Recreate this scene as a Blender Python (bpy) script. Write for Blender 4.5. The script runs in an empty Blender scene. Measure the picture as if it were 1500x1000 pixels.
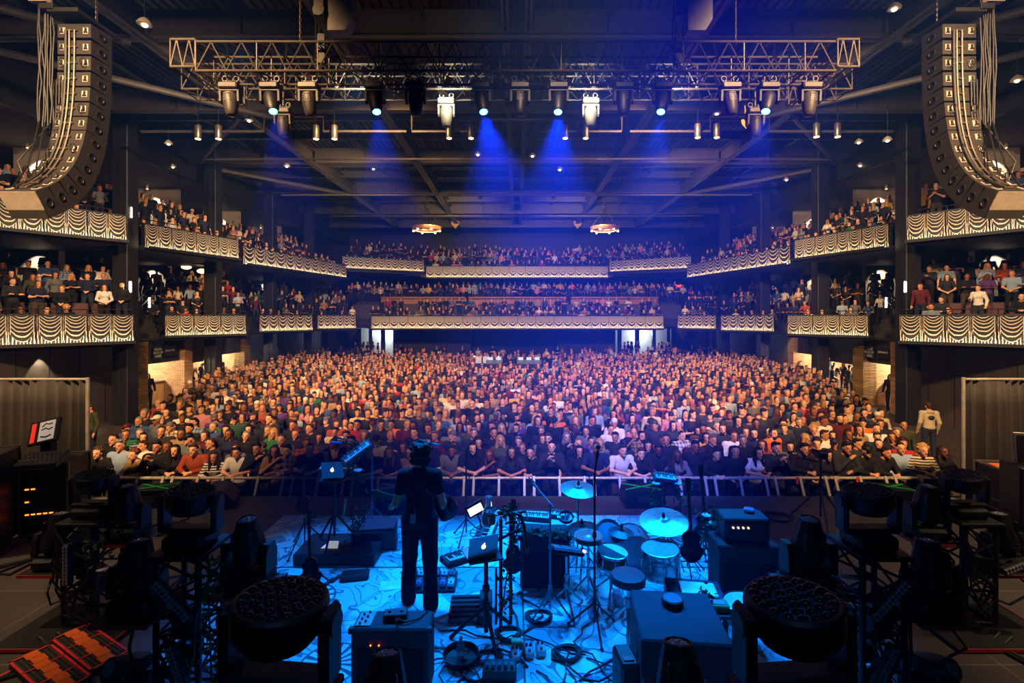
import bpy, math, random
import numpy as np
from mathutils import Vector, Matrix, Euler
R = random.Random(7)
PI = math.pi
SC = bpy.context.scene
COL = SC.collection
FPX, CX, HY, CZ = 720.0, 757.0, 462.0, 3.23      # focal length (px), vanishing point, horizon, eye height above the stage

def W(px, py, d):
    """point seen at pixel (px, py) that stands d metres down the hall"""
    return Vector(((px - CX) / FPX * d, d, CZ - (py - HY) / FPX * d))

def F(px, py, h=0.0):
    """point seen at pixel (px, py) that lies at height h above the stage"""
    return W(px, py, FPX * (CZ - h) / (py - HY))

# ------------------------------------------------------------------ materials
def lin(h):
    if isinstance(h, (tuple, list)):
        return tuple(h)[:3]
    h = h.lstrip('#')
    out = []
    for i in (0, 2, 4):
        c = int(h[i:i + 2], 16) / 255
        out.append(c / 12.92 if c <= .04045 else ((c + .055) / 1.055) ** 2.4)
    return tuple(out)

class NT:
    def __init__(s, name):
        s.m = bpy.data.materials.new(name); s.m.use_nodes = True
        s.t = s.m.node_tree; s.t.nodes.clear()
        s.out = s.n('ShaderNodeOutputMaterial')
    def n(s, typ, **kw):
        x = s.t.nodes.new(typ)
        for k, v in kw.items():
            setattr(x, k, v)
        return x
    def l(s, a, b):
        s.t.links.new(a, b)
    def math(s, op, a, b=None, c=None):
        x = s.n('ShaderNodeMath', operation=op)
        for i, v in enumerate((a, b, c)):
            if v is None: continue
            if isinstance(v, (int, float)): x.inputs[i].default_value = v
            else: s.l(v, x.inputs[i])
        return x.outputs[0]
    def mix(s, fac, a, b, blend='MIX'):
        x = s.n('ShaderNodeMix', data_type='RGBA', blend_type=blend)
        for i, v in ((0, fac), (6, a), (7, b)):
            if isinstance(v, (int, float)): x.inputs[i].default_value = v
            elif isinstance(v, tuple): x.inputs[i].default_value = (*v[:3], 1)
            else: s.l(v, x.inputs[i])
        return x.outputs[2]
    def noise(s, scale, vec=None, detail=3, rough=.55, dist=0):
        x = s.n('ShaderNodeTexNoise'); x.inputs['Scale'].default_value = scale
        x.inputs['Detail'].default_value = detail; x.inputs['Roughness'].default_value = rough
        x.inputs['Distortion'].default_value = dist
        if vec is not None: s.l(vec, x.inputs['Vector'])
        return x.outputs['Fac']
    def coord(s, which='Object'):
        return s.n('ShaderNodeTexCoord').outputs[which]
    def ramp(s, fac, stops, interp='LINEAR'):
        x = s.n('ShaderNodeValToRGB'); x.color_ramp.interpolation = interp
        e = x.color_ramp.elements
        while len(e) < len(stops): e.new(.5)
        for i, (p, c) in enumerate(stops):
            e[i].position = p; e[i].color = (*c[:3], 1)
        s.l(fac, x.inputs[0]); return x.outputs[0]
    def bsdf(s, col, rough=.5, metal=0, spec=.5, bump=None, bstr=.2, trans=0, emit=None, estr=0, sheen=0):
        b = s.n('ShaderNodeBsdfPrincipled')
        if isinstance(col, tuple): b.inputs['Base Color'].default_value = (*col[:3], 1)
        else: s.l(col, b.inputs['Base Color'])
        if isinstance(rough, (int, float)): b.inputs['Roughness'].default_value = rough
        else: s.l(rough, b.inputs['Roughness'])
        b.inputs['Metallic'].default_value = metal
        b.inputs['Specular IOR Level'].default_value = spec
        b.inputs['Transmission Weight'].default_value = trans
        if emit is not None:
            b.inputs['Emission Color'].default_value = (*emit, 1); b.inputs['Emission Strength'].default_value = estr
        if bump is not None:
            k = s.n('ShaderNodeBump'); k.inputs['Strength'].default_value = bstr; k.inputs['Distance'].default_value = .02
            s.l(bump, k.inputs['Height']); s.l(k.outputs[0], b.inputs['Normal'])
        s.l(b.outputs[0], s.out.inputs['Surface'])
        return b

MATS = {}
def mat(name, col='#808080', rough=.5, metal=0, var=.18, scale=6, spec=.5, bump=0, trans=0):
    """plain procedural surface: base colour broken up by two noises"""
    if name in MATS: return MATS[name]
    t = NT(name); c = lin(col); v = t.coord()
    nz = t.noise(scale, v)
    lo = tuple(max(0, x * (1 - var)) for x in c); hi = tuple(min(1, x * (1 + var)) for x in c)
    colr = t.ramp(nz, [(.3, lo), (.7, hi)])
    n2 = t.noise(scale * 7, v, 2)
    rg = t.math('MULTIPLY_ADD', n2, .2, max(0, rough - .1))
    t.bsdf(colr, rg, metal, spec, n2 if bump else None, bump, trans)
    MATS[name] = t.m
    return t.m

def emat(name, col, strength, base='#101010'):
    if name in MATS: return MATS[name]
    t = NT(name); t.bsdf(lin(base), .4, emit=lin(col), estr=strength)
    MATS[name] = t.m
    return t.m

def objmat(name, rough=.8, sheen=0, tint=False, spec=.3, scale=60, pattern=None):
    """colour comes from the object's own colour, so copies may share a mesh"""
    if name in MATS: return MATS[name]
    t = NT(name)
    oi = t.n('ShaderNodeObjectInfo'); c = oi.outputs['Color']; v = t.coord()
    nz = t.noise(scale, v, 2)
    f = t.math('MULTIPLY_ADD', nz, .5, .75)
    col = t.mix(1.0, c, f, 'MULTIPLY')
    if tint:
        a = t.n('ShaderNodeAttribute'); a.attribute_name = 'tint'
        col = t.mix(1.0, col, a.outputs['Color'], 'MULTIPLY')
    if pattern == 'plaid':
        s = t.n('ShaderNodeSeparateXYZ'); t.l(v, s.inputs[0])
        a1 = t.math('GREATER_THAN', t.math('SINE', t.math('MULTIPLY', s.outputs[0], 70.)), .25)
        a2 = t.math('GREATER_THAN', t.math('SINE', t.math('MULTIPLY', s.outputs[2], 70.)), .25)
        m = t.math('MULTIPLY', t.math('ADD', a1, a2), .45)
        col = t.mix(m, col, (.012, .012, .014))
    if pattern == 'stripe':
        s = t.n('ShaderNodeSeparateXYZ'); t.l(v, s.inputs[0])
        a2 = t.math('GREATER_THAN', t.math('SINE', t.math('MULTIPLY', s.outputs[2], 120.)), 0.)
        col = t.mix(a2, col, (.02, .02, .025))
    t.bsdf(col, rough, 0, spec, nz, .15)
    MATS[name] = t.m
    return t.m

# ------------------------------------------------------------------ mesh building
def rotz(a): return Matrix.Rotation(a, 4, 'Z')
def rotx(a): return Matrix.Rotation(a, 4, 'X')
def roty(a): return Matrix.Rotation(a, 4, 'Y')
def T(x, y=None, z=None):
    return Matrix.Translation(x if y is None else (x, y, z))
def frame(d):
    """rotation taking +Z to direction d"""
    d = Vector(d).normalized()
    return d.to_track_quat('Z', 'Y').to_matrix().to_4x4()

class MB:
    def __init__(s):
        s.v = []; s.f = []; s.uv = None; s.M = Matrix()
    def add(s, vs, fs, M=None):
        o = len(s.v); M = s.M @ M if M is not None else s.M
        s.v += [tuple(M @ Vector(p)) for p in vs]
        s.f += [tuple(i + o for i in f) for f in fs]
        return s
    def box(s, c, sz, M=None, bev=0.0):
        x, y, z = (k / 2 for k in sz)
        Q = T(*c) @ M if M is not None else T(*c)
        b = min(bev, x * .9, y * .9, z * .9)
        if b <= 0:
            vs = [(sx * x, sy * y, sz_ * z) for sz_ in (-1, 1) for sy in (-1, 1) for sx in (-1, 1)]
            fs = [(0, 2, 3, 1), (4, 5, 7, 6), (0, 1, 5, 4), (2, 6, 7, 3), (0, 4, 6, 2), (1, 3, 7, 5)]
            return s.add(vs, fs, Q)
        vs, idx = [], {}
        for sx in (-1, 1):
            for sy in (-1, 1):
                for sz_ in (-1, 1):
                    for a in range(3):
                        p = [sx * (x - b), sy * (y - b), sz_ * (z - b)]
                        p[a] = (sx * x, sy * y, sz_ * z)[a]
                        idx[(sx, sy, sz_, a)] = len(vs); vs.append(tuple(p))
        fs = []
        S = (-1, 1)
        for a in range(3):
            o = [k for k in range(3) if k != a]
            for sg in S:
                q = []
                for (u, w) in ((-1, -1), (1, -1), (1, 1), (-1, 1)):
                    k = [0, 0, 0]; k[a] = sg; k[o[0]] = u; k[o[1]] = w
                    q.append(idx[(*k, a)])
                flip = (sg == 1) != (a == 1)
                fs.append(tuple(q if flip else q[::-1]))
            for u in S:
                for w in S:
                    def K(t, ax):
                        k = [0, 0, 0]; k[a] = t; k[o[0]] = u; k[o[1]] = w
                        return idx[(*k, ax)]
                    q = [K(-1, o[0]), K(1, o[0]), K(1, o[1]), K(-1, o[1])]
                    if (u * w == 1) == (a != 1): q = q[::-1]
                    fs.append(tuple(q[::-1]) if a != 9 else tuple(q))
        for sx in S:
            for sy in S:
                for sz_ in S:
                    q = [idx[(sx, sy, sz_, a)] for a in range(3)]
                    fs.append(tuple(q if sx * sy * sz_ > 0 else q[::-1]))
        return s.add(vs, fs, Q)
    def lathe(s, prof, n=16, M=None, cap=True):
        """prof: (radius, z) from bottom to top"""
        vs, fs = [], []
        for (r, z) in prof:
            for i in range(n):
                a = 2 * PI * i / n
                vs.append((r * math.cos(a), r * math.sin(a), z))
        for k in range(len(prof) - 1):
            for i in range(n):
                j = (i + 1) % n
                fs.append((k * n + i, k * n + j, (k + 1) * n + j, (k + 1) * n + i))
        if cap:
            fs.append(tuple(range(n))[::-1]); fs.append(tuple((len(prof) - 1) * n + i for i in range(n)))
        return s.add(vs, fs, M)
    def cyl(s, a, b, r, r2=None, n=12):
        a, b = Vector(a), Vector(b); d = b - a
        if d.length < 1e-6: return s
        return s.lathe([(r, 0), (r if r2 is None else r2, d.length)], n, T(a) @ frame(d))
    def tube(s, pts, r, n=6, closed=False):
        pts = [Vector(p) for p in pts]; m = len(pts)
        vs, fs = [], []
        ref = Vector((0, 0, 1)); pu = None
        for i, p in enumerate(pts):
            if closed: t = pts[(i + 1) % m] - pts[i - 1]
            else: t = pts[min(i + 1, m - 1)] - pts[max(i - 1, 0)]
            t = t.normalized() if t.length > 1e-9 else Vector((1, 0, 0))
            if pu is None:
                u = t.cross(ref)
                if u.length < .1: u = t.cross(Vector((1, 0, 0)))
            else:
                u = pu - t * pu.dot(t)
                if u.length < 1e-6: u = t.cross(Vector((1, 0, 0)))
            u.normalize(); w = t.cross(u); pu = u
            rr = r[i] if isinstance(r, (list, tuple)) else r
            for k in range(n):
                a = 2 * PI * k / n
                vs.append(tuple(p + u * (rr * math.cos(a)) + w * (rr * math.sin(a))))
        for i in range(m if closed else m - 1):
            j = (i + 1) % m
            for k in range(n):
                l = (k + 1) % n
                fs.append((i * n + k, i * n + l, j * n + l, j * n + k))
        if not closed:
            fs.append(tuple(range(n))[::-1]); fs.append(tuple((m - 1) * n + k for k in range(n)))
        return s.add(vs, fs)
    def ell(s, c, rad, n=14, m=9, M=None):
        vs, fs = [], []
        for j in range(1, m):
            t = PI * j / m
            for i in range(n):
                a = 2 * PI * i / n
                vs.append((rad[0] * math.sin(t) * math.cos(a), rad[1] * math.sin(t) * math.sin(a), -rad[2] * math.cos(t)))
        b, tp = len(vs), len(vs) + 1
        vs += [(0, 0, -rad[2]), (0, 0, rad[2])]
        for j in range(m - 2):
            for i in range(n):
                k = (i + 1) % n
                fs.append((j * n + i, j * n + k, (j + 1) * n + k, (j + 1) * n + i))
        for i in range(n):
            k = (i + 1) % n
            fs.append((b, k, i)); fs.append((tp, (m - 2) * n + i, (m - 2) * n + k))
        return s.add(vs, fs, T(*c) @ M if M is not None else T(*c))
    def prism(s, poly, h, M=None):
        """poly in local XY extruded along +Z by h"""
        n = len(poly)
        ar = sum(poly[i][0] * poly[(i + 1) % n][1] - poly[(i + 1) % n][0] * poly[i][1] for i in range(n))
        if ar < 0: poly = poly[::-1]
        vs = [(x, y, 0) for x, y in poly] + [(x, y, h) for x, y in poly]
        fs = [tuple(range(n))[::-1], tuple(range(n, 2 * n))]
        for i in range(n):
            j = (i + 1) % n
            fs.append((i, j, n + j, n + i))
        return s.add(vs, fs, M)
    def quad(s, a, b, c, d):
        return s.add([a, b, c, d], [(0, 1, 2, 3)])
    def build(s, name, m, parent=None, smooth=35, loc=None, rot=None):
        me = bpy.data.meshes.new(name)
        me.from_pydata(s.v, [], s.f); me.update()
        if m is not None: me.materials.append(m)
        if smooth:
            me.shade_smooth()
            me.set_sharp_from_angle(angle=math.radians(smooth))
        o = bpy.data.objects.new(name, me); COL.objects.link(o)
        if parent is not None: o.parent = parent
        if loc is not None: o.location = loc
        if rot is not None: o.rotation_euler = rot
        return o

def tag(o, label=None, cat=None, group=None, kind=None):
    for k, v in (('label', label), ('category', cat), ('group', group), ('kind', kind)):
        if v: o[k] = v
    return o
def thing(name, label, cat, loc=(0, 0, 0), rz=0.0, group=None, rot=None):
    o = bpy.data.objects.new(name, None); COL.objects.link(o)
    o.location = loc
    o.rotation_euler = rot if rot is not None else (0, 0, rz)
    o.empty_display_size = .1
    return tag(o, label, cat, group)
def struct(o):
    o['kind'] = 'structure'; return o
KIDS = {}
def dup(root, loc=None, rz=None, label=None, group=None, rot=None):
    """copy of a thing with copies of its parts and sub-parts"""
    def cp(o, par):
        c = o.copy(); COL.objects.link(c)
        if par is not None: c.parent = par
        for ch in kids(o): cp(ch, c)
        return c
    if root.name not in KIDS:
        def reg(o):
            KIDS[o.name] = [x for x in COL.objects if x.parent is o]
            for x in KIDS[o.name]: reg(x)
        reg(root)
    kids = lambda o: KIDS.get(o.name, [])
    r = cp(root, None)
    if loc is not None: r.location = loc
    if rz is not None: r.rotation_euler = (0, 0, rz)
    if rot is not None: r.rotation_euler = rot
    if label: r['label'] = label
    if group: r['group'] = group
    return r

def text_mesh(txt, size, name, m, parent=None, M=None, depth=.004, align='CENTER'):
    cu = bpy.data.curves.new(name, 'FONT'); cu.body = txt; cu.size = size; cu.extrude = depth
    cu.align_x = align; cu.align_y = 'CENTER'
    o = bpy.data.objects.new(name + '_tmp', cu); COL.objects.link(o)
    dg = bpy.context.evaluated_depsgraph_get()
    me = bpy.data.meshes.new_from_object(o.evaluated_get(dg))
    bpy.data.objects.remove(o)
    if M is not None: me.transform(M)
    me.materials.clear(); me.materials.append(m); me.name = name
    o = bpy.data.objects.new(name, me); COL.objects.link(o)
    if parent is not None: o.parent = parent
    return o

def light(kind, loc, power, col=(1, 1, 1), target=None, size=.1, angle=60, blend=.5, name='lamp'):
    d = bpy.data.lights.new(name, kind); d.energy = power; d.color = col
    if kind == 'SPOT':
        d.spot_size = math.radians(angle); d.spot_blend = blend
    if kind in ('SPOT', 'POINT'): d.shadow_soft_size = size
    if kind == 'AREA': d.size = size
    o = bpy.data.objects.new(name, d); COL.objects.link(o); o.location = loc
    if target is not None:
        o.rotation_euler = (Vector(target) - Vector(loc)).to_track_quat('-Z', 'Y').to_euler()
    return o

# ------------------------------------------------------------------ camera
cam = bpy.data.cameras.new('camera'); cam.sensor_width = 36; cam.lens = FPX * 36 / 1500
cam.shift_x = (750 - CX) / 1500; cam.shift_y = (HY - 500) / 1500
cam.clip_end = 300; cam.clip_start = .05
co = bpy.data.objects.new('camera', cam); COL.objects.link(co)
co.location = (0, 0, CZ); co.rotation_euler = (PI / 2, 0, 0)
SC.camera = co
SC.view_settings.view_transform = 'Standard'; SC.view_settings.look = 'None'
SC.view_settings.gamma = 1; SC.view_settings.use_curve_mapping = False
SC.view_settings.exposure = 0.12
cy = SC.cycles
cy.max_bounces = 5; cy.diffuse_bounces = 2; cy.glossy_bounces = 2; cy.transmission_bounces = 4
cy.transparent_max_bounces = 6; cy.volume_bounces = 0; cy.caustics_reflective = False; cy.caustics_refractive = False
cy.sample_clamp_indirect = 4
FLOOR_Z = -1.2
# ------------------------------------------------------------------ the hall
M_black = mat('black_paint', '#0e0d0d', .6, var=.3)
M_dark = mat('dark_panel', '#2a2622', .55, var=.2)
M_steel = mat('painted_steel', '#3a342e', .55, var=.2)
M_deck = mat('roof_deck', '#2b2925', .6, var=.2)
M_soffit = mat('soffit_plaster', '#6d6258', .8, var=.08)
M_fin = mat('pale_block_wall', '#a99d8e', .8, var=.1)
M_stair = mat('dark_carpet', '#17130f', .9, var=.3)

def panel_mat(name, col, line, bw, bh, off=(0, 0, 0), swap='XZ', mortar=.006, rough=.5, offset=0.0, var=.1, bump=.25):
    t = NT(name); v = t.coord()
    s = t.n('ShaderNodeSeparateXYZ'); t.l(v, s.inputs[0]); c = t.n('ShaderNodeCombineXYZ')
    ax = {'X': 0, 'Y': 1, 'Z': 2}
    t.l(t.math('ADD', s.outputs[ax[swap[0]]], off[0]), c.inputs[0]); t.l(t.math('ADD', s.outputs[ax[swap[1]]], off[1]), c.inputs[1])
    b = t.n('ShaderNodeTexBrick'); t.l(c.outputs[0], b.inputs['Vector'])
    b.inputs['Scale'].default_value = 1; b.inputs['Brick Width'].default_value = bw; b.inputs['Row Height'].default_value = bh
    b.inputs['Mortar Size'].default_value = mortar; b.offset = offset; b.inputs['Mortar Smooth'].default_value = .1
    k = lin(col); b.inputs['Color1'].default_value = (*(x * (1 - var) for x in k), 1); b.inputs['Color2'].default_value = (*(min(1, x * (1 + var)) for x in k), 1)
    b.inputs['Mortar'].default_value = (*lin(line), 1)
    nz = t.noise(2.5, v, 5)
    col2 = t.mix(1.0, b.outputs['Color'], t.math('MULTIPLY_ADD', nz, .7, .65), 'MULTIPLY')
    t.bsdf(col2, t.math('MULTIPLY_ADD', nz, .25, rough - .1), 0, .4, t.math('SUBTRACT', nz, t.math('MULTIPLY', b.outputs['Fac'], 1.5)), bump)
    MATS[name] = t.m
    return t.m

M_stage = panel_mat('stage_deck', '#47403a', '#6a6056', 2.44, 1.22, (0.4, .33), 'XY', .008, .55, 0, .06, .1)
M_conc = mat('audience_concrete', '#3a332d', .6)
M_wallp = panel_mat('wall_panels', '#453d35', '#14110f', 1.22, 2.4, (.2, 1.5), 'YZ', .02, .5)
M_wallx = panel_mat('back_wall_panels', '#453d35', '#14110f', 1.22, 2.4, (.2, 1.5), 'XZ', .02, .5)
M_brickY = panel_mat('brick_facing_hall', '#a8825e', '#7a6450', .24, .085, (0, 0), 'YZ', .012, .8, .5, .25, .6)
M_brickX = panel_mat('brick_facing_stage', '#a8825e', '#7a6450', .24, .085, (0, 0), 'XZ', .012, .8, .5, .25, .6)
M_gold = panel_mat('stone_split_face', '#8a6a2c', '#2c2210', .5, .07, (0, 0), 'XZ', .016, .7, .5, .35, .9)

b = MB(); b.box((0, 3.0, -.62), (26, 11.6, 1.24)); struct(b.build('floor_stage', M_stage, smooth=0))
b = MB(); b.box((0, 27.5, FLOOR_Z - .1), (52, 37.6, .2)); struct(b.build('floor', M_conc, smooth=0))
# corrugated roof deck, ribs running down the hall
b = MB(); vs, fs = [], []
zt, pitch = 12.75, .30
prof = []
x = -25.0
while x < 25:
    prof += [(x, 0), (x + .10, 0), (x + .13, .09), (x + .27, .09)]; x += pitch
for y in (-3, 50):
    vs += [(px_, y, zt + dz) for px_, dz in prof]
n = len(prof)
fs = [(i, i + n, i + n + 1, i + 1) for i in range(n - 1)]
b.add(vs, fs); struct(b.build('ceiling', M_deck, smooth=0))
# side walls below the lower balcony, with the bar bays
XW = 17.2
def wall_box(name, s, x0, x1, y0, y1, z0, z1, m):
    b = MB(); b.box((s * (x0 + x1) / 2, (y0 + y1) / 2, (z0 + z1) / 2), (abs(x1 - x0), y1 - y0, z1 - z0))
    return struct(b.build(name, m, smooth=0))
BAYS = {-1: dict(pil=[(21.9, 22.6, 1), (25.07, 25.7, 0), (30.6, 31.25, 1)], op=[(22.6, 25.07), (25.7, 27.6), (28.5, 30.6)]),
        1: dict(pil=[(21.75, 22.3, 0), (24.05, 24.8, 1), (30.1, 30.7, 0)], op=[(22.3, 24.05), (24.8, 27.3), (28.3, 30.1)])}
for s, side in ((-1, 'left'), (1, 'right')):
    wall_box('wall_' + side, s, XW, XW + .3, 8.0, BAYS[s]['pil'][0][0], FLOOR_Z, 2.1, M_wallp)
    wall_box('wall_' + side, s, XW, XW + .3, BAYS[s]['pil'][2][1], 44, FLOOR_Z, 2.1, M_wallp)
    for (y0, y1, g) in BAYS[s]['pil']:
        wall_box('wall_' + side + '_pier', s, XW - .25, XW + .4, y0, y1, FLOOR_Z, 2.05, M_gold if g else M_brickX)
    y0, y1 = BAYS[s]['op'][1][1], BAYS[s]['op'][2][0]
    wall_box('wall_' + side + '_pier', s, XW - .1, XW + .3, y0, y1, FLOOR_Z, 2.05, M_black)
    for k, (y0, y1) in enumerate(BAYS[s]['op']):
        wall_box('wall_' + side + '_header', s, XW, XW + .2, y0, y1, .95 if k != 1 else .72, 2.1, M_dark)
    # bar alcove behind the openings
    ya, yb = BAYS[s]['pil'][0][1], BAYS[s]['pil'][2][0]
    wall_box('wall_' + side + '_alcove', s, 21.5, 21.8, ya - 1, yb + 3, FLOOR_Z, 2.1, M_brickY)
    for yy in (BAYS[s]['op'][0][1] + .2, yb + .2):
        wall_box('wall_' + side + '_alcove', s, 17.5, 21.5, yy, yy + .25, FLOOR_Z, 2.1, M_brickX)
    wall_box('wall_' + side + '_alcove', s, 17.5, 21.5, ya - .9, ya - .7, FLOOR_Z, 2.1, M_brickX)
    wall_box('ceiling_alcove', s, 17.5, 21.6, ya - 1, yb + 3, 1.75, 1.9, M_soffit)
    # outer walls of both balconies, the high soffit and bulkhead
    wall_box('wall_' + side + '_outer', s, 24, 24.3, 8, 50, 2.0, 12.8, M_dark)
    wall_box('ceiling_soffit', s, 17.0, 24.1, 8, 50, 10.3, 10.55, M_soffit)
    wall_box('wall_' + side + '_bulkhead', s, 16.8, 17.05, 8, 50, 10.25, 12.8, M_black)
    for yy in (20.7, 27.2, 33.2, 39.0):
        wall_box('wall_' + side + '_fin', s, 19.3, 21.0, yy, yy + .3, 3.2, 6.1, M_fin)
        wall_box('wall_' + side + '_fin', s, 18.8, 21.2, yy, yy + .3, 7.2, 10.3, M_fin)
    # tall black columns
    for yy in (20.1, 25.9, 31.9, 37.9):
        bb = MB(); bb.box((s * 16.0, yy, 5.2), (.62, .62, 13.4), bev=.03); bb.box((s * 16.0, yy - .28, 5.2), (.12, .12, 13.4))
        struct(bb.build('column', M_black, smooth=0))
b = MB(); b.box((0, 49.5, 6), (52, .3, 14)); struct(b.build('wall_back', M_black, smooth=0))
for (xa, xb) in ((-24, -14.2), (-10.9, -4.2), (3.6, 9.0), (14.2, 24)):
    b = MB(); b.box(((xa + xb) / 2, 45, .3), (xb - xa, .3, 3.5)); struct(b.build('wall_back', M_wallx, smooth=0))
b = MB(); b.box((-.3, 46.2, .3), (9, .3, 3.5)); struct(b.build('wall_back', M_dark, smooth=0))
M_white = mat('white_plaster', '#b9bcc0', .8, var=.06)
for xc in (-12.5, 11.6):
    b = MB(); b.box((xc, 46.9, .3), (5.4, .2, 3.5)); struct(b.build('wall_back', M_white, smooth=0))
for k, xc in enumerate((-13.2, -12.1, -11.0, 9.3, 10.9, 12.4, 14.1)):
    b = MB(); b.box((xc, 44.5, .3), (.32, .32, 3.5)); struct(b.build('column', M_black, smooth=0))

# ---- balconies
LOW = [((-16.9, 15.4), (-14.4, 18.5), 3), ((-16.6, 23.2), (-14.15, 25.7), 3), ((-15.7, 30.0), (-13.5, 32.5), 3), ((-14.6, 36.0), (-12.3, 37.6), 3)]
UPP = [((-17.2, 16.2), (-15.15, 19.1), 3), ((-15.6, 20.6), (-14.25, 25.2), 4), ((-15.15, 27.2), (-13.1, 37.8), 6)]
ZL, ZU = 3.23, 7.08
def slab(name, poly, z0, z1, m):
    b = MB(); b.prism(poly, z1 - z0, T(0, 0, z0)); return struct(b.build(name, m, smooth=0))
def box_tiers(s, segs, z0, rise=.42):
    for (a, c, n_) in segs:
        d = Vector((c[0] - a[0], c[1] - a[1], 0)); L = d.length; d.normalize(); inw = Vector((-d.y, d.x, 0))
        for k in range(1, 5):
            e = .9
            p = [Vector((*a, 0)) - d * e + inw * (.42 + .86 * k), Vector((*c, 0)) + d * .5 + inw * (.42 + .86 * k), Vector((*c, 0)) + d * .5 + inw * 5.2, Vector((*a, 0)) - d * e + inw * 5.2]
            slab('balcony_step', [(-s * q.x, q.y) for q in p], z0 + rise * (k - 1), z0 + rise * k, M_stair)
for s in (-1, 1):
    mir = lambda P: [(-s * x, y) for x, y in P]
    for (a, c, n_) in LOW:
        slab('balcony_floor', mir([a, c, (-17.0, c[1] + .6), (-17.0, a[1])]), ZL - 1.15, ZL - .92, M_black)
    slab('balcony_floor', mir([(-16.9, 10), (-16.9, 44), (-24, 44), (-24, 10)]), ZL - 1.15, ZL - .92, M_black)
    slab('balcony_floor', mir([(-24, 8.5), (-17.0, 15.4), (-16.9, 15.4), (-16.9, 18), (-24, 18)]), ZL - 1.15, ZL - .9, M_black)
    box_tiers(s, LOW, ZL - .92)
    for (a, c, n_) in UPP:
        slab('balcony_floor', mir([a, c, (-17.2, c[1] + .6), (-17.2, a[1])]), ZU - 1.1, ZU - .9, M_black)
    slab('balcony_floor', mir([(-17.1, 10), (-17.1, 44), (-24, 44), (-24, 10)]), ZU - 1.1, ZU - .9, M_black)
    box_tiers(s, UPP, ZU - .9, .36)
    slab('balcony_floor', mir([(-14.2, 40.0), (-8.2, 43.5), (-8.2, 49), (-16, 49), (-16, 40)]), 6.85, 7.05, M_black)
slab('balcony_floor', [(-11.5, 38.5), (11.6, 38.5), (15.6, 49), (-15.6, 49)], ZL - 1.05, ZL - .9, M_black)
for k in range(1, 3):
    slab('balcony_step', [(-13.2, 38.6 + 1.0 * k), (13.2, 38.6 + 1.0 * k), (15, 49), (-15, 49)], ZL - .9 + .33 * (k - 1), ZL - .9 + .33 * k, M_stair)
slab('balcony_step', [(-14, 41.8), (14, 41.8), (15.6, 49), (-15.6, 49)], ZL - .3, 4.15, M_dark)
slab('balcony_step', [(-14, 43), (14, 43), (15.6, 49), (-15.6, 49)], 4.15, 4.45, M_dark)
slab('balcony_floor', [(-8.2, 42), (8.2, 42), (8.2, 49.3), (-8.2, 49.3)], 6.5, 6.7, M_black)
for k in range(1, 5):
    slab('balcony_step', [(-14, 42.2 + .9 * k), (14, 42.2 + .9 * k), (14, 49.3), (-14, 49.3)], 6.7 + .36 * (k - 1), 6.7 + .36 * k, M_stair)

def drape_material(name, low, far=False):
    """black and ivory festoon print; u counts swags, v runs 0..1 up the panel"""
    t = NT(name); uv = t.coord('UV'); s = t.n('ShaderNodeSeparateXYZ'); t.l(uv, s.inputs[0])
    nz = t.noise(3.2, uv, 3, .6)
    fr = t.math('FRACT', s.outputs[0])
    x = t.math('MULTIPLY_ADD', fr, 2, -1)
    ax = t.math('ABSOLUTE', x)
    x2 = t.math('POWER', ax, 2.2)
    d = t.math('SUBTRACT', s.outputs[1], t.math('MULTIPLY', x2, .42))
    d = t.math('ADD', d, t.math('MULTIPLY_ADD', nz, .12, -.06))
    fan = t.math('MULTIPLY_ADD', s.outputs[1], 6 if far else 18, 19 if far else 26)
    sw = t.math('SINE', t.math('MULTIPLY', d, fan))
    tail = t.math('SINE', t.math('ADD', t.math('MULTIPLY', x, 34), t.math('MULTIPLY', nz, 8)))
    ist = t.math('GREATER_THAN', ax, .80)
    under = t.math('LESS_THAN', d, .07)
    fr2 = t.math('SINE', t.math('ADD', t.math('MULTIPLY', x, 24), t.math('MULTIPLY', nz, 10)))
    pat = t.mix(ist, sw, tail)
    pat = t.mix(under, pat, fr2)
    k = t.ramp(pat, [(.50, (0, 0, 0)), (.80, (1, 1, 1))])
    if low:
        k = t.mix(t.math('GREATER_THAN', s.outputs[1], .50), k, (.40, .40, .40))
    col = t.mix(k, (.007, .006, .005), (.48, .42, .35))
    t.bsdf(col, .55, 0, .3)
    return t.m
M_drape = drape_material('festoon_print', False)
M_drape_far = drape_material('broad_festoon_print', False, True)
M_drape_low = drape_material('festoon_print_under_plain_band', True, True)
M_strip = emat('footlight_strip', '#ffe0b8', 44.0)
M_rail = mat('rail_steel', '#1b1918', .4, .6)

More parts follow.
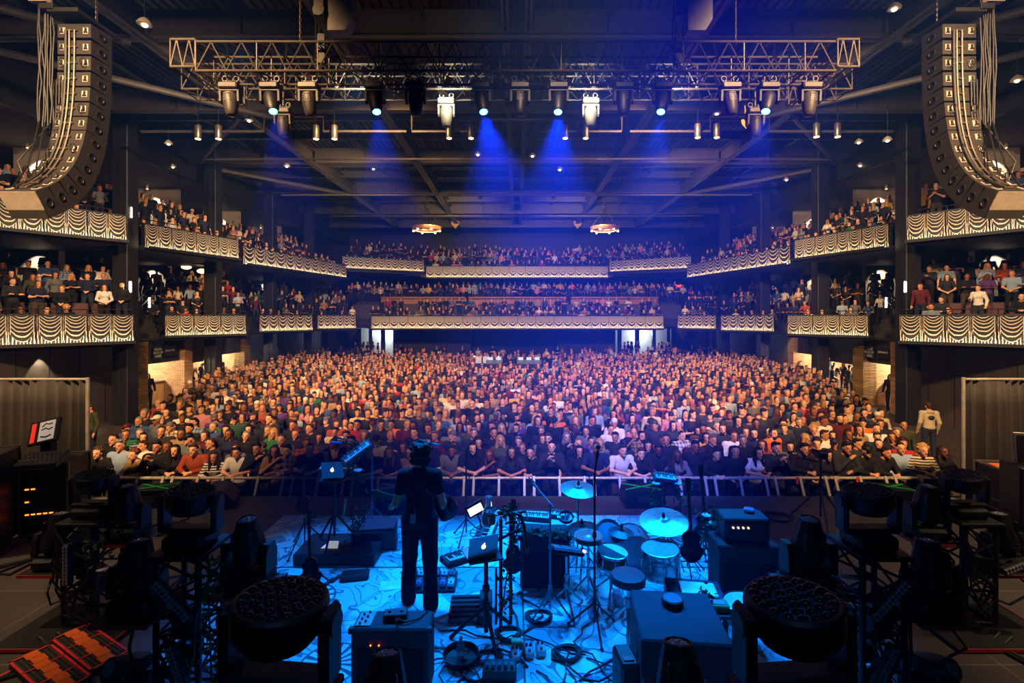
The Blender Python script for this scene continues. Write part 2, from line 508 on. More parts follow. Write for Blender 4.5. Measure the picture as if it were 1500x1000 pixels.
def balcony_front(label, p0, p1, ztop, n, h=1.0, low=False, strip=M_strip):
    a, c = Vector((*p0, ztop - h)), Vector((*p1, ztop - h)); d = c - a; L = d.length
    t = thing('balcony_front', label, 'balcony', a, math.atan2(d.y, d.x), 'drape fronted balcony parapets')
    w = L / n
    for i in range(n):
        b = MB(); b.box((0, 0, 0), (1, 1, 1))
        me_o = b.build('drape_panel', M_drape_low if low else M_drape_far if p0[1] > 26 or p1[1] > 34 else M_drape, t, smooth=0)
        me = me_o.data
        # gently pleated sheet: front grid plus a flat back
        me.clear_geometry()
        nx, nz_ = 24, 6
        vs, uvs, fs = [], [], []
        for j in range(nz_ + 1):
            for k in range(nx + 1):
                u, v = k / nx, j / nz_
                q = abs(((u * 2) % 1) * 2 - 1)
                vs.append((i * w + .015 + u * (w - .03), -.035 * (1 - q * q) * (1 - v * .6) - .012 * math.cos(u * 2 * PI * 12) * (1 - v), .06 + v * (h - .06)))
                uvs.append((u * 2, v))
        fs = [(j * (nx + 1) + k, j * (nx + 1) + k + 1, (j + 1) * (nx + 1) + k + 1, (j + 1) * (nx + 1) + k) for j in range(nz_) for k in range(nx)]
        m0 = len(vs); x0, x1 = i * w + .015, i * w + w - .015
        vs += [(x0, .05, .06), (x1, .05, .06), (x1, .05, h), (x0, .05, h)]
        fs += [(m0 + 1, m0, m0 + 3, m0 + 2), (m0 + 2, m0 + 3, nz_ * (nx + 1), nz_ * (nx + 1) + nx)]
        uvs += [(0, 0), (0, 0), (0, 0), (0, 0)]
        me.from_pydata(vs, [], fs); me.shade_smooth()
        ul = me.uv_layers.new(name='UVMap')
        li = np.empty(len(me.loops), dtype=np.int32); me.loops.foreach_get('vertex_index', li)
        ul.data.foreach_set('uv', np.array(uvs, dtype=np.float32)[li].ravel())
    b = MB(); b.box((L / 2, .10, h + .01), (L, .26, .05)); b.box((L / 2, .14, h / 2 - .05), (L, .10, h + .1)); b.build('parapet', M_black, t, smooth=0)
    b = MB(); b.box((L / 2, -.10, -.02), (L, .26, .05)); b.box((L / 2, -.22, .03), (L, .02, .07)); b.build('ledge', M_black, t, smooth=0)
    b = MB(); b.box((L / 2, -.165, .03), (L - .1, .05, .03)); b.build('light_strip', strip, t, smooth=0)
    b = MB(); b.cyl((0, .16, h + .22), (L, .16, h + .22), .02)
    m_ = max(2, round(L / 1.2))
    for k in range(m_ + 1): b.cyl((k * L / m_, .16, h), (k * L / m_, .16, h + .22), .014, n=6)
    b.build('guard_rail', M_rail, t)
    return t
nth = ['nearest the stage', 'second from the stage', 'third from the stage', 'fourth from the stage']
for s, side in ((-1, 'left'), (1, 'right')):
    for i, (a, c, n_) in enumerate(LOW):
        P = (a, c) if s < 0 else ((-c[0], c[1]), (-a[0], a[1]))
        balcony_front(f'black and ivory swag-draped front of the lower {side} balcony box {nth[i]}', *P, ZL, n_)
    for i, (a, c, n_) in enumerate(UPP):
        P = (a, c) if s < 0 else ((-c[0], c[1]), (-a[0], a[1]))
        balcony_front(f'black and ivory swag-draped front of the upper {side} balcony, section {nth[i]}', *P, ZU, n_)
    P = ((-14.2, 40), (-8.2, 43.5)) if s < 0 else ((8.2, 43.5), (14.2, 40))
    balcony_front(f'swag-draped upper balcony front slanting in to the {side} end of the rear balcony', *P, 8.05, 6)
balcony_front('long straight front of the lower rear balcony, swags under a plain band', (-11.4, 38.5), (11.5, 38.5), ZL - .05, 16, low=True)
balcony_front('straight front of the upper rear balcony, swags under a plain band', (-7.75, 42), (7.8, 42), 7.43, 11, low=True)
# timber bar rail behind the lower rear seats
M_wood = mat('bar_rail_wood', '#8a5a34', .5, scale=3)
for (xa, xb) in ((-11.5, -4.4), (-4.1, 4.2), (4.6, 12.0)):
    b = MB(); b.box(((xa + xb) / 2, 41.7, 4.75), (xb - xa, .3, .14), bev=.02); b.box(((xa + xb) / 2, 41.8, 4.45), (xb - xa, .06, .5))
    lab = {-11.5: 'left', -4.1: 'middle', 4.6: 'right'}[xa]
    tag(b.build('bar_rail', M_wood, smooth=0), f'wooden drink rail behind the lower rear balcony seats, {lab} length', 'rail', 'drink rails of the rear balcony')
# ------------------------------------------------------------------ roof steel
def ibeam(b, a, c, h, w, tk=.05):
    a, c = Vector(a), Vector(c); d = c - a; L = d.length
    M = T(a) @ rotz(math.atan2(d.y, d.x))
    for (cc, sz) in (((L / 2, 0, h - tk / 2), (L, w, tk)), ((L / 2, 0, tk / 2), (L, w, tk)), ((L / 2, 0, h / 2), (L, tk, h))):
        bb = MB(); bb.box(cc, sz); b.add(bb.v, bb.f, M)
for y in (9.5, 14.0, 19.0, 25.5, 31.8, 38.0, 44.0):
    b = MB(); ibeam(b, (-17, y, 11.1), (17, y, 11.1), .75, .34)
    for k in range(-6, 7): b.box((k * 2.6, y, 11.47), (.03, .32, .66))
    struct(b.build('ceiling_beam', M_steel, smooth=0))
for x in (-10.6, -5.15, 5.15, 10.6):
    b = MB(); ibeam(b, (x, 8, 11.05), (x, 44, 11.05), .7, .36); struct(b.build('ceiling_beam', M_steel, smooth=0))
for x in (-.32, .32):
    b = MB(); ibeam(b, (x, 6, 11.3), (x, 44, 11.3), .5, .2); struct(b.build('ceiling_beam', M_steel, smooth=0))
for x in (-13.6, -7.9, -2.7, 2.7, 7.9, 13.6):
    b = MB(); ibeam(b, (x, 8, 11.75), (x, 44, 11.75), .35, .16, .03); struct(b.build('ceiling_joist', M_steel, smooth=0))
for y in (21.0, 23.2, 27.6, 29.7, 34.0, 36.0, 40, 42):
    b = MB(); ibeam(b, (-17, y, 11.55), (17, y, 11.55), .4, .16, .03); struct(b.build('ceiling_joist', M_steel, smooth=0))
# diagonal bracing over the sides
for s in (-1, 1):
    for (a, c) in (((s * 10.8, 19.2, 11), (s * 16.2, 25, 11)), ((s * 10.8, 31.5, 11), (s * 16.2, 25.8, 11)), ((s * 16.4, 12, 10.6), (s * 9.5, 19, 10.9)), ((s * 16.5, 9, 10.7), (s * 11, 14, 11.0))):
        b = MB(); b.cyl(a, c, .11, n=8); struct(b.build('ceiling_brace', M_steel))
# rigging grid pipes with square dips around the pendants
def pipe(pts, r, name, label, m=M_steel):
    b = MB(); b.tube(pts, r, 8); return tag(b.build(name, m, smooth=40), label, 'pipe', 'lighting pipes under the roof')
D = 18.3
zp = CZ + 6.85
pts = []
for (x, dz) in ((-14, 0), (-9.4, 0), (-9.4, .55), (-7.2, .55), (-7.2, 0), (-4.1, 0)):
    pts.append((x, D, zp + dz))
pipe(pts, .05, 'lighting_pipe', 'grey pipe with square dips crossing under the roof, left of middle')
pipe([(-3.9, D, zp + .6), (-3.9, D, zp), (-.9, D, zp), (-.9, D, zp + .45), (.9, D, zp + .45), (.9, D, zp), (3.9, D, zp), (3.9, D, zp + .6)], .05, 'lighting_pipe', 'grey pipe with square dips crossing at the middle of the roof')
pipe([(14, D, zp), (9.4, D, zp), (9.4, D, zp + .55), (7.2, D, zp + .55), (7.2, D, zp), (4.2, D, zp)], .05, 'lighting_pipe', 'grey pipe with square dips crossing under the roof, right of middle')
for (y, z, nm) in ((20.5, 9.75, 'thin pipe slung under the second roof bay'), (27.2, 9.9, 'thin pipe slung under the third roof bay'), (34.4, 10.2, 'thin pipe slung under the fourth roof bay')):
    pipe([(-13, y, z), (13, y, z)], .045, 'lighting_pipe', nm + ', spanning the hall')
# pendant cylinders
M_pend = mat('pendant_steel', '#6b655c', .35, .7)
M_bulb = emat('pendant_bulb', '#ffb878', 14)
px_list = [(290, 193), (320, 193), (463, 193), (490, 193), (658, 192), (690, 192), (828, 192), (858, 192), (1022, 191), (1050, 191), (1196, 190), (1227, 190)]
pend = None
ords = ['first', 'second', 'third', 'fourth', 'fifth', 'sixth', 'seventh', 'eighth', 'ninth', 'tenth', 'eleventh', 'twelfth']
for i, (px_, py_) in enumerate(px_list):
    p = W(px_, py_, 18.0)
    lab = f'grey cylinder pendant lamp under the roof pipes, {ords[i]} from the left'
    if pend is None:
        pend = thing('pendant_lamp', lab, 'lamp', p, 0, 'cylinder pendants under the roof')
        b = MB(); b.lathe([(.11, -.26), (.115, -.25), (.115, .2), (.1, .24), (.02, .25)], 14, cap=True); b.build('lamp_shade', M_pend, pend)
        b = MB(); b.cyl((0, 0, .25), (0, 0, 2.2), .012, n=6); b.build('rod', M_black, pend)
        b = MB(); b.lathe([(.09, -.27), (.09, -.262)], 14); b.build('diffuser', M_bulb, pend)
    else: dup(pend, p, label=lab)
# small glowing downlights scattered under the roof
dl = None
M_can = mat('downlight_can', '#a89c8c', .5)
spots = [(152, 107, 15), (365, 176, 19), (420, 243, 24), (253, 244, 24), (547, 247, 30), (540, 293, 37), (645, 333, 40), (1050, 166, 19), (1300, 205, 18), (1152, 263, 27), (1260, 242, 24), (1100, 283, 34), (1490, 117, 14), (1258, 208, 20), (820, 248, 24), (700, 226, 23), (780, 228, 23), (1000, 310, 40), (212, 35, 11), (247, 210, 20), (1310, 12, 12)]
for i, (px_, py_, d) in enumerate(spots):
    p = W(px_, py_, d)
    near = min(((abs(px_ - q[0]) + abs(py_ - q[1]), q) for q in px_list))
    if dl is None:
        dl = thing('downlight', 'x', 'lamp', p, 0, 'small downlights hung under the roof')
        b = MB(); b.lathe([(.15, -.02), (.16, 0), (.1, .09), (.03, .14)], 14); b.build('lamp_shade', M_can, dl)
        b = MB(); b.cyl((0, 0, .13), (0, 0, 1.6), .01, n=5); b.build('rod', M_black, dl)
        b = MB(); b.ell((0, 0, -.03), (.06, .06, .045), 10, 6); b.build('bulb', emat('downlight_bulb', '#ffdcb0', 10), dl); o = dl
    else: o = dup(dl, p)
    sd = 'left' if px_ < 600 else 'right' if px_ > 900 else 'middle'
    o['label'] = f'small shaded downlight in the {sd} roof, {"high by the stage" if py_ < 120 else "level with the pendants" if py_ < 215 else "deep in the hall" if py_ < 270 else "near the rear balcony"}'
# repeat descriptions get told apart by order from the left
seen = {}
for o in [x for x in COL.objects if x.parent is None and x.name.startswith('downlight')]:
    seen.setdefault(o['label'], []).append(o)
for lab, L in seen.items():
    if len(L) > 1:
        for k, o in enumerate(sorted(L, key=lambda q: q.location.x / q.location.y)): o['label'] = lab + f', {ords[k]} from the left'
# two ring chandeliers
M_brass = mat('chandelier_brass', '#b08058', .35, .6)
M_glow = emat('chandelier_glass', '#ffb27a', 5.0, '#d8a070')
ch = None
for i, (px_, lab) in enumerate(((625, 'left'), (886, 'right'))):
    p = W(px_, 334, 33.0); lab = f'glowing ring chandelier hung on chains, {lab} of the pair'
    if ch is None:
        ch = thing('ring_chandelier', lab, 'chandelier', p, 0, 'ring chandeliers')
        b = MB(); b.lathe([(.78, -.2), (.92, -.16), (.98, .0), (.98, .08), (.9, .08), (.9, 0), (.84, -.12), (.78, -.14)], 36, cap=False); b.build('ring', M_brass, ch)
        b = MB(); b.lathe([(.70, -.17), (.78, -.17), (.78, -.15), (.70, -.15)], 36, cap=False); b.build('glass_band', M_glow, ch)
        for k in range(6):
            a = k * PI / 3; q = Vector((.88 * math.cos(a), .88 * math.sin(a), .08))
            b = MB(); b.cyl(q, (0, 0, 1.35), .018, n=5); b.build('chain', M_black, ch)
            b = MB(); b.ell((.88 * math.cos(a), .88 * math.sin(a), -.19), (.07, .07, .07), 10, 6); b.build('bulb', M_bulb, ch)
        b = MB(); b.lathe([(.05, 1.3), (.12, 1.35), (.12, 1.5), (.04, 1.6), (.04, 3.2)], 10); b.build('canopy', M_black, ch)
    else: dup(ch, p, label=lab)
# ------------------------------------------------------------------ figures: smooth blended limbs turned into one skin
V = Vector
def prim_dist(P, pr):
    if pr[0] == 'c':
        a, b, ra, rb = np.array(pr[1]), np.array(pr[2]), pr[3], pr[4]
        d = b - a; L2 = max(float(d @ d), 1e-9)
        t = np.clip(((P - a) @ d) / L2, 0, 1)
        return np.linalg.norm(P - a - t[..., None] * d, axis=-1) - (ra + (rb - ra) * t)
    c, r = np.array(pr[1]), np.array(pr[2]); Q = P - c
    if len(pr) > 3 and pr[3] is not None:
        Q = Q @ np.array(pr[3].to_3x3())          # into the ellipsoid's own frame
    k0 = np.linalg.norm(Q / r, axis=-1); k1 = np.linalg.norm(Q / (r * r), axis=-1)
    return k0 * (k0 - 1) / np.maximum(k1, 1e-6)

def surface(prims, vox, cut=None):
    """prims: list of (prim, zone, blend). Returns verts, quads, zone of each vertex."""
    lo, hi = np.full(3, 1e9), np.full(3, -1e9)
    for pr, z, k in prims:
        if pr[0] == 'c':
            r = max(pr[3], pr[4]); pts = [np.array(pr[1]) - r, np.array(pr[1]) + r, np.array(pr[2]) - r, np.array(pr[2]) + r]
        else:
            r = max(pr[2]); pts = [np.array(pr[1]) - r, np.array(pr[1]) + r]
        for p in pts: lo = np.minimum(lo, p); hi = np.maximum(hi, p)
    lo -= vox * 2.5; hi += vox * 2.5
    n = np.ceil((hi - lo) / vox).astype(int) + 1
    ax = [lo[i] + vox * np.arange(n[i]) for i in range(3)]
    D = np.full(tuple(n), 9.0); 
    for pr, z, k in prims:
        if pr[0] == 'c':
            r = max(pr[3], pr[4]) + max(k, .0) + vox * 2; a, b = np.array(pr[1]), np.array(pr[2]); l, h = np.minimum(a, b) - r, np.maximum(a, b) + r
        else:
            r = max(pr[2]) + k + vox * 2; l, h = np.array(pr[1]) - r, np.array(pr[1]) + r
        i0 = np.clip(np.floor((l - lo) / vox).astype(int), 0, n - 1); i1 = np.clip(np.ceil((h - lo) / vox).astype(int) + 1, 1, n)
        sl = tuple(slice(i0[i], i1[i]) for i in range(3))
        G = np.stack(np.meshgrid(*[ax[i][sl[i]] for i in range(3)], indexing='ij'), -1)
        d = prim_dist(G, pr); e = D[sl]
        if k > 0:
            hh = np.clip(.5 + .5 * (e - d) / k, 0, 1)
            D[sl] = e * (1 - hh) + d * hh - k * hh * (1 - hh)
        else: D[sl] = np.minimum(e, d)
    if cut is not None:
        G = np.stack(np.meshgrid(*ax, indexing='ij'), -1)
        D = np.maximum(D, cut(G))
    S = D < 0
    c = [S[i:n[0] - 1 + i, j:n[1] - 1 + j, k:n[2] - 1 + k] for i in (0, 1) for j in (0, 1) for k in (0, 1)]
    cnt = sum(x.astype(np.int8) for x in c)
    act = (cnt > 0) & (cnt < 8)
    idx = np.full(act.shape, -1, dtype=np.int64); ids = np.argwhere(act); idx[act] = np.arange(len(ids))
    acc = np.zeros((len(ids), 3)); num = np.zeros(len(ids))
    off = np.array([(i, j, k) for i in (0, 1) for j in (0, 1) for k in (0, 1)])
    vals = np.stack([D[ids[:, 0] + o[0], ids[:, 1] + o[1], ids[:, 2] + o[2]] for o in off], 1)
    for a in range(8):
        for b in range(a + 1, 8):
            if np.abs(off[a] - off[b]).sum() != 1: continue
            va, vb = vals[:, a], vals[:, b]; m = (va < 0) != (vb < 0)
            t = np.where(m, va / np.where(m, va - vb, 1), 0)[:, None]
            acc += np.where(m[:, None], off[a] + t * (off[b] - off[a]), 0); num += m
    verts = lo + vox * (ids + acc / num[:, None])
    quads = []
    for a in range(3):
        o1, o2 = [i for i in range(3) if i != a]
        sh = list(n); sh[a] -= 1
        s0 = np.take(S, range(n[a] - 1), a); s1 = np.take(S, range(1, n[a]), a)
        e = np.argwhere(s0 != s1); fl = s0[tuple(e.T)]
        ok = (e[:, o1] > 0) & (e[:, o2] > 0) & (e[:, o1] < n[o1] - 1) & (e[:, o2] < n[o2] - 1)
        e, fl = e[ok], fl[ok]
        u1 = np.eye(3, dtype=int)[o1]; u2 = np.eye(3, dtype=int)[o2]
        q = np.stack([idx[tuple((e - d_).T)] for d_ in (u1 + u2, u2, 0 * u1, u1)], 1)
        sgn = fl if a != 1 else ~fl
        q[~sgn] = q[~sgn][:, ::-1]
        quads.append(q)
    quads = np.concatenate(quads); quads = quads[(quads >= 0).all(1)]
    best = np.full(len(verts), 9.0); zone = np.zeros(len(verts), dtype=np.int32)
    for pr, z, k in prims:
        d = prim_dist(verts, pr); m = d < best
        best[m] = d[m]; zone[m] = z
    return verts, quads, zone

def np_mesh(name, verts, quads):
    me = bpy.data.meshes.new(name)
    me.vertices.add(len(verts)); me.vertices.foreach_set('co', verts.astype(np.float32).ravel())
    me.loops.add(len(quads) * 4); me.loops.foreach_set('vertex_index', quads.astype(np.int32).ravel())
    me.polygons.add(len(quads)); me.polygons.foreach_set('loop_start', np.arange(0, len(quads) * 4, 4, dtype=np.int32))
    me.update(calc_edges=True); me.validate()
    me.shade_smooth()
    return me

# zones
SKIN, SHIRT, LEGS, HAIR, SHOE = 0, 1, 2, 3, 4
def tup(v): return tuple(float(x) for x in v)

def skeleton(pose, fem=0.0):
    """joints of a standing or sitting person who faces -Y, feet at the origin"""
    J = {}
    sw = .19 - .022 * fem; hw = .095 + .008 * fem
    lean, sit = {'rail': (.20, 0), 'chin': (.16, 0), 'sit': (.22, 1), 'sitback': (-.05, 1)}.get(pose, (.03, 0))
    hz = .93 if not sit else .50
    J['pelvis'] = V((0, 0, hz))
    def up(x, y, z):                                   # torso points turn forward about the pelvis
        c, s_ = math.cos(lean), math.sin(lean)
        return V((x, y * c - z * s_, hz + z * c + y * s_))
    J['waist'] = up(0, -.005, .18); J['chest'] = up(0, -.01, .37); J['neck'] = up(0, .012, .545)
    J['head'] = up(0, -.02, .695) + V((0, -.02 if lean > .1 else 0, 0))
    for s, n in ((-1, 'r'), (1, 'l')):
        sh = up(s * sw, .01, .485); J['sh' + n] = sh
        if pose == 'rail': el, wr = V((s * .27, sh.y - .10, 1.21)), V((s * .07, sh.y - .31, 1.20))
        elif pose == 'chin': el, wr = (V((s * .25, sh.y - .16, 1.2)), V((.03, sh.y - .15, 1.42))) if s < 0 else (V((s * .26, sh.y - .1, 1.2)), V((-.05, sh.y - .28, 1.2)))
        elif pose == 'arms': el, wr = V((s * .26, .03, 1.13)), V((s * .27, -.08, .88))
        elif pose == 'cross': el, wr = V((s * .26, -.05, 1.15)), V((-s * .10, -.22 - .03 * s, 1.19))
        elif pose == 'front': el, wr = V((s * .25, -.02, 1.14)), V((s * .06, -.22, 1.02))
        elif pose == 'clap': el, wr = V((s * .25, -.1, 1.16)), V((s * .025, -.3, 1.3))
        elif pose == 'cup': el, wr = (V((s * .25, -.04, 1.13)), V((s * .18, -.27, 1.2))) if s < 0 else (V((s * .26, .03, 1.13)), V((s * .26, -.1, .9)))
        elif pose == 'phone': el, wr = (V((s * .24, -.16, 1.22)), V((s * .06, -.33, 1.46))) if s < 0 else (V((s * .24, -.14, 1.2)), V((s * .03, -.31, 1.42)))
        elif pose == 'sit': el, wr = V((s * .27, sh.y - .13, sh.z - .27)), V((s * .07, sh.y - .33, sh.z - .28))
        else: el, wr = V((s * .25, -.02, sh.z - .28)), V((s * .1, -.24, sh.z - .38))
        J['el' + n], J['wr' + n] = el, wr
        J['hip' + n] = V((s * hw, 0, hz - .03))
        if sit: J['kn' + n], J['an' + n] = V((s * .13, -.42, hz - .01)), V((s * .13, -.40, .09))
        else: J['kn' + n], J['an' + n] = V((s * (.10 + .02 * (1 - fem)), -.02, .50)), V((s * .11, .03, .09))
    return J

def hand_prims(wr, el, zone, k=.006, curl=.5, rest=None):
    """palm, four bent fingers of unequal length and a thumb off the palm's side"""
    d = (V(wr) - V(el)).normalized(); side = d.cross(V((0, 0, 1)))
    if side.length < .2: side = V((1, 0, 0))
    side.normalize(); up = side.cross(d).normalized()
    if el[0] > 0: side = -side
    out = [(('c', tup(wr), tup(wr + d * .075), .027, .033), zone, .02)]
    for i, (l, o) in enumerate(((.062, -.028), (.075, -.009), (.07, .010), (.054, .027))):
        b0 = wr + d * .08 + side * o; b1 = b0 + d * l * .5 - up * l * .25 * curl; b2 = b1 + d * l * .35 - up * l * .6 * curl
        out += [(('c', tup(b0), tup(b1), .0095, .009), zone, k), (('c', tup(b1), tup(b2), .009, .0075), zone, k)]
    t0 = wr + d * .03 - side * .03; t1 = t0 + d * .03 - side * .025 - up * .01; t2 = t1 + d * .03 - up * .012
    out += [(('c', tup(t0), tup(t1), .012, .0105), zone, k), (('c', tup(t1), tup(t2), .0105, .009), zone, k)]
    return out

def body_prims(J, fem=0, fine=True, face=True):
    P = []; a = lambda *x: P.append(x)
    h = J['head']; f = 1 - .07 * fem
    # head: skull, jaw, brow, nose, lips, ears, then the neck
    a(('e', tup(h + V((0, .012, .03))), (.073, .092, .088)), SKIN, 0)
    a(('e', tup(h + V((0, -.022, -.04))), (.058 * f, .066, .078)), SKIN, .03)
    if face:
        a(('c', tup(h + V((0, -.088, .012))), tup(h + V((0, -.108, -.024))), .010, .014), SKIN, .012)
        a(('c', tup(h + V((-.032, -.078, .028))), tup(h + V((.032, -.078, .028))), .012, .012), SKIN, .012)
        a(('c', tup(h + V((-.016, -.087, -.056))), tup(h + V((.016, -.087, -.056))), .010, .010), SKIN, .008)
        a(('e', tup(h + V((0, -.075, -.098))), (.022, .018, .018)), SKIN, .02)
        for s in (-1, 1): a(('e', tup(h + V((s * .076, .012, -.008))), (.011, .02, .032)), SKIN, .008)
    a(('c', tup(J['neck'] + V((0, .01, -.03))), tup(h + V((0, .012, -.05))), .06 * f, .053 * f), SKIN, .03)
    tw = 1 - .12 * fem
    a(('e', tup(J['chest']), (.165 * tw, .108, .17)), SHIRT, .05)
    if fem:
        for s in (-1, 1): a(('e', tup(J['chest'] + V((s * .07, -.085, -.0))), (.058, .05, .058)), SHIRT, .04)
    a(('e', tup(J['waist']), (.138 * tw, .10, .15)), SHIRT, .06)
    a(('e', tup(J['pelvis']), (.155 + .008 * fem, .112, .12)), LEGS, .06)
    a(('c', tup(J['neck'] - V((0, -.012, .03))), tup(J['chest'] + V((0, .02, .05))), .068, .10), SHIRT, .04)
    for n in 'rl':
        a(('c', tup(J['neck'] - V((0, 0, .045))), tup(J['sh' + n]), .052, .062 * tw), SHIRT, .04)
        a(('c', tup(J['sh' + n]), tup(J['el' + n]), .058 * tw, .043 * tw), SHIRT, .03)
        a(('c', tup(J['el' + n]), tup(J['wr' + n]), .041 * tw, .028), SKIN, .02)
        if fine: P.extend(hand_prims(J['wr' + n], J['el' + n], SKIN))
        else: a(('e', tup(J['wr' + n] + (J['wr' + n] - J['el' + n]).normalized() * .07), (.045, .045, .045)), SKIN, .02)
        a(('c', tup(J['hip' + n]), tup(J['kn' + n]), .088, .058), LEGS, .04)
        a(('c', tup(J['kn' + n]), tup(J['an' + n]), .056, .038), LEGS, .03)
        a(('c', tup(J['an' + n] + V((0, .02, -.035))), tup(J['an' + n] + V((.0, -.13, -.055))), .045, .036), SHOE, .02)
    return P

def shirt_prims(J, fem, sleeve, inf=.013, hood=False, frac=.62):
    P = []; a = lambda *x: P.append(x)
    tw = 1 - .12 * fem
    a(('e', tup(J['chest']), (.165 * tw + inf, .108 + inf, .17 + inf)), 0, 0)
    if fem:
        for s in (-1, 1): a(('e', tup(J['chest'] + V((s * .07, -.085, 0))), (.058 + inf, .05 + inf, .058 + inf)), 0, .04)
    a(('e', tup(J['waist']), (.142 * tw + inf, .105 + inf, .15)), 0, .06)
    a(('e', tup(J['pelvis'] + V((0, 0, .05))), (.155 + inf, .115 + inf, .11)), 0, .05)
    a(('c', tup(J['neck'] - V((0, -.012, .035))), tup(J['chest'] + V((0, .02, .05))), .066 + inf, .10 + inf), 0, .04)
    for n in 'rl':
        a(('c', tup(J['neck'] - V((0, 0, .055))), tup(J['sh' + n]), .05 + inf, .062 * tw + inf), 0, .04)
        e = J['el' + n] if sleeve else J['sh' + n].lerp(J['el' + n], frac)
        a(('c', tup(J['sh' + n]), tup(e), .058 * tw + inf, (.043 * tw + inf) if sleeve else .05 * tw + inf * 1.4), 0, .03)
        if sleeve: a(('c', tup(e), tup(e.lerp(J['wr' + n], .9)), .043 * tw + inf, .03 + inf), 0, .02)
    if hood: a(('e', tup(J['neck'] + V((0, .075, -.01))), (.11, .06, .06)), 0, .03)
    return P
def leg_prims(J, inf=.012):
    P = [(('e', tup(J['pelvis']), (.155 + inf, .112 + inf, .12)), 0, 0)]
    for n in 'rl':
        P.append((('c', tup(J['hip' + n]), tup(J['kn' + n]), .088 + inf, .060 + inf), 0, .04))
        P.append((('c', tup(J['kn' + n]), tup(J['an' + n].lerp(J['kn' + n], .04)), .058 + inf, .045 + inf), 0, .03))
    return P

def hair_prims(kind):
    """hair in the head's own frame; face towards -Y"""
    P = []; a = lambda *x: P.append(x)
    if kind == 'short':
        a(('e', (0, .022, .045), (.082, .096, .085)), 0, 0); a(('e', (0, .065, -.01), (.07, .045, .075)), 0, .02)
        a(('c', (-.045, -.055, .1), (.045, -.05, .105), .026, .026), 0, .03)
    elif kind == 'crop':
        a(('e', (0, .02, .04), (.078, .094, .084)), 0, 0); a(('e', (0, .062, -.005), (.066, .042, .06)), 0, .02)
    elif kind == 'long':
        a(('e', (0, .022, .04), (.086, .098, .09)), 0, 0)
        for s in (-1, 1):
            a(('c', (s * .066, .0, .03), (s * .082, .015, -.13), .032, .038), 0, .03); a(('c', (s * .082, .015, -.13), (s * .085, -.03, -.27), .038, .024), 0, .03)
        a(('c', (0, .075, 0), (0, .085, -.24), .07, .065), 0, .04)
    elif kind == 'curly':
        rr = random.Random(3)
        a(('e', (0, .03, .05), (.095, .1, .09)), 0, 0)
        for i in range(46):
            t = rr.uniform(0, 2 * PI); z = rr.uniform(-.3, 1); q = math.sqrt(max(0, 1 - z * z))
            x, y = q * math.cos(t), q * math.sin(t)
            if y < -.45 and z < .55: continue
            a(('e', (x * .1, .03 + y * .102, .045 + z * .098), (.024, .024, .024)), 0, .008)
    elif kind == 'bun':
        a(('e', (0, .02, .04), (.08, .094, .084)), 0, 0); a(('e', (0, .11, .07), (.045, .042, .045)), 0, .012); a(('e', (0, .065, -.01), (.066, .04, .06)), 0, .02)
    elif kind == 'beard':
        a(('e', (0, .022, .045), (.08, .095, .084)), 0, 0); a(('e', (0, .065, -.01), (.068, .043, .07)), 0, .02)
        a(('e', (0, -.045, -.09), (.058, .05, .045)), 0, 0); a(('c', (-.066, -.005, -.05), (-.06, .0, .04), .018, .02), 0, .02); a(('c', (.066, -.005, -.05), (.06, 0, .04), .018, .02), 0, .02)
    elif kind == 'cap':
        a(('e', (0, .015, .055), (.083, .1, .075)), 0, 0); a(('e', (0, -.105, .05), (.066, .062, .012)), 0, .012)
    elif kind == 'beanie':
        a(('e', (0, .018, .06), (.085, .1, .088)), 0, 0); a(('c', (0, .02, .03), (0, .02, .035), .085, .085), 0, .01)
    return P
def hair_cut(kind):
    def f(G):
        x, y, z = G[..., 0], G[..., 1], G[..., 2]
        # keep clear of the face: below the hairline and in front of the ears
        e = np.maximum(-(y + .035 + .0 * z), z - .068) if kind not in ('beard', 'cap', 'beanie') else None
        if e is None:
            if kind == 'beard': e = np.minimum(np.maximum(-(y + .035), z - .068), np.maximum(z + .045, -9))
            else: return .035 - z if kind == 'cap' else .02 - z
        return -(-np.minimum(e, 1)) if False else np.where(e > 0, np.minimum(-.001, -e), -e * 0 + .004 - e)
    return f
def hair_mesh(kind, vox=.012):
    def cut(G):
        x, y, z = G[..., 0], G[..., 1], G[..., 2]
        if kind == 'cap': return .03 - z
        if kind == 'beanie': return .018 - z
        keep = np.minimum(y + .022, 9)                      # > 0 behind the face plane
        top = z - .078                                      # > 0 above the hairline
        k = np.maximum(keep, top)
        if kind == 'beard': k = np.maximum(k, -.062 - z)
        if kind == 'long': k = np.maximum(k, np.abs(x) - .062)
        return -k
    v, q, z = surface(hair_prims(kind), vox, cut)
    return np_mesh('hair', v, q)

M_skin = objmat('skin', .55, tint=True, scale=25)
M_hairm = objmat('hair_fibre', .6, scale=120)
M_cloth = objmat('clothing', .85, scale=90)
M_plaid = objmat('plaid_clothing', .85, scale=90, pattern='plaid')
M_strp = objmat('striped_clothing', .85, scale=90, pattern='stripe')
M_denim = objmat('trouser_cloth', .9, scale=150)

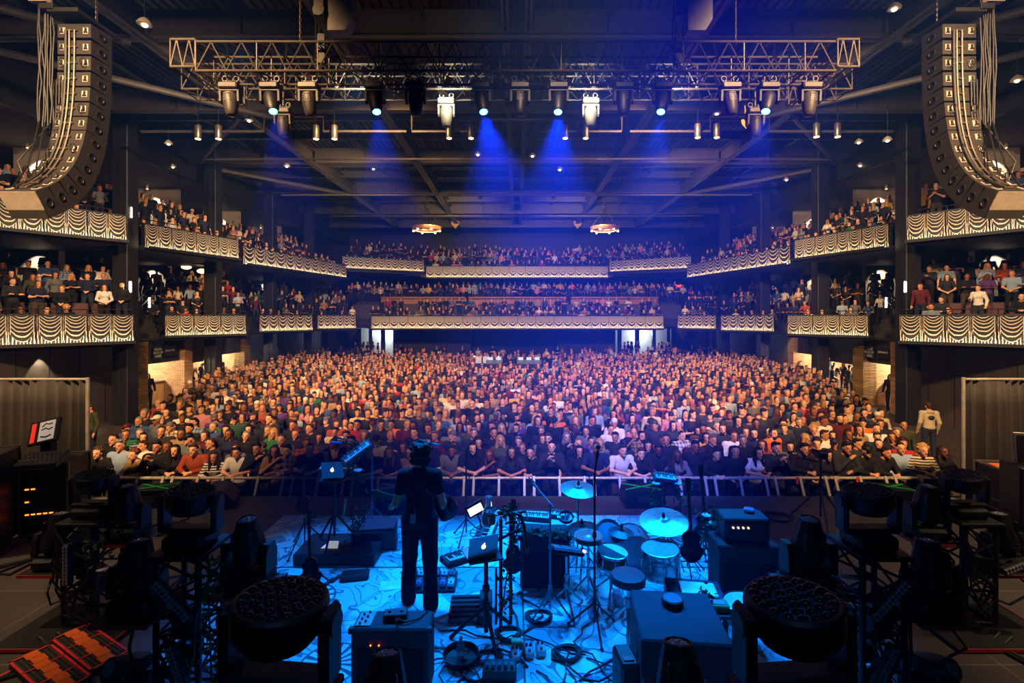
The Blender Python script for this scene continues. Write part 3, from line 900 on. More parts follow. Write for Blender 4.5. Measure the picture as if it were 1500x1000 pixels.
def paint_face(me, verts, zone, head, beard=False):
    """lips, eyes, brows and shoes differ in colour from the skin"""
    c = np.ones((len(verts), 4), dtype=np.float32)
    L = verts - np.array(head)
    x, y, z = np.abs(L[:, 0]), L[:, 1], L[:, 2]
    fr = y < -.05
    c[fr & ((x - .032) ** 2 / .016 ** 2 + (z - .004) ** 2 / .009 ** 2 < 1)] = (.22, .18, .17, 1)
    c[fr & (np.abs(x - .034) < .02) & (np.abs(z - .031) < .006)] = (.6, .5, .44, 1)
    c[fr & (x < .024) & (np.abs(z + .056) < .009)] = (.72, .38, .36, 1)
    c[zone == SHOE] = (.05, .05, .05, 1)
    a = me.attributes.new('tint', 'FLOAT_COLOR', 'POINT'); a.data.foreach_set('color', c.ravel())

BODY, SHIRTS, PANTS, HAIRS, HEADPOS = {}, {}, {}, {}, {}
POSES = ('rail', 'chin', 'arms', 'cross', 'front', 'clap', 'cup', 'phone', 'sit', 'sitback')
def get_body(pose, fem):
    k = (pose, fem)
    if k not in BODY:
        J = skeleton(pose, fem); v, q, z = surface(body_prims(J, fem), .0145)
        me = np_mesh('person', v, q); paint_face(me, v, z, J['head']); me.materials.append(M_skin)
        BODY[k] = me; HEADPOS[k] = J['head']
        me = np_mesh('trousers', *surface(leg_prims(J), .019)[:2]); me.materials.append(M_denim); PANTS[k] = me
    return BODY[k]
def get_shirt(pose, fem, sleeve, pat):
    k = (pose, fem, sleeve, pat)
    if k not in SHIRTS:
        b0 = (pose, fem, sleeve, None)
        if b0 not in SHIRTS:
            J = skeleton(pose, fem)
            me = np_mesh('shirt', *surface(shirt_prims(J, fem, sleeve, .016 if sleeve == 2 else .013, sleeve == 2), .0165)[:2]); me.materials.append(M_cloth); SHIRTS[b0] = me
        if pat:
            me = SHIRTS[b0].copy(); me.materials.clear(); me.materials.append(M_plaid if pat == 'plaid' else M_strp); SHIRTS[k] = me
    return SHIRTS[k]
def get_hair(kind):
    if kind not in HAIRS:
        me = hair_mesh(kind); me.materials.append(M_hairm); HAIRS[kind] = me
    return HAIRS[kind]

SKINS = [('#c98f6b', 5), ('#d9a27e', 5), ('#b87c58', 3), ('#8a5638', 1.2), ('#5a3824', .8)]
HAIRC = {'black': '#0c0908', 'dark brown': '#20130c', 'brown': '#3a2212', 'auburn': '#54240f', 'blonde': '#a07a42', 'grey': '#6e6862', 'sandy': '#6e4c28'}
CLOTHC = {'black': '#0b0b0d', 'charcoal': '#1f2024', 'navy': '#131b33', 'grey': '#5a5a5e', 'white': '#c9c4bc', 'tan': '#8a6a48', 'olive': '#3a3a22', 'burgundy': '#4a121c',
          'blue': '#2c4470', 'light blue': '#7f93ab', 'rust': '#8a3a1c', 'green': '#1f5a34', 'red': '#8c1c1c', 'orange': '#c8601e', 'pink': '#b0707a', 'yellow': '#b8902a', 'purple': '#4a2a6a', 'cream': '#b3a387'}
CLOTHW = {'black': 15, 'charcoal': 7, 'navy': 5, 'grey': 2.6, 'white': 2.3, 'tan': 1.2, 'olive': 1.3, 'burgundy': 1.1, 'blue': 1.6, 'light blue': 1.6, 'rust': .7, 'green': .5, 'red': .7, 'orange': .35, 'pink': .5, 'yellow': .3, 'purple': .4, 'cream': 1.2}
def pick(r, d):
    it = d.items() if isinstance(d, dict) else d
    ks, ws = zip(*it); return r.choices(ks, ws)[0]
POSETXT = {'rail': 'leaning on the rail', 'chin': 'chin on one hand', 'arms': 'arms hanging', 'cross': 'arms crossed', 'front': 'hands clasped low', 'clap': 'hands clapping',
           'cup': 'one forearm raised', 'phone': 'both hands held up', 'sit': 'sitting forward', 'sitback': 'sitting back'}
HAIRTXT = {'short': '{} hair', 'crop': 'cropped {} hair', 'long': 'long {} hair', 'curly': 'curly {} hair', 'bun': '{} hair bun', 'beard': 'bearded with {} hair', 'cap': '{} cap', 'beanie': '{} beanie', 'bald': 'bald head'}

def make_person(loc, rz, pose, fem, shirt, sleeve, hair, hairc, where, group, pat=None, skin=None, scale=1.0, pants=None, r=R):
    o = bpy.data.objects.new('person', get_body(pose, fem)); COL.objects.link(o)
    o.location = loc; o.rotation_euler = (0, 0, rz); o.scale = (scale,) * 3
    o.color = (*lin(skin or pick(r, SKINS)), 1)
    g = {0: 'T-shirt', 1: 'top', 2: 'hoodie'}[sleeve]
    ht = HAIRTXT[hair].format(hairc)
    tag(o, f"person, {pat + ' ' if pat else ''}{shirt} {g}, {ht}, {where}", 'person', group)
    for nm, me, colr, off in (('shirt', get_shirt(pose, fem, sleeve, pat), CLOTHC[shirt], None),
                              ('trousers', PANTS[(pose, fem)], pants or r.choice(['#0d0f16', '#141a2a', '#0b0b0c', '#222838', '#3a3022']), None),
                              (('cap' if hair == 'cap' else 'beanie' if hair == 'beanie' else 'hair'), get_hair(hair) if hair != 'bald' else None, (CLOTHC if hair in ('cap', 'beanie') else HAIRC).get(hairc), HEADPOS[(pose, fem)])):
        if me is None: continue
        c = bpy.data.objects.new(nm, me); COL.objects.link(c); c.parent = o; c.color = (*lin(colr), 1)
        if off is not None: c.location = off
    return o
def rand_look(r):
    fem = 1 if r.random() < .42 else 0
    hair = r.choices(('long', 'bun', 'curly', 'short'), (7, 1.2, 1, .6))[0] if fem else r.choices(('short', 'crop', 'beard', 'bald', 'cap', 'beanie', 'curly', 'long'), (7, 3, 2.4, .9, 1.2, .5, .6, .3))[0]
    hc = pick(r, {'black': 3, 'dark brown': 5, 'brown': 4, 'auburn': .8, 'blonde': 2.6 if fem else .8, 'grey': .5 if fem else 1.0, 'sandy': 1.2}.items())
    if hair in ('cap', 'beanie'): hc = r.choice(['black', 'grey', 'navy', 'white', 'olive', 'burgundy'])
    return fem, pick(r, CLOTHW), r.choices((0, 1, 2), (4, 5, 1.5))[0], hair, hc, (r.choices((None, 'plaid', 'striped'), (12, 1, .8))[0])
ORD = ['first', 'second', 'third', 'fourth', 'fifth', 'sixth', 'seventh', 'eighth', 'ninth', 'tenth', 'eleventh', 'twelfth', 'thirteenth', 'fourteenth', 'fifteenth', 'sixteenth', 'seventeenth', 'eighteenth', 'nineteenth', 'twentieth']
def ordn(i):
    """i counted from 0"""
    if i < 20: return ORD[i]
    t = ['twenty', 'thirty', 'forty', 'fifty'][(i + 1) // 10 - 2]; u = (i + 1) % 10
    return {'twenty': 'twentieth', 'thirty': 'thirtieth', 'forty': 'fortieth', 'fifty': 'fiftieth'}[t] if u == 0 else t + '-' + ORD[u - 1]
# ------------------------------------------------------------------ the audience
RP = random.Random(21)
def half_w(y, s):
    a = [(10.3, 8.6), (12.5, 10.0), (15, 11.0), (20, 13.2), (25, 15.4), (34, 16.4), (40, 16.4)]
    for (y0, w0), (y1, w1) in zip(a, a[1:]):
        if y <= y1: return w0 + (w1 - w0) * (y - y0) / (y1 - y0)
    return 16.4
# front row, left to right: pixel column, feminine build, shirt, sleeve, hair, hair colour, pattern, pose
FRONT = [(150, 1, 'black', 0, 'curly', 'brown', None, 'rail'), (178, 0, 'light blue', 1, 'short', 'grey', None, 'arms'), (206, 1, 'tan', 1, 'curly', 'auburn', None, 'rail'), (231, 0, 'black', 1, 'short', 'black', None, 'phone'),
         (262, 1, 'black', 1, 'long', 'black', None, 'rail'), (290, 0, 'rust', 1, 'short', 'brown', None, 'rail'), (318, 1, 'white', 1, 'long', 'dark brown', 'striped', 'rail'), (352, 0, 'white', 0, 'short', 'black', None, 'rail'),
         (381, 0, 'navy', 1, 'short', 'black', None, 'chin'), (404, 1, 'tan', 0, 'long', 'brown', None, 'chin'), (428, 0, 'grey', 1, 'short', 'black', 'plaid', 'rail'), (456, 0, 'charcoal', 0, 'crop', 'brown', None, 'rail'), (482, 1, 'black', 1, 'long', 'black', None, 'rail'),
         (508, 1, 'charcoal', 1, 'long', 'brown', None, 'rail'), (545, 0, 'black', 0, 'short', 'dark brown', None, 'rail'), (572, 1, 'charcoal', 0, 'long', 'sandy', None, 'rail'), (598, 1, 'tan', 1, 'bun', 'brown', None, 'front'), (628, 0, 'black', 0, 'beard', 'black', None, 'rail'),
         (662, 0, 'grey', 2, 'short', 'black', None, 'rail'), (690, 0, 'black', 0, 'long', 'black', None, 'rail'), (718, 1, 'black', 0, 'long', 'auburn', None, 'chin'), (750, 0, 'charcoal', 0, 'long', 'dark brown', None, 'rail'), (779, 0, 'black', 1, 'crop', 'dark brown', None, 'rail'),
         (808, 0, 'charcoal', 1, 'crop', 'black', None, 'phone'), (848, 1, 'black', 1, 'long', 'black', None, 'front'), (872, 0, 'navy', 0, 'crop', 'brown', None, 'rail'), (908, 0, 'white', 0, 'short', 'dark brown', None, 'rail'), (937, 0, 'black', 0, 'short', 'brown', None, 'rail'),
         (965, 0, 'black', 1, 'short', 'black', None, 'rail'), (990, 1, 'grey', 1, 'long', 'brown', None, 'rail'), (1018, 0, 'black', 1, 'short', 'black', None, 'arms'), (1047, 0, 'black', 1, 'short', 'dark brown', None, 'rail'), (1077, 0, 'black', 0, 'crop', 'dark brown', None, 'front'),
         (1104, 1, 'white', 0, 'long', 'black', None, 'rail'), (1135, 0, 'charcoal', 1, 'short', 'black', None, 'phone'), (1170, 0, 'black', 1, 'short', 'black', None, 'rail'), (1188, 1, 'charcoal', 1, 'long', 'auburn', None, 'front'), (1205, 1, 'black', 1, 'short', 'black', None, 'rail'),
         (1233, 0, 'charcoal', 1, 'short', 'black', None, 'chin'), (1262, 0, 'black', 1, 'cap', 'black', None, 'rail'), (1288, 0, 'black', 1, 'short', 'dark brown', None, 'rail'), (1318, 0, 'light blue', 1, 'crop', 'black', None, 'front'), (1345, 1, 'cream', 1, 'curly', 'blonde', 'striped', 'rail'), (1372, 1, 'black', 1, 'long', 'dark brown', None, 'rail')]
YB = 9.96
n_ind = 0
for i, (px_, fem, sh, sl, hr, hc, pat, pose) in enumerate(FRONT):
    y = YB + .40 + RP.uniform(-.04, .06) + (.04 if pose in ('rail', 'chin') else .02)
    x = (px_ - CX) / FPX * y
    make_person((x, y, FLOOR_Z), RP.uniform(-.25, .25) + x * -.012, pose, fem, sh, sl, hr, hc, f'{ordn(i)} from left along the barrier', 'audience in the front row', pat, scale=RP.uniform(.95, 1.04) - .03 * fem, r=RP)
    n_ind += 1
# people the photo picks out further back: row, pixel column, look
PICKS = {(1, 1132): (0, 'orange', 1, 'beard', 'dark brown', None), (1, 700): (0, 'charcoal', 1, 'short', 'grey', None), (2, 645): (0, 'grey', 0, 'crop', 'grey', None), (2, 540): (0, 'red', 1, 'short', 'black', None),
         (3, 1190): (0, 'white', 1, 'short', 'brown', None), (2, 1120): (0, 'black', 1, 'cap', 'white', None), (1, 970): (0, 'red', 0, 'short', 'brown', None), (3, 240): (0, 'grey', 0, 'cap', 'white', None), (2, 265): (0, 'black', 1, 'short', 'black', 'plaid'),
         (3, 330): (0, 'green', 0, 'short', 'brown', None), (1, 300): (1, 'burgundy', 1, 'long', 'brown', None), (1, 1215): (0, 'white', 0, 'short', 'brown', None), (4, 1060): (0, 'white', 1, 'cap', 'white', None), (2, 858): (0, 'grey', 1, 'crop', 'brown', None)}
rows = []
y = YB + 1.0
while y < 36.5:
    rows.append(y); y += .64 + .004 * len(rows)
stuff = []                                        # (x, y, z, rz, sit)
ROWW = ['second', 'third', 'fourth', 'fifth', 'sixth']
for ri, y0 in enumerate(rows):
    wl = half_w(y0, -1)
    x = -wl + RP.uniform(0, .3); k = 0; line = []
    while x < wl:
        yy = y0 + RP.uniform(-.17, .17)
        free = not (28.6 < yy < 33.5 and -2.9 < x < 2.5)      # the mixing platform
        if free: line.append((x, yy))
        x += RP.uniform(.44, .62) if ri < 5 else RP.uniform(.42, .62)
    used = {}
    for (r_, px_), look in PICKS.items():
        if r_ == ri and line:
            j = min(range(len(line)), key=lambda j: abs(line[j][0] / line[j][1] * FPX + CX - px_)); used[j] = look
    for j, (x, yy) in enumerate(line):
        rz = RP.uniform(-.45, .45) - x * .012
        if ri < 4:
            fem, sh, sl, hr, hc, pat = used.get(j) or rand_look(RP)
            pose = RP.choices(('arms', 'cross', 'front', 'clap', 'cup', 'phone'), (4, 3, 4, 1, 2, .6))[0]
            make_person((x, yy, FLOOR_Z), rz, pose, fem, sh, sl, hr, hc, f'{ordn(j)} from left in {ROWW[ri]} row', f'audience standing in the {ROWW[ri]} row', pat, scale=RP.uniform(.94, 1.06) - .05 * fem, r=RP)
            n_ind += 1
        else: stuff.append((x, yy, FLOOR_Z, rz, 0))
print('floor individuals', n_ind, 'stuff', len(stuff))
# balconies: the boxes nearest the stage as persons, the rest as the crowd
BAL = 0
def bal_person(x, y, z, rz, sit, where, group):
    global BAL
    fem, sh, sl, hr, hc, pat = rand_look(RP)
    pose = RP.choice(('sit', 'sit', 'sitback')) if sit else RP.choices(('arms', 'cross', 'front', 'clap', 'cup'), (3, 3, 3, 1, 2))[0]
    make_person((x, y, z), rz, pose, fem, sh, sl, hr, hc, where, group, pat, scale=RP.uniform(.95, 1.05) - .04 * fem, r=RP)
    BAL += 1
for s, side in ((-1, 'left'), (1, 'right')):
    cnt = {}
    for lev, (Z0, SEG, tag_) in enumerate(((ZL - .92, LOW, 'lower'), (ZU - .9, UPP, 'upper'))):
        for i, (a, c, n_) in enumerate(SEG):
            d = V((c[0] - a[0], c[1] - a[1], 0)); L = d.length; d.normalize()
            inw = V((-d.y, d.x, 0)); ang = math.atan2(d.y, d.x)
            for k in range(5):
                xk = .4 - (.6 if k else 0)
                while xk < L + (.3 if k else -.3):
                    if RP.random() < (.5, .6, .95, .95, .9)[k] or (i > 0 and RP.random() < .7):
                        p = V((a[0], a[1], 0)) + d * xk + inw * (.80 + .86 * k + RP.uniform(-.06, .06))
                        sit = k == 0 or (k == 1 and RP.random() < .6)
                        blocked = any(abs(p.x + 16) < .6 and abs(p.y - q) < .6 for q in (20.1, 25.9, 31.9, 37.9)) or any(-21.3 < p.x < -18.7 and abs(p.y - .15 - q) < .5 for q in (20.7, 27.2, 33.2, 39.0))
                        if not blocked and p.x > -23.7:
                            rz = ang + RP.uniform(-.35, .35); z = Z0 + (.42, .36)[lev] * k
                            X = p.x if s < 0 else -p.x
                            if s > 0: rz = -rz
                            fx = CX + FPX * X / p.y
                            if i == 0 and -12 < fx < 1512:
                                key = (tag_, k); cnt[key] = cnt.get(key, 0) + 1
                                bal_person(X, p.y, z, rz, sit, f'{ordn(cnt[key] - 1)} in {("front", "second", "third", "fourth", "fifth")[k]} row, {tag_} {side} box', f'audience in the {tag_} {side} balcony box by the stage')
                            elif -40 < fx < 1540: stuff.append((X, p.y, z, rz, int(sit)))
                    xk += RP.uniform(.46, .66)
    # standing along the sides between the boxes, upper slanted wing
    for k in range(4):
        for j in range(11):
            if RP.random() < .8:
                p = V((-14.0 + j * .56, 40.7 + j * .33 + k * .8 + RP.uniform(-.1, .1), 7.06 + (.36 * k))); stuff.append((p.x if s < 0 else -p.x, p.y, p.z, RP.uniform(-.4, .4), int(k == 0)))
    for j in range(34):
        yy = RP.uniform(33, 44.5); xx = RP.uniform(16.0, 16.9) - .2
        stuff.append((s * xx, yy, FLOOR_Z, RP.uniform(-1, 1), 0))
    ya, yb = BAYS[s]['op'][0][0], BAYS[s]['op'][2][1]
    for j in range(16): stuff.append((s * RP.uniform(16.2, 20.5), RP.uniform(ya + 2.6, yb), FLOOR_Z, RP.uniform(-3, 3), 0))
# rear balconies
for k in range(3):
    x = -11.2 - .6 * k
    while x < 11.2 + .6 * k:
        if RP.random() < .82: stuff.append((x, 39.35 + k * 1.0, ZL - .9 + .33 * k, RP.uniform(-.3, .3), 1 if k < 2 else 0))
        x += RP.uniform(.45, .62)
for k in range(2):
    x = -14.5
    while x < 14.5:
        if RP.random() < .88: stuff.append((x, 42.4 + .9 * k, 4.15 + .3 * k, RP.uniform(-.3, .3), 0))
        x += RP.uniform(.42, .6)
for k in range(5):
    x = -7.6
    while x < 7.6:
        if RP.random() < (.85, .85, .85, .6, .35)[k]: stuff.append((x, 42.75 + .9 * k, 6.7 + .36 * k, RP.uniform(-.3, .3), int(k == 0)))
        x += RP.uniform(.42, .6)
for j in range(26):
    x = RP.choice((-12.4, 11.7)) + RP.uniform(-2.2, 2.2); stuff.append((x, RP.uniform(43.6, 44.1), FLOOR_Z + .35, RP.uniform(-3, 3), 0))
for j in range(60):
    x = RP.uniform(-14, 14)
    stuff.append((x, RP.uniform(37.2, 43.8), FLOOR_Z, RP.uniform(-.4, .4), 0))
open('/tmp/crowd.log','w').write(f'floor {n_ind} balcony {BAL} stuff {len(stuff)}') if 0 else None
print('balcony individuals', BAL, 'stuff in all', len(stuff))

def crowd_proto(pose, fem, hair, vox, legs=True):
    J = skeleton(pose, fem); P = body_prims(J, fem, fine=False, face=vox < .03)
    for pr, z, k in hair_prims(hair) if hair != 'bald' else []:
        h = J['head']
        if hair not in ('cap', 'beanie') and pr[0] == 'e' and pr[1][1] < .03:        # keep the face clear
            pr = ('e', (pr[1][0], pr[1][1] + .022, pr[1][2] + .022), pr[2])
        q = (pr[0], tup(h + V(pr[1])), tup(h + V(pr[2])), *pr[3:]) if pr[0] == 'c' else (pr[0], tup(h + V(pr[1])), pr[2], *pr[3:])
        P.append((q, HAIR, 0))
    v, q, z = surface(P, vox)
    # sleeves reach the wrist on every other proto
    L = v - np.array(J['head']); fr = (z == SKIN) & (L[:, 1] < -.055) & (np.abs(np.abs(L[:, 0]) - .032) < .018) & (np.abs(L[:, 2] - .008) < .014)
    z = z.copy(); z[fr] = 5
    return v, q, z
def rgbs(names): return [lin(c) for c in names]
def make_crowd(stuff):
    RC = random.Random(5); rg = np.random.RandomState(4)
    LOD = {}
    VS, QS, CS, off = [], [], [], 0
    cl = list(CLOTHW); 
    for (x, y, z, rz, sit) in stuff:
        dist = math.hypot(x, y)
        vox = .030 if dist < 17.5 else .040 if dist < 24 else .055
        fem = 1 if RC.random() < .42 else 0
        pose = RC.choice(('sit', 'sitback')) if sit else RC.choices(('arms', 'cross', 'front', 'cup', 'clap'), (4, 3, 4, 1.5, 1))[0]
        hair = RC.choices(('long', 'bun', 'short'), (6, 1, 1))[0] if fem else RC.choices(('short', 'crop', 'beard', 'bald', 'cap'), (6, 3, 2, .8, 1))[0]
        k = (pose, fem, hair, vox)
        if k not in LOD: LOD[k] = crowd_proto(*k)
        v, q, zn = LOD[k]
        s = RC.uniform(.94, 1.06) - .04 * fem
        c, sn = math.cos(rz) * s, math.sin(rz) * s
        w = np.empty_like(v); w[:, 0] = v[:, 0] * c - v[:, 1] * sn + x; w[:, 1] = v[:, 0] * sn + v[:, 1] * c + y; w[:, 2] = v[:, 2] * s + z
        skin = np.array(lin(pick(RC, SKINS))); hc = pick(RC, {'black': 3, 'dark brown': 5, 'brown': 4, 'auburn': .8, 'blonde': 2.2 if fem else .8, 'grey': .8, 'sandy': 1.2}.items())
        hcol = lin(HAIRC[hc]) if hair != 'cap' else lin(CLOTHC[RC.choice(('black', 'grey', 'navy', 'white'))])
        sh = lin(CLOTHC[pick(RC, CLOTHW)])
        pal = np.array([skin, sh, lin(RC.choice(['#0d0f16', '#141a2a', '#0b0b0c', '#222838'])), hcol, (.01, .01, .01), skin * .45])
        zz = zn
        VS.append(w.astype(np.float32)); QS.append(q + off); CS.append(pal[zz].astype(np.float32)); off += len(v)
    me = np_mesh('crowd', np.concatenate(VS), np.concatenate(QS))
    c = np.concatenate(CS); c = np.concatenate([c, np.ones((len(c), 1), np.float32)], 1)
    a = me.attributes.new('tint', 'FLOAT_COLOR', 'POINT'); a.data.foreach_set('color', c.ravel())
    t = NT('crowd_cloth_and_skin'); at = t.n('ShaderNodeAttribute'); at.attribute_name = 'tint'
    nz = t.noise(30, t.coord(), 2)
    t.bsdf(t.mix(1.0, at.outputs['Color'], t.math('MULTIPLY_ADD', nz, .5, .75), 'MULTIPLY'), .75, 0, .3)
    me.materials.append(t.m)
    o = bpy.data.objects.new('crowd', me); COL.objects.link(o)
    tag(o, 'dense standing crowd filling the floor behind the first rows and the far balconies', 'crowd', kind='stuff')
    print('crowd verts', off)
make_crowd(stuff)
# ------------------------------------------------------------------ barrier, flown sound, trusses, lamps
M_alu = mat('barrier_aluminium', '#b9b2a6', .45, .6)
M_redtape = mat('red_tape', '#c02a20', .6)
M_pa = mat('loudspeaker_paint', '#262321', .6, var=.1)
M_plate = mat('connector_plate', '#a0968a', .5)
M_truss = mat('truss_aluminium', '#433d36', .5, .5)
M_trussb = mat('black_truss', '#15161a', .5, .4)
M_lampb = mat('lamp_housing_black', '#101014', .5, var=.2)
M_lampg = mat('lamp_housing_grey', '#2d2925', .5, var=.12)
M_lens = mat('dark_lens', '#1a1c20', .1, .2)
M_cable = mat('cable_rubber', '#0b0b0c', .6)
M_chain = mat('hoist_chain', '#57504a', .5, .6)
M_lit = emat('lit_blue_lens', '#2f9dff', 30)
M_redled = mat('red_edge_trim', '#a02a2a', .5)

# crowd barrier in sections
bar = None
nb = 14; x0, x1 = -8.25, 8.75; wb = (x1 - x0) / nb
for i in range(nb):
    loc = (x0 + i * wb, YB, FLOOR_Z)
    lab = f'aluminium crowd barrier section with slanted braces, {ordn(i)} from left before the front row'
    if bar is None:
        bar = thing('crowd_barrier', lab, 'barrier', loc, 0, 'barrier sections along the stage')
        b = MB(); b.box((wb / 2, 0, 1.14), (wb - .01, .09, .05), bev=.015); b.build('top_rail', M_alu, bar)
        for k in (.08, .5, .92):
            b = MB(); b.box((0, 0, 0), (.055, .02, 1.3), bev=.006)
            o = b.build('brace', M_alu, bar); o.location = (k * wb, -.30, .60); o.rotation_euler = (-.42, 0, 0)
        for k in (.02, .34, .66, .98):
            b = MB(); b.box((k * wb, .02, .58), (.03, .04, 1.1)); b.build('upright', M_trussb, bar, smooth=0)
        b = MB(); b.box((wb / 2, -.28, .02), (wb - .02, .62, .03)); b.build('foot_plate', M_trussb, bar, smooth=0)
        b = MB(); b.box((wb / 2, .02, .3), (wb - .03, .012, .5)); b.build('kick_panel', mat('kick_panel', '#232120', .6), bar, smooth=0)
        o = bar
    else: o = dup(bar, loc, label=lab)
    if i in (3, 5, 11, 12):
        b = MB(); b.box((wb * .45, -.05, 1.10), (.05, .012, .13)); tp = b.build('tape', M_redtape, o, smooth=0); tp['label'] = 'strip of red tape'

# ---- line arrays
def line_array(s, label):
    t = thing('line_array', label, 'loudspeaker', (s * 9.02, 10.54, 9.2), 0, 'flown line arrays')
    tilts = [0, 0, 1, 2, 4, 6, 9, 13, 19, 26, 34, 43, 52, 60]
    p = Vector((0, 0, 0)); hinge = []
    for k, a in enumerate(tilts):
        a = math.radians(a)
        M = T(p) @ rotx(a) if False else T(p) @ Matrix.Rotation(-a, 4, 'X')
        # local: front at y=0, rear at y=-.52; z down from 0
        h, hr, dp, w = .335, .28, .52, .70
        b = MB(); b.M = M
        poly = [(0, 0), (0, -h), (-dp, -(h + hr) / 2), (-dp, -(h - hr) / 2)]     # (y, z)
        b.prism([(y, z) for y, z in poly], w - .02, T(-(w - .02) / 2, 0, 0) @ Matrix(((0, 0, 1, 0), (1, 0, 0, 0), (0, 1, 0, 0), (0, 0, 0, 1))))
        c = b.build('speaker_cabinet', M_pa, t, smooth=0)
        for sx in (-1, 1):
            b = MB(); b.M = M; b.box((sx * .235, -dp - .005, -h / 2), (.11, .012, .13), bev=.003); b.build('connector_plate', M_plate, c, smooth=0)
            b = MB(); b.M = M
            b.prism([(-.042, -.05), (.042, -.05), (.016, .0), (.02, .05), (-.02, .05), (-.016, 0)], .02, T(sx * .245, -dp - .008, -h / 2) @ rotx(PI / 2)); b.build('rear_handle', M_black, c, smooth=0)
            b = MB(); b.M = M; b.lathe([(.0, 0), (.075, 0), (.075, .012), (.055, .016), (.05, .004), (0, .004)], 16, T(sx * (w / 2 - .012), -.26, -h / 2) @ roty(sx * PI / 2) @ Matrix.Diagonal((1, 1.25, 1, 1))); b.build('side_handle', M_black, c)
        if k == len(tilts) - 1:
            b = MB(); b.M = M; b.box((0, -dp / 2, -h / 2 - (h + hr) / 4 - .004), (w - .02, dp - .01, .012), rotx(math.atan2((h - hr) / 2, dp))); e = b.build('underside', mat('lit_tone_underside', '#8f8478', .6), c, smooth=0); e['label'] = 'flat underside in a painted lit tone'  # stage light on the underside is put into this paler plate
        hinge.append((M @ Vector((0, -dp - .02, -h / 2))))
        p = p + Vector((0, -math.sin(a) * h, -math.cos(a) * h))
    b = MB(); b.M = Matrix()
    for sx in (-.075, .03):
        b.tube([q + Vector((sx, -.01, 0)) for q in hinge], .018, 6)
    for q in hinge: b.box((q.x - .02, q.y + .0, q.z), (.2, .03, .03))
    b.build('rigging_rods', M_chain, t)
    b = MB(); b.tube([q + Vector((-.14, -.015, 0)) for q in hinge], .028, 6); b.build('rigging_shadow_gap', M_cable, t)  # dark tube standing in for the shaded gap beside the rods
    # last cabinet's flat underside frame
    b = MB(); b.box((0, -.25, .10), (.62, 1.1, .09), bev=.01); b.box((-.3 * -s, -.75, .16), (.28, .16, .12), bev=.01); b.build('flying_frame', M_black, t)
    b = MB(); b.box((s * .42, -.82, .28), (.34, .14, .13), bev=.01); b.build('hoist_bracket', M_plate, t, smooth=0)
    for (cx, cyy) in ((-s * .22, -.25), (s * .36, -.7)):
        b = MB()
        for k in range(30): b.tube([(cx + .018 * math.cos(q) * (1 if k % 2 else .35), cyy + .018 * math.cos(q) * (.35 if k % 2 else 1), .16 + k * .055 + .034 * math.sin(q)) for q in [j * PI / 3 for j in range(6)]], .008, 4, closed=True)
        b.build('chain', M_chain, t)
    rr = random.Random(4)
    for k in range(7):
        xo = s * (.34 + .03 * k)
        pts = [(s * (.36 + .02 * k), -.66, 1.5)]
        for j in range(9):
            f = j / 8
            pts.append((xo + rr.uniform(-.02, .02), -.62 - .02 * k + rr.uniform(-.02, .02), .9 - 3.1 * f + (.1 if k % 2 else 0)))
        if k % 2 == 0: pts += [(xo - s * .1, -.62, -2.35), (xo - s * .16, -.6, -1.9), (xo - s * .17, -.6, -1.2)]
        else:
            q = hinge[11 + (k % 3)]; pts += [(s * (.3 - .1 * k), q.y - .12, q.z + .35), (q.x + s * .1, q.y - .08, q.z)]
        b = MB(); b.tube(pts, .014, 6); b.build('cable', M_cable, t)
    for sx in (-.2, .22):
        q = hinge
        for k in range(2, 13, 3):
          b = MB(); b.tube([q[k] + Vector((sx + .06 * math.cos(a), -.03, .09 * math.sin(a))) for a in [j * PI / 5 for j in range(10)]], .008, 5, closed=True)
          b.build('cable_loop', M_cable, t)
    return t
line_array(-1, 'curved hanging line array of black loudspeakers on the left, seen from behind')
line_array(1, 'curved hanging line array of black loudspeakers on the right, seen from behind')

# ---- box truss
def lattice(b, L, w, h, r=.012, step=.52):
    n = max(1, round(L / step)); st = L / n
    for (y0, z0, y1, z1) in ((0, 0, 0, h), (w, 0, w, h), (0, 0, w, 0), (0, h, w, h)):
        for k in range(n):
            a, c = (k * st, y0, z0), ((k + .5) * st, y1, z1); e = ((k + 1) * st, y0, z0)
            b.cyl(a, c, r, n=6); b.cyl(c, e, r, n=6)
        for k in range(0, n + 1, 2): b.cyl((k * st, y0, z0), (k * st, y1, z1), r, n=6)
def truss(name, label, loc, L, w, h, m, rot=(0, 0, 0), r=.024, group=None, step=.52):
    t = thing(name, label, 'truss', loc, 0, group, rot=rot)
    for (y, z) in ((0, 0), (w, 0), (0, h), (w, h)):
        b = MB(); b.cyl((0, y, z), (L, y, z), r, n=8)
        b.build('chord', m, t)
    b = MB(); lattice(b, L, w, h, r * .5, step); b.build('lacing', m, t)
    return t
t1 = truss('lighting_truss', 'front lighting truss above the stage edge carrying the blue lamps', (-5.42, 8.3, 7.36), 10.8, .5, .49, M_truss, group='overhead lighting trusses')
truss('lighting_truss', 'rear lighting truss behind the lamps, washed bright white in places', (-6.75, 9.9, 7.79), 13.5, .5, .5, M_truss, group='overhead lighting trusses')
truss('truss_corner', 'short box truss frame at the left end of the front truss', (-5.85, 8.3, 7.43), .42, 1.5, .46, M_truss, step=.21, group='truss end frames')
truss('truss_corner', 'short box truss frame at the right end of the front truss', (5.42, 8.3, 7.43), .36, 1.5, .46, M_truss, step=.18, group='truss end frames')
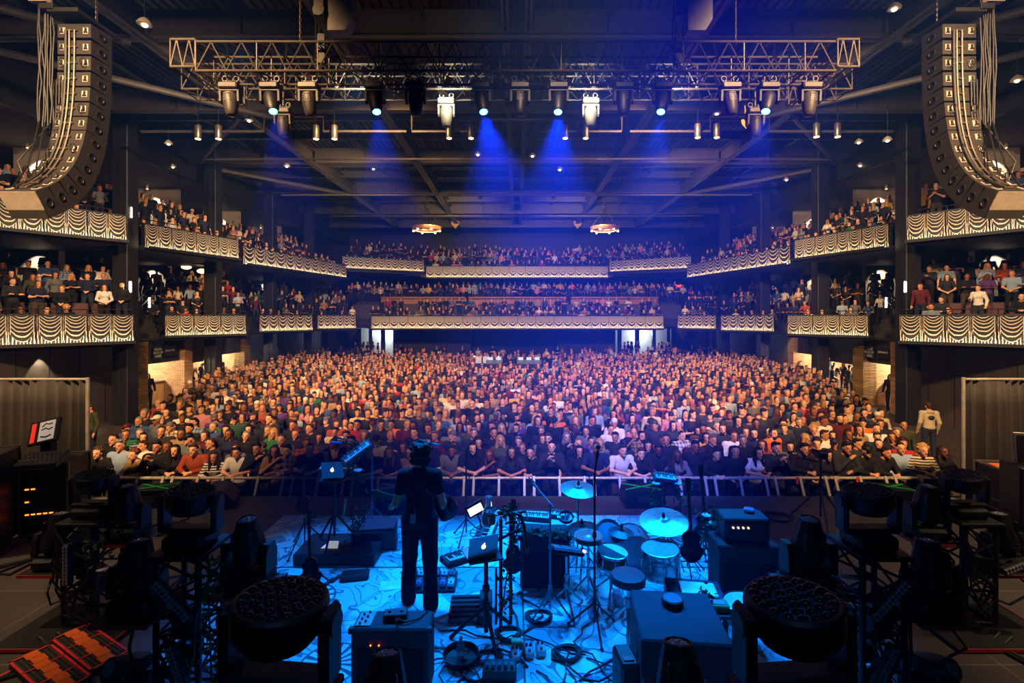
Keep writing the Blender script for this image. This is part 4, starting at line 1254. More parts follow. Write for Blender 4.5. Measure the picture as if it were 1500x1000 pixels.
for (px_, side) in ((497, 'left'), (1018, 'right')):
    p = W(px_, 20, 8.5); s = -1 if side == 'left' else 1
    t = thing('chain_hoist', f'pale chain hoist hung above the front truss, {side} one', 'hoist', p, 0, 'chain hoists over the front truss')
    b = MB(); b.prism([(-.16, -.35), (.14, -.35), (.26, -.16), (.26, .3), (-.1, .42), (-.16, .3)], .24, T(0, .12, 0) @ rotx(PI / 2)); b.build('body', mat('hoist_grey', '#7c766c', .5), t, smooth=20)
    b = MB(); b.box((-.28 , -.1, .1), (.2, .2, .5), bev=.02); b.lathe([(.1, -.05), (.1, .05)], 14, T(-.28, -.16, -.05) @ rotx(PI / 2)); b.build('motor', M_lampb, t)
    b = MB(); b.box((-.22, -.2, .03), (.05, .03, .03)); b.build('red_tag', M_redtape, t, smooth=0)
    for k, xx in enumerate((-.40, -.34, -.22)):
        b = MB(); b.tube([(xx, -.05, 2.6), (xx + .02, -.05, .3), (xx, -.02, -.4), (xx + .03, 0, -.95)], .012, 5); b.build('cable', M_cable, t)
    b = MB(); b.box((-.3, 0, -.62), (.12, .1, .5)); b.build('cable_bag', M_cable, t, smooth=0)
for (px_, nm) in ((440, 'left'), (1078, 'right')):
    b = MB(); p = W(px_, 62, 8.4)
    for k in range(34): b.tube([(p.x + .012 * math.cos(q) * (1 if k % 2 else .35), p.y + .012 * math.cos(q) * (.35 if k % 2 else 1), p.z + k * .055 + .034 * math.sin(q)) for q in [j * PI / 3 for j in range(6)]], .008, 4, closed=True)
    tag(b.build('chain', M_chain), f'steel lifting chain rising from the front truss, {nm} one', 'chain', 'lifting chains')

# ---- moving lamps hung under the trusses (built pointing down, base at the origin)
def hang_lamp(label, lit, body):
    t = thing('moving_head_lamp', label, 'stage light', (0, 0, 0), 0, 'lamps hung under the trusses')
    b = MB(); b.box((0, 0, -.07), (.33, .24, .11), bev=.02); b.box((0, 0, .0), (.26, .06, .05))
    for sx in (-.1, .1): b.tube([(sx + .045 * math.cos(a), 0, .075 + .045 * math.sin(a)) for a in [j * PI / 5 for j in range(10)]], .012, 5, closed=True)
    b.build('base', body, t)
    y = thing('yoke', '', '', (0, 0, 0)); bpy.data.objects.remove(y)
    b = MB()
    b.box((0, 0, -.145), (.34, .15, .05), bev=.015)
    for sx in (-1, 1): b.prism([(-.07, 0), (.07, 0), (.055, -.19), (.0, -.23), (-.055, -.19)], .035, T(sx * .155 - .0175, 0, -.14) @ Matrix(((0, 0, 1, 0), (1, 0, 0, 0), (0, 1, 0, 0), (0, 0, 0, 1))))
    b.build('yoke', body, t)
    b = MB(); b.lathe([(.06, .12), (.105, .10), (.125, .04), (.125, -.04), (.105, -.20), (.085, -.28), (.075, -.29)][::-1], 20)
    for k in range(5): b.box((0, -.122 + .002 * k, .06 - .03 * k), (.12, .012, .01))
    hd = b.build('head', body, t); hd.location = (0, 0, -.28)
    b = MB(); b.lathe([(.0, -.302), (.055, -.298), (.07, -.288)], 18, cap=False); b.build('lens', M_lit if lit else M_lens, hd)
    return t, hd
LAMPS = [(338, 0, 8.55, 'g'), (397, 1, 8.55, 'b'), (453, 0, 8.55, 'g'), (550, 1, 8.55, 'b'), (609, 0, 8.55, 'b'), (705, 1, 8.55, 'b'), (762, 0, 8.55, 'b'), (818, 1, 8.55, 'b'), (913, 0, 8.55, 'b'), (970, 1, 8.55, 'b'), (1069, 0, 8.55, 'g'), (1125, 1, 8.55, 'b'), (1186, 0, 8.55, 'g')]
BEAMS = []
for i, (px_, lit, d, c) in enumerate(LAMPS):
    st = 'lit blue' if lit else 'unlit'
    t, hd = hang_lamp(f'{st} moving head lamp hung under the front truss, {ordn(i)} from left', lit, M_lampb if c == 'b' else M_lampg)
    p = W(px_, 117, d); t.location = (p.x, d, 7.27)
    if lit:
        tgt = Vector((p.x * .42 + (.9 if 690 < px_ < 720 else 0), 5.7, 0)); q = Vector((p.x, d, 6.99)); dv = (tgt - q).normalized()
        hd.rotation_euler = dv.to_track_quat('-Z', 'Y').to_euler()
        BEAMS.append((q + dv * .33, tgt))
    else: hd.rotation_euler = (R.uniform(-.12, .12), R.uniform(-.1, .1), 0)
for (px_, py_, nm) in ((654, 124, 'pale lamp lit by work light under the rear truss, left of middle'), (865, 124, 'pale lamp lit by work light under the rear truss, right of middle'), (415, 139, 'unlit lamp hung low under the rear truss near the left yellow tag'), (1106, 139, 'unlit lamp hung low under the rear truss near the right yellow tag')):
    t, hd = hang_lamp(nm, 0, mat('lamp_housing_lit', '#8f8676', .5) if py_ < 130 else M_lampg)  # white light falling on these two is put into a paler housing
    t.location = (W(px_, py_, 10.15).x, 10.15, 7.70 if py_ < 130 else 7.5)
    if py_ > 130:
        b = MB(); b.cyl((0, 0, .05), (0, 0, .35), .02, n=6); b.build('drop_pole', M_lampg, t)
M_yel = mat('yellow_tag', '#c8a018', .6)
for (px_, py_, nm, d, sz) in ((423, 181, 'left, by the low lamp', 10.2, .1), (1092, 182, 'right, by the low lamp', 10.2, .1), (667, 329, 'left girder end', 42, .35), (846, 329, 'right girder end', 42, .35)):
    p = W(px_, py_, d)
    b = MB(); b.prism([(-sz, sz * .8), (-sz * .5, sz), (0, sz * .5), (sz * .5, sz), (sz, sz * .8), (sz * .9, 0), (0, -sz), (-sz * .9, 0)], .02, T(p) @ rotx(PI / 2))
    b.cyl(p + Vector((0, 0.02, sz * .5)), p + Vector((0, .02, sz * .5 + (.35 if d < 20 else .5))), .01, n=5)
    tag(b.build('yellow_tag', M_yel, smooth=0), f'small yellow hook marker hanging high, {nm}', 'marker', 'yellow hook markers')
# ------------------------------------------------------------------ stage floor dressing
def rug_mat(name, seed, bursts=()):
    t = NT(name); v = t.coord(); mp = t.n('ShaderNodeMapping'); t.l(v, mp.inputs[0]); mp.inputs['Location'].default_value = (seed, seed * .7, 0)
    p = mp.outputs[0]
    nz = t.noise(1.1, p, 2, .5, 1.6)
    ln = t.math('ABSOLUTE', t.math('SUBTRACT', t.math('FRACT', t.math('MULTIPLY', nz, 9)), .5))
    line = t.math('LESS_THAN', ln, .07)
    n2 = t.noise(.9, p, 1, .5, .6)
    base = t.ramp(n2, [(.40, lin('#c3cdd0')), (.47, lin('#a9b8bd')), (.53, lin('#d6dcd8')), (.60, lin('#8fa2aa'))], 'CONSTANT')
    col = t.mix(t.math('MULTIPLY', line, .8), base, lin('#4a5860'))
    s = t.n('ShaderNodeSeparateXYZ'); t.l(v, s.inputs[0])
    for (bx, by, br) in bursts:
        dx = t.math('SUBTRACT', s.outputs[0], bx); dy = t.math('SUBTRACT', s.outputs[1], by)
        r = t.math('SQRT', t.math('ADD', t.math('MULTIPLY', dx, dx), t.math('MULTIPLY', dy, dy)))
        an = t.math('ARCTAN2', dy, dx)
        pet = t.math('GREATER_THAN', t.math('SINE', t.math('MULTIPLY', an, 15)), -.2)
        ring = t.math('MULTIPLY', t.math('LESS_THAN', r, br), t.math('GREATER_THAN', r, br * .3))
        col = t.mix(t.math('LESS_THAN', r, br * 1.08), col, lin('#55666e'))
        col = t.mix(t.math('MULTIPLY', ring, pet), col, lin('#e2e6e2'))
        col = t.mix(t.math('LESS_THAN', r, br * .22), col, lin('#e2e6e2'))
    fz = t.noise(220, v, 2)
    t.bsdf(t.mix(1.0, col, t.math('MULTIPLY_ADD', fz, .4, .8), 'MULTIPLY'), .95, 0, .1, fz, .3)
    return t.m
for (xa, xb, ya, yb, sd, bursts, lab) in ((-3.75, 3.45, 6.30, 7.92, 1.0, ((2.2, 7.2, .3), (-.4, 7.3, .28)), 'long pale patterned rug lying crosswise at the front of the band'),
                                        (-3.5, .06, 2.6, 6.27, 4.0, ((-1.72, 4.55, .27), (-2.4, 5.6, .3)), 'pale rug with flower drawings under the guitarist'),
                                        (.08, 3.3, 2.6, 6.27, 8.0, ((1.5, 4.9, .3),), 'pale patterned rug under the drum kit')):
    b = MB(); b.box(((xa + xb) / 2, (ya + yb) / 2, .006), (xb - xa, yb - ya, .012))
    tag(b.build('rug', rug_mat('rug_weave', sd, bursts), smooth=0), lab, 'rug', 'rugs on the stage')
M_green = mat('fluorescent_green_tape', '#20e848', .6); M_pink = mat('fluorescent_pink_tape', '#ff4a9a', .6); M_or = mat('fluorescent_orange_tape', '#ff6a18', .6)
M_hotred = mat('fluorescent_red_tape', '#ff3030', .6)
def strip(pts, w, m, label, name='tape_mark', h=.004):
    b = MB()
    for a, c in pts:
        a, c = Vector(a), Vector(c); d = c - a; L = d.length
        b.box((0, 0, 0), (L, w, h), T((a + c) / 2 + Vector((0, 0, h / 2))) @ rotz(math.atan2(d.y, d.x)) @ roty(-math.asin(max(-1, min(1, d.z / max(L, 1e-6))))))
    return tag(b.build(name, m, smooth=0), label, 'tape', 'floor tape marks')
strip([((-4.9, 8.74, 0), (5.2, 8.74, 0))], .016, mat('dim_green_tape', '#1a7a3a', .6), 'thin green tape line along the front edge of the stage')
q = lambda x, y: tuple(F(x, y, .012))
strip([(q(322, 887), q(346, 884)), (q(346, 884), q(334, 880)), (q(346, 884), q(338, 892))], .02, M_pink, 'pink tape arrow on the rug beside the left truss tower')
strip([(q(322, 906), q(340, 901))], .02, M_pink, 'short pink tape dash on the rug below the left pink arrow')
strip([(q(842, 1000), q(866, 988)), (q(866, 988), q(846, 986)), (q(866, 988), q(864, 999))], .02, M_pink, 'pink tape arrow on the rug among the drum cables')
# taped case lids on the floor at the lower left
t = thing('taped_grille_case', 'pair of black grille lids crossed with orange and red tape on the floor', 'case', F(103, 972), 1.06, None)
for k, (ox, oy) in enumerate(((-.16, -.04), (.16, .04))):
    b = MB(); b.box((ox, oy, .03), (.30, .86, .06), bev=.01); lid = b.build('grille_lid', M_black, t)
    b = MB()
    for j in range(8): b.box((ox - .12 + j * .034, oy, .063), (.012, .8, .006))
    b.build('grille', mat('grille_metal', '#54483e', .5, .4), lid, smooth=0)
    b = MB()
    for (cx, cyy, sx, sy) in ((ox, oy + .42, .30, .02), (ox, oy - .42, .30, .02), (ox + .14, oy, .02, .86), (ox - .14, oy, .02, .86), (ox, oy + .12, .30, .014), (ox, oy - .16, .30, .014)): b.box((cx, cyy, .068), (sx, sy, .006))
    b.build('red_tape', M_hotred, t, smooth=0)
    b = MB()
    for j in range(7): b.box((ox - .01 + .014 * (j % 2), oy + .36 - j * .12, .075), (.10, .125, .008))
    b.build('orange_tape', M_or, t, smooth=0)
strip([(F(0, 990), F(45, 968)), (F(128, 943), F(170, 925)), (F(164, 976), F(200, 962))], .025, M_hotred, 'red tape line running past the taped grille lids')

# ------------------------------------------------------------------ floor lamps, truss towers
M_blk = mat('stage_black', '#0c0d10', .5, var=.25)
M_tow = mat('tower_truss', '#1d2026', .45, .5)
def wash_lamp(label):
    t = thing('wash_light', label, 'stage light', (0, 0, 0), 0, 'wash lights on truss towers')
    b = MB(); b.box((0, 0, .06), (.36, .30, .12), bev=.025); b.box((0, -.152, .06), (.14, .008, .05)); b.build('base', M_lampb, t)
    b = MB(); b.box((0, 0, .145), (.50, .15, .05), bev=.02)
    for sx in (-1, 1): b.box((sx * .238, 0, .30), (.055, .16, .34), bev=.022); b.lathe([(.055, -.015), (.055, .015)], 14, T(sx * .26, 0, .40) @ roty(PI / 2))
    b.build('yoke', M_lampb, t)
    b = MB(); b.lathe([(.10, -.11), (.15, -.105), (.185, -.06), (.205, -.02), (.208, .075), (.198, .09), (.185, .092), (.183, .082)], 32, cap=True)
    for k in range(12):
        a = 2 * PI * k / 12; b.box((.20 * math.cos(a), .20 * math.sin(a), .02), (.02, .02, .08), rotz(a))
    hd = b.build('head', M_lampb, t); hd.location = (0, 0, .41)
    b = MB(); b.lathe([(0, .083), (.184, .083), (.184, .086), (0, .086)], 28, cap=False)
    for ring, n in ((0, 1), (.056, 6), (.110, 12), (.160, 18)):
        for k in range(n):
            a = 2 * PI * k / n + ring; b.ell((ring * math.cos(a), ring * math.sin(a), .084), (.0235, .0235, .020), 12, 6)
    b.build('lens_plate', M_lens, hd)
    return t
def spot_lamp(label):
    t = thing('spot_light', label, 'stage light', (0, 0, 0), 0, 'spot lights on truss towers')
    b = MB(); b.box((0, 0, .07), (.38, .30, .13), bev=.03)
    for sx in (-1, 1): b.tube([(sx * .19, -.08, .06), (sx * .225, -.08, .07), (sx * .225, .08, .07), (sx * .19, .08, .06)], .012, 6)
    b.build('base', M_lampb, t)
    b = MB(); b.box((0, 0, .15), (.36, .16, .05), bev=.02)
    for sx in (-1, 1): b.prism([(-.09, 0), (.09, 0), (.085, .17), (.05, .25), (-.05, .25), (-.085, .17)], .055, T(sx * .185 - .0275, 0, .14) @ Matrix(((0, 0, 1, 0), (1, 0, 0, 0), (0, 1, 0, 0), (0, 0, 0, 1))))
    b.build('yoke', M_lampb, t)
    b = MB(); b.lathe([(.085, -.16), (.13, -.15), (.145, -.08), (.14, .02), (.115, .13), (.092, .22), (.088, .245), (.074, .25), (.07, .235)], 10, T(0, 0, 0) @ rotz(PI / 10))
    for k in range(6): b.box((0, -.137 + .006 * k, -.1 + .028 * k), (.13, .02, .012))
    for sx in (-1, 1): b.box((sx * .075, -.1, .09), (.03, .05, .16), bev=.01)
    hd = b.build('head', M_lampb, t, smooth=25); hd.location = (0, 0, .36)
    b = MB(); b.lathe([(0, .24), (.04, .246), (.07, .237)], 18, cap=False)
    for k in range(7):
        a = k * 2 * PI / 6; rr = 0 if k == 6 else .042; b.ell((rr * math.cos(a), rr * math.sin(a), .243), (.016, .016, .008), 8, 5)
    b.build('lens', mat('clear_lens', '#8a8f98', .12, .3), hd)
    return t
def shelf_arm(label, xa, ya, h, xb, yb):
    """cantilever pipe clamped to a tower, with a red edged plate for a lamp"""
    t = thing('lamp_shelf', label, 'bracket', (xb, yb, h), 0, 'lamp shelves on the towers')
    b = MB(); b.box((0, 0, -.015), (.46, .40, .025), bev=.005); b.build('plate', M_blk, t)
    b = MB(); b.box((0, -.203, -.012), (.46, .012, .03)); b.box((.232 if xa < xb else -.232, 0, -.012), (.012, .4, .03)); e = b.build('edge_trim', M_redled, t, smooth=0); e['label'] = 'red edge trim'
    b = MB(); dx, dy = xa - xb, ya - yb
    b.cyl((-dx * .5, -.05 - dy * .1, -.07), (dx, dy, -.07), .026, n=10); b.cyl((-.12, .1, -.07), (dx, dy + .1, -.07), .026, n=10); b.build('pipe', M_blk, t)
    b = MB(); b.box((-.1, -.04, -.05), (.06, .1, .07)); b.box((.1, -.04, -.05), (.06, .1, .07)); b.build('clamp', M_chain, t, smooth=0)
    b = MB(); b.tube([(.05, -.1, -.03), (.1, -.22, -.16), (dx * .3, -.2, -.3), (dx * .7, -.12, -.25), (dx, dy - .1, -.1)], .012, 6); b.build('cable', M_cable, t)
    return t
def tower(label, x, y, H, base=None):
    t = thing('truss_tower', label, 'truss', (x, y, 0), 0, 'truss towers on the stage')
    w = .34
    for sx in (-1, 1):
        for sy in (-1, 1):
            b = MB(); b.cyl((sx * w / 2, sy * w / 2, .03), (sx * w / 2, sy * w / 2, H - .03), .025, n=10); b.build('chord', M_tow, t)
    b = MB(); n = round(H / .34); st = (H - .1) / n
    for k in range(n):
        z0, z1, z2 = .05 + k * st, .05 + (k + .5) * st, .05 + (k + 1) * st; q = w / 2
        for (a, c) in (((-q, -q), (q, -q)), ((q, -q), (q, q)), ((q, q), (-q, q)), ((-q, q), (-q, -q))):
            b.cyl((*a, z0), (*c, z1), .012, n=6); b.cyl((*c, z1), (*a, z2), .012, n=6); b.cyl((*a, z0), (*c, z0), .012, n=6)
    b.build('lacing', M_tow, t)
    b = MB(); b.box((0, 0, H - .02), (.44, .44, .04), bev=.008); b.build('top_plate', M_blk, t)
    b = MB(); bw = base or .7; b.box((0, 0, .02), (bw, bw, .04), bev=.008); b.build('base_plate', M_blk, t)
    b = MB(); b.box((0, -bw / 2 - .005, .03), (bw, .012, .03)); b.box((bw / 2 + .005, 0, .03), (.012, bw, .03)); e = b.build('edge_trim', M_redled, t, smooth=0); e['label'] = 'red edge trim'
    rr = random.Random(int(abs(x) * 100))
    for k in range(5):
        z = rr.uniform(.2, H - .2); a = rr.choice((-1, 1))
        b = MB(); b.tube([(a * .19, -.19, H - .1), (a * rr.uniform(.12, .25), -.24, z + .2), (rr.uniform(-.2, .2), -.25, z), (-a * .12, -.22, z - .15), (a * .1, -.2, .08)], .012, 6); b.build('cable', M_cable, t)
    b = MB(); b.box((.02, -.1, H * .55), (.16, .12, .22), bev=.01); b.build('power_box', M_blk, t); b = MB(); b.box((-.05, .05, H * .3), (.18, .14, .16), bev=.01); b.build('power_box', M_blk, t)
    return t
def led_bar(label, loc, ang, yaw=0.0):
    t = thing('strobe_bar', label, 'stage light', loc, 0, 'strobe bars on the towers', rot=(0, ang, yaw))
    b = MB(); b.box((0, 0, 0), (.07, .07, .42), bev=.012); b.build('housing', M_lampb, t)
    b = MB()
    for i in range(2):
        for k in range(11): b.box((-.016 + .032 * i, -.037, -.18 + .036 * k), (.026, .01, .03), bev=.004)
    b.build('cell_panel', mat('strobe_cells', '#6e7078', .3), t)
    b = MB(); b.box((0, .06, 0), (.03, .08, .05)); b.build('bracket', M_blk, t, smooth=0)
    return t
wash0 = wash_lamp('x'); spot0 = spot_lamp('x'); first = {'w': 1, 's': 1}
def put(kind, label, x, y, z, sc=1.0, tilt=(0, 0), rz=0.0):
    src = wash0 if kind == 'w' else spot0
    if first[kind]: o = src; first[kind] = 0; KIDS.clear(); dup_head = [c for c in COL.objects if c.parent is o and c.name.startswith('head')][0]; HEAD0[kind] = 1
    else: o = dup(src)
    o.location = (x, y, z); o.rotation_euler = (0, 0, rz); o.scale = (sc,) * 3; o['label'] = label
    hd = [c for c in bpy.data.objects if c.parent is o and c.name.startswith('head')][0]
    hd.rotation_euler = (tilt[0], tilt[1], 0)
    return o
HEAD0 = {}
for s, sd in ((-1, 'left'), (1, 'right')):
    xf = lambda px_, d: (px_ - CX) / FPX * d
    xA, yA = (xf(280, 4.14) if s < 0 else xf(1272, 4.14)), 4.14
    xB, yB = (xf(138, 5.25) if s < 0 else xf(1412, 5.25)), 5.25
    xC, yC = (xf(410, 2.25) if s < 0 else xf(1163, 2.25)), 2.25
    tower(f'black truss tower on the {sd}, between the band and the wing', xA, yA, 1.30)
    tower(f'black truss tower on the far {sd} with a red edged base', xB, yB, 1.10, 1.1)
    tower(f'black truss tower in the {sd} foreground, cut off by the frame', xC, yC, 1.44)
    put('w', f'wash light with lens cluster upward, on the {sd} middle tower', xA, yA, 1.30, .93, (-.02, -s * .10), 0)
    put('w', f'wash light on the far {sd} tower near the curtain', xB, yB, 1.10, .88, (.04, -s * .12), 0)
    put('w', f'large wash light showing its cluster of lenses, {sd} foreground', xC, yC, 1.44, 1.0, (-.03, -s * .07), s * .10)
    for (px_, d, h, lab, tx, ty, tl) in ((365 if s < 0 else 1183, 4.2, .93, f'spot light on the inner shelf of the {sd} middle tower', xA, yA, (.1, s * .02)),
                                    (202 if s < 0 else 1362, 4.05, .80, f'spot light on the outer shelf of the {sd} middle tower', xA, yA, (-.1, 0)),
                                    (188 if s < 0 else 1357, 5.3, .85, f'spot light on the inner shelf of the far {sd} tower', xB, yB, (.08, 0)),
                                    (84 if s < 0 else 1468, 5.25, .56, f'spot light on the outer shelf of the far {sd} tower', xB, yB, (-.08, -s * .1)),
                                    (563 if s < 0 else 997, 2.75, .74 if s < 0 else .80, f'spot light tip rising at the bottom edge, {sd} of the middle', xC, yC + .3, (-.25, 0))):
        x = xf(px_, d)
        shelf_arm('red edged shelf holding the ' + lab.replace(' rising at the bottom edge', ' of the foreground'), tx, ty, h, x, d)
        put('s', lab, x, d, h, .95 if d < 5 else .92, tl, R.uniform(-.1, .1))
    led_bar(f'slanted strobe bar high on the {sd} middle tower', (xA - s * .02 , yA - .25, .98), -s * -.75 if s > 0 else -.75)
    led_bar(f'slanted strobe bar low on the {sd} middle tower', (xA + s * (-.08), yA - .27, .45), .45 if s > 0 else -.35)
    led_bar(f'strobe bar on the far {sd} tower', (xB + s * (.05 if s < 0 else .35), yB - .25, .70), 0 if s < 0 else 1.2)
    o = put('s', f'spot light resting low beside the {sd} middle tower', xA + s * .42, yA - .1, 0.0, .9, (.9, s * .4))
    pts = [(xB + s * .9, 3.2, .015), (xB + s * .3, 4.2, .015), (xB - s * .1, 4.5, .015), (xB - s * .2, 4.9, .015), (xB, 5.0, .05)]
    for k in range(3):
        b = MB(); b.tube([(x + .08 * k * s + .05 * math.sin(3 * y + k), y - .07 * k, z) for x, y, z in pts], .016, 6)
        tag(b.build('cable', M_cable), f'black cable running over the floor to the far {sd} tower, {ordn(k)} of three', 'cable', 'floor cables by the towers')
b = MB()
def garland(name, label, pts, n, rad, flowers, seed):
    rr = random.Random(seed); t = thing(name, label, 'flowers', pts[0], 0)
    o = Vector(pts[0]); P = [Vector(p) - o for p in pts]
    def at(f):
        f *= len(P) - 1; i = min(int(f), len(P) - 2); return P[i].lerp(P[i + 1], f - i)
    b = MB(); b.tube(P, .008, 5); b.build('stem', mat('vine_stem', '#2c3a1e', .8), t)
    b = MB()
    for k in range(n):
        c = at(rr.random()) + Vector((rr.gauss(0, rad), rr.gauss(0, rad), rr.gauss(0, rad * .6)))
        L = rr.uniform(.04, .075); M = T(c) @ Euler((rr.uniform(-1.2, 1.2), rr.uniform(-1.2, 1.2), rr.uniform(0, 6.3))).to_matrix().to_4x4()
        b.add([(0, 0, 0), (L * .35, L * .4, .008), (0, L, 0), (-L * .35, L * .4, .008), (0, L * .5, -.006)], [(0, 1, 4), (1, 2, 4), (2, 3, 4), (3, 0, 4)], M)
    lf = b.build('foliage', mat('ivy_leaf', '#33502a', .7, scale=20), t)
    b = MB()
    for k in range(flowers):
        c = at(rr.random()) + Vector((rr.gauss(0, rad * .8), rr.gauss(0, rad * .8) - rad * .4, rr.gauss(0, rad * .5)))
        M = T(c) @ Euler((rr.uniform(.6, 1.9), rr.uniform(-.5, .5), rr.uniform(0, 6.3))).to_matrix().to_4x4(); r = rr.uniform(.040, .062)
        for ring, npet in ((1, 7), (.6, 5)):
            for j in range(npet):
                a = 2 * PI * j / npet + ring
                b.ell((ring * r * .6 * math.cos(a), ring * r * .6 * math.sin(a), (1 - ring) * .02), (r * .45, r * .45, r * .18), 6, 4, rotz(a) @ roty(-.4))
        b.add(*[MB().ell((0, 0, .012), (r * .3, r * .3, r * .3), 6, 4).__dict__[k_] for k_ in ('v', 'f')], M=M) if False else None
    b.build('blossoms', mat('blossom_petal', '#f0e6e4', .8, scale=15), t)
    return t
xA = (280 - CX) / FPX * 4.14
garland('flower_garland', 'pale flower garland climbing the inner side of the left middle tower', [(xA + .27, 4.0, .02), (xA + .25, 4.0, .5), (xA + .22, 4.02, 1.0), (xA + .2, 4.05, 1.25)], 150, .07, 46, 3)
garland('flower_garland', 'sparse leafy garland on the far left tower', [(-4.3, 5.1, .6), (-4.28, 5.1, .9), (-4.25, 5.12, 1.05)], 70, .07, 6, 9)
garland('leafy_plant', 'bright green plant on the floor behind the right middle tower', [(2.95, 4.6, .35), (2.9, 4.62, .6), (2.85, 4.6, .82)], 130, .1, 0, 5)

# ------------------------------------------------------------------ curtains, wedges and racks at the sides of the stage
M_vel = mat('black_velour', '#241f1b', .8, var=.12, scale=3)
for s, sd, xa, xb in ((-1, 'left', -10.8, -7.42), (1, 'right', 7.72, 11.2)):
    t = thing('pipe_and_drape', f'black pleated curtain on a pipe frame at the {sd} side of the stage', 'curtain', (xa, 8.5, 0), 0, 'wing curtains')
    L = xb - xa; vs, fs = [], []
    n = 420; m = 5
    rr = random.Random(8 + s)
    ph = [rr.uniform(0, 6) for _ in range(6)]
    for j in range(m + 1):
        z = .02 + 2.08 * j / m
        for i in range(n + 1):
            u = i / n * L
            y = .13 * (abs(math.sin(u * 21 + ph[0] + 1.1 * math.sin(u * 3.1 + ph[1]))) - .6) * (1 - .3 * j / m) + .05 * math.sin(u * 7.1 + ph[2] + .25 * z)
            vs.append((u, y, z))
    fs = [(j * (n + 1) + i, j * (n + 1) + i + 1, (j + 1) * (n + 1) + i + 1, (j + 1) * (n + 1) + i) for j in range(m) for i in range(n)]
    b = MB(); b.add(vs, fs); c = b.build('curtain', M_vel, t, smooth=80)
    md = c.modifiers.new('thickness', 'SOLIDIFY'); md.thickness = .006
    b = MB(); b.cyl((0, .0, 2.13), (L, 0, 2.13), .022, n=8); b.build('crossbar', M_alu, t)
    for x in ((0, L) if s < 0 else (0, L)):
        b = MB(); b.cyl((x, 0, .01), (x, 0, 2.16), .03, n=10); b.box((x, 0, .005), (.4, .4, .01)); b.build('upright', M_alu, t)
def wedge(label, px_, rz=0.0, y=8.45, tape=True):
    t = thing('stage_monitor', label, 'loudspeaker', ((px_ - CX) / FPX * y, y, 0), rz, 'floor wedges at the stage edge')
    b = MB(); b.prism([(-.24, 0), (.24, 0), (.27, .12), (.10, .32), (-.24, .30)], .62, Matrix(((0, 0, 1, -.31), (1, 0, 0, 0), (0, 1, 0, 0), (0, 0, 0, 1)))); b.build('cabinet', M_blk, t, smooth=0)
    b = MB(); b.box((.0, -.245, .16), (.2, .01, .1)); b.build('connector_plate', M_lampg, t, smooth=0)
    if tape:
        b = MB()
        for a in (-1, 1):
            p, q_ = Vector((-.30 , -.22 if a > 0 else .085, .303 if a > 0 else .32)), Vector((.30, .085 if a > 0 else -.22, .32 if a > 0 else .303))
            d = q_ - p; b.box((0, 0, .006), (d.length, .022, .006), T((p + q_) / 2) @ rotz(math.atan2(d.y, d.x)))
        e = b.build('tape_cross', M_green, t, smooth=0); e['label'] = 'green tape cross'
wedge('black floor wedge with a green tape cross, front of the left tower', 232, .1)
wedge('black floor wedge with a green tape cross, beyond the drums', 938)
wedge('black floor wedge with a green tape cross, front of the right tower', 1300, -.1)
wedge('black floor wedge with a green tape cross, ahead of the guitarist', 583)
wedge('black floor wedge seen from its side, without tape, left of stage', 322, -1.2, 8.4, False)
M_case = mat('case_laminate', '#26221e', .5, var=.2); M_edge = mat('case_edging', '#8a8178', .4, .7); M_led = emat('orange_indicator', '#ff5a1c', 7); M_ledg = emat('green_indicator', '#40ff60', 3)
def rack(label, x, y, w, d, h, rz, rows, leds):
    t = thing('equipment_rack', label, 'rack', (x, y, 0), rz, 'racks in the left wing')
    b = MB(); b.box((0, 0, h / 2 + .1), (w, d, h), bev=.01); b.build('case', M_case, t)
    b = MB()
    for sx in (-1, 1):
        for z in (.1, h + .1): b.box((sx * 0, -d / 2, z), (w + .02, .03, .03)) if sx > 0 else b.box((0, d / 2, z), (w + .02, .03, .03))
        for sy in (-1, 1): b.box((sx * w / 2, sy * d / 2, h / 2 + .1), (.03, .03, h))
    b.build('edging', M_edge, t, smooth=0)
    for k in range(4):
        b = MB(); b.lathe([(.045, -.015), (.05, 0), (.045, .015)], 12, T((k % 2 * 2 - 1) * (w / 2 - .08), (k // 2 * 2 - 1) * (d / 2 - .08), .05) @ roty(PI / 2)); b.box(((k % 2 * 2 - 1) * (w / 2 - .08), (k // 2 * 2 - 1) * (d / 2 - .08), .09), (.06, .06, .03)); b.build('castor', M_black, t)
    for r_ in range(rows):
        z = .16 + (h - .1) * r_ / rows; u = (h - .1) / rows
        b = MB(); b.box((0, -d / 2 - .008, z + u / 2), (w - .06, .015, u - .015)); g = b.build('rack_unit', mat('rack_unit_face', '#191a1e', .4, .3), t, smooth=0)
        b = MB()
        for j in range(8): b.cyl((-w / 2 + .07 + j * (w - .14) / 7, -d / 2 - .015, z + u * .65), (-w / 2 + .07 + j * (w - .14) / 7, -d / 2 - .035, z + u * .65), .011, n=8)
        b.build('knob', M_lampg, g)
        if r_ in leds:
            b = MB()
            for j in range(leds[r_]): b.box((-w / 2 + .09 + j * .07, -d / 2 - .018, z + u * .3), (.045, .006, .016))
            b.build('indicator', M_led, g, smooth=0)
    return t
rack('tall equipment rack at the left edge of the stage', -7.35, 6.7, .62, .6, 1.25, .35, 6, {3: 1})
rack('equipment rack with a row of orange lights, beside the curtain', -6.88, 7.35, .56, .6, 1.0, .30, 5, {1: 5, 2: 1, 3: 2})
t = thing('tilted_screen', 'tilted screen with white page and red strip on top of the rack', 'screen', (-6.95, 7.3, 1.12), .0, None)
b = MB(); b.box((0, 0, .12), (.16, .12, .24), bev=.01); b.build('stand', M_blk, t)
b = MB(); b.M = T(0, -.06, .40) @ roty(-.28) @ rotx(-.45) @ rotz(.1); b.box((0, 0, 0), (.42, .05, .36), bev=.012); fr_ = b.build('case', M_blk, t)
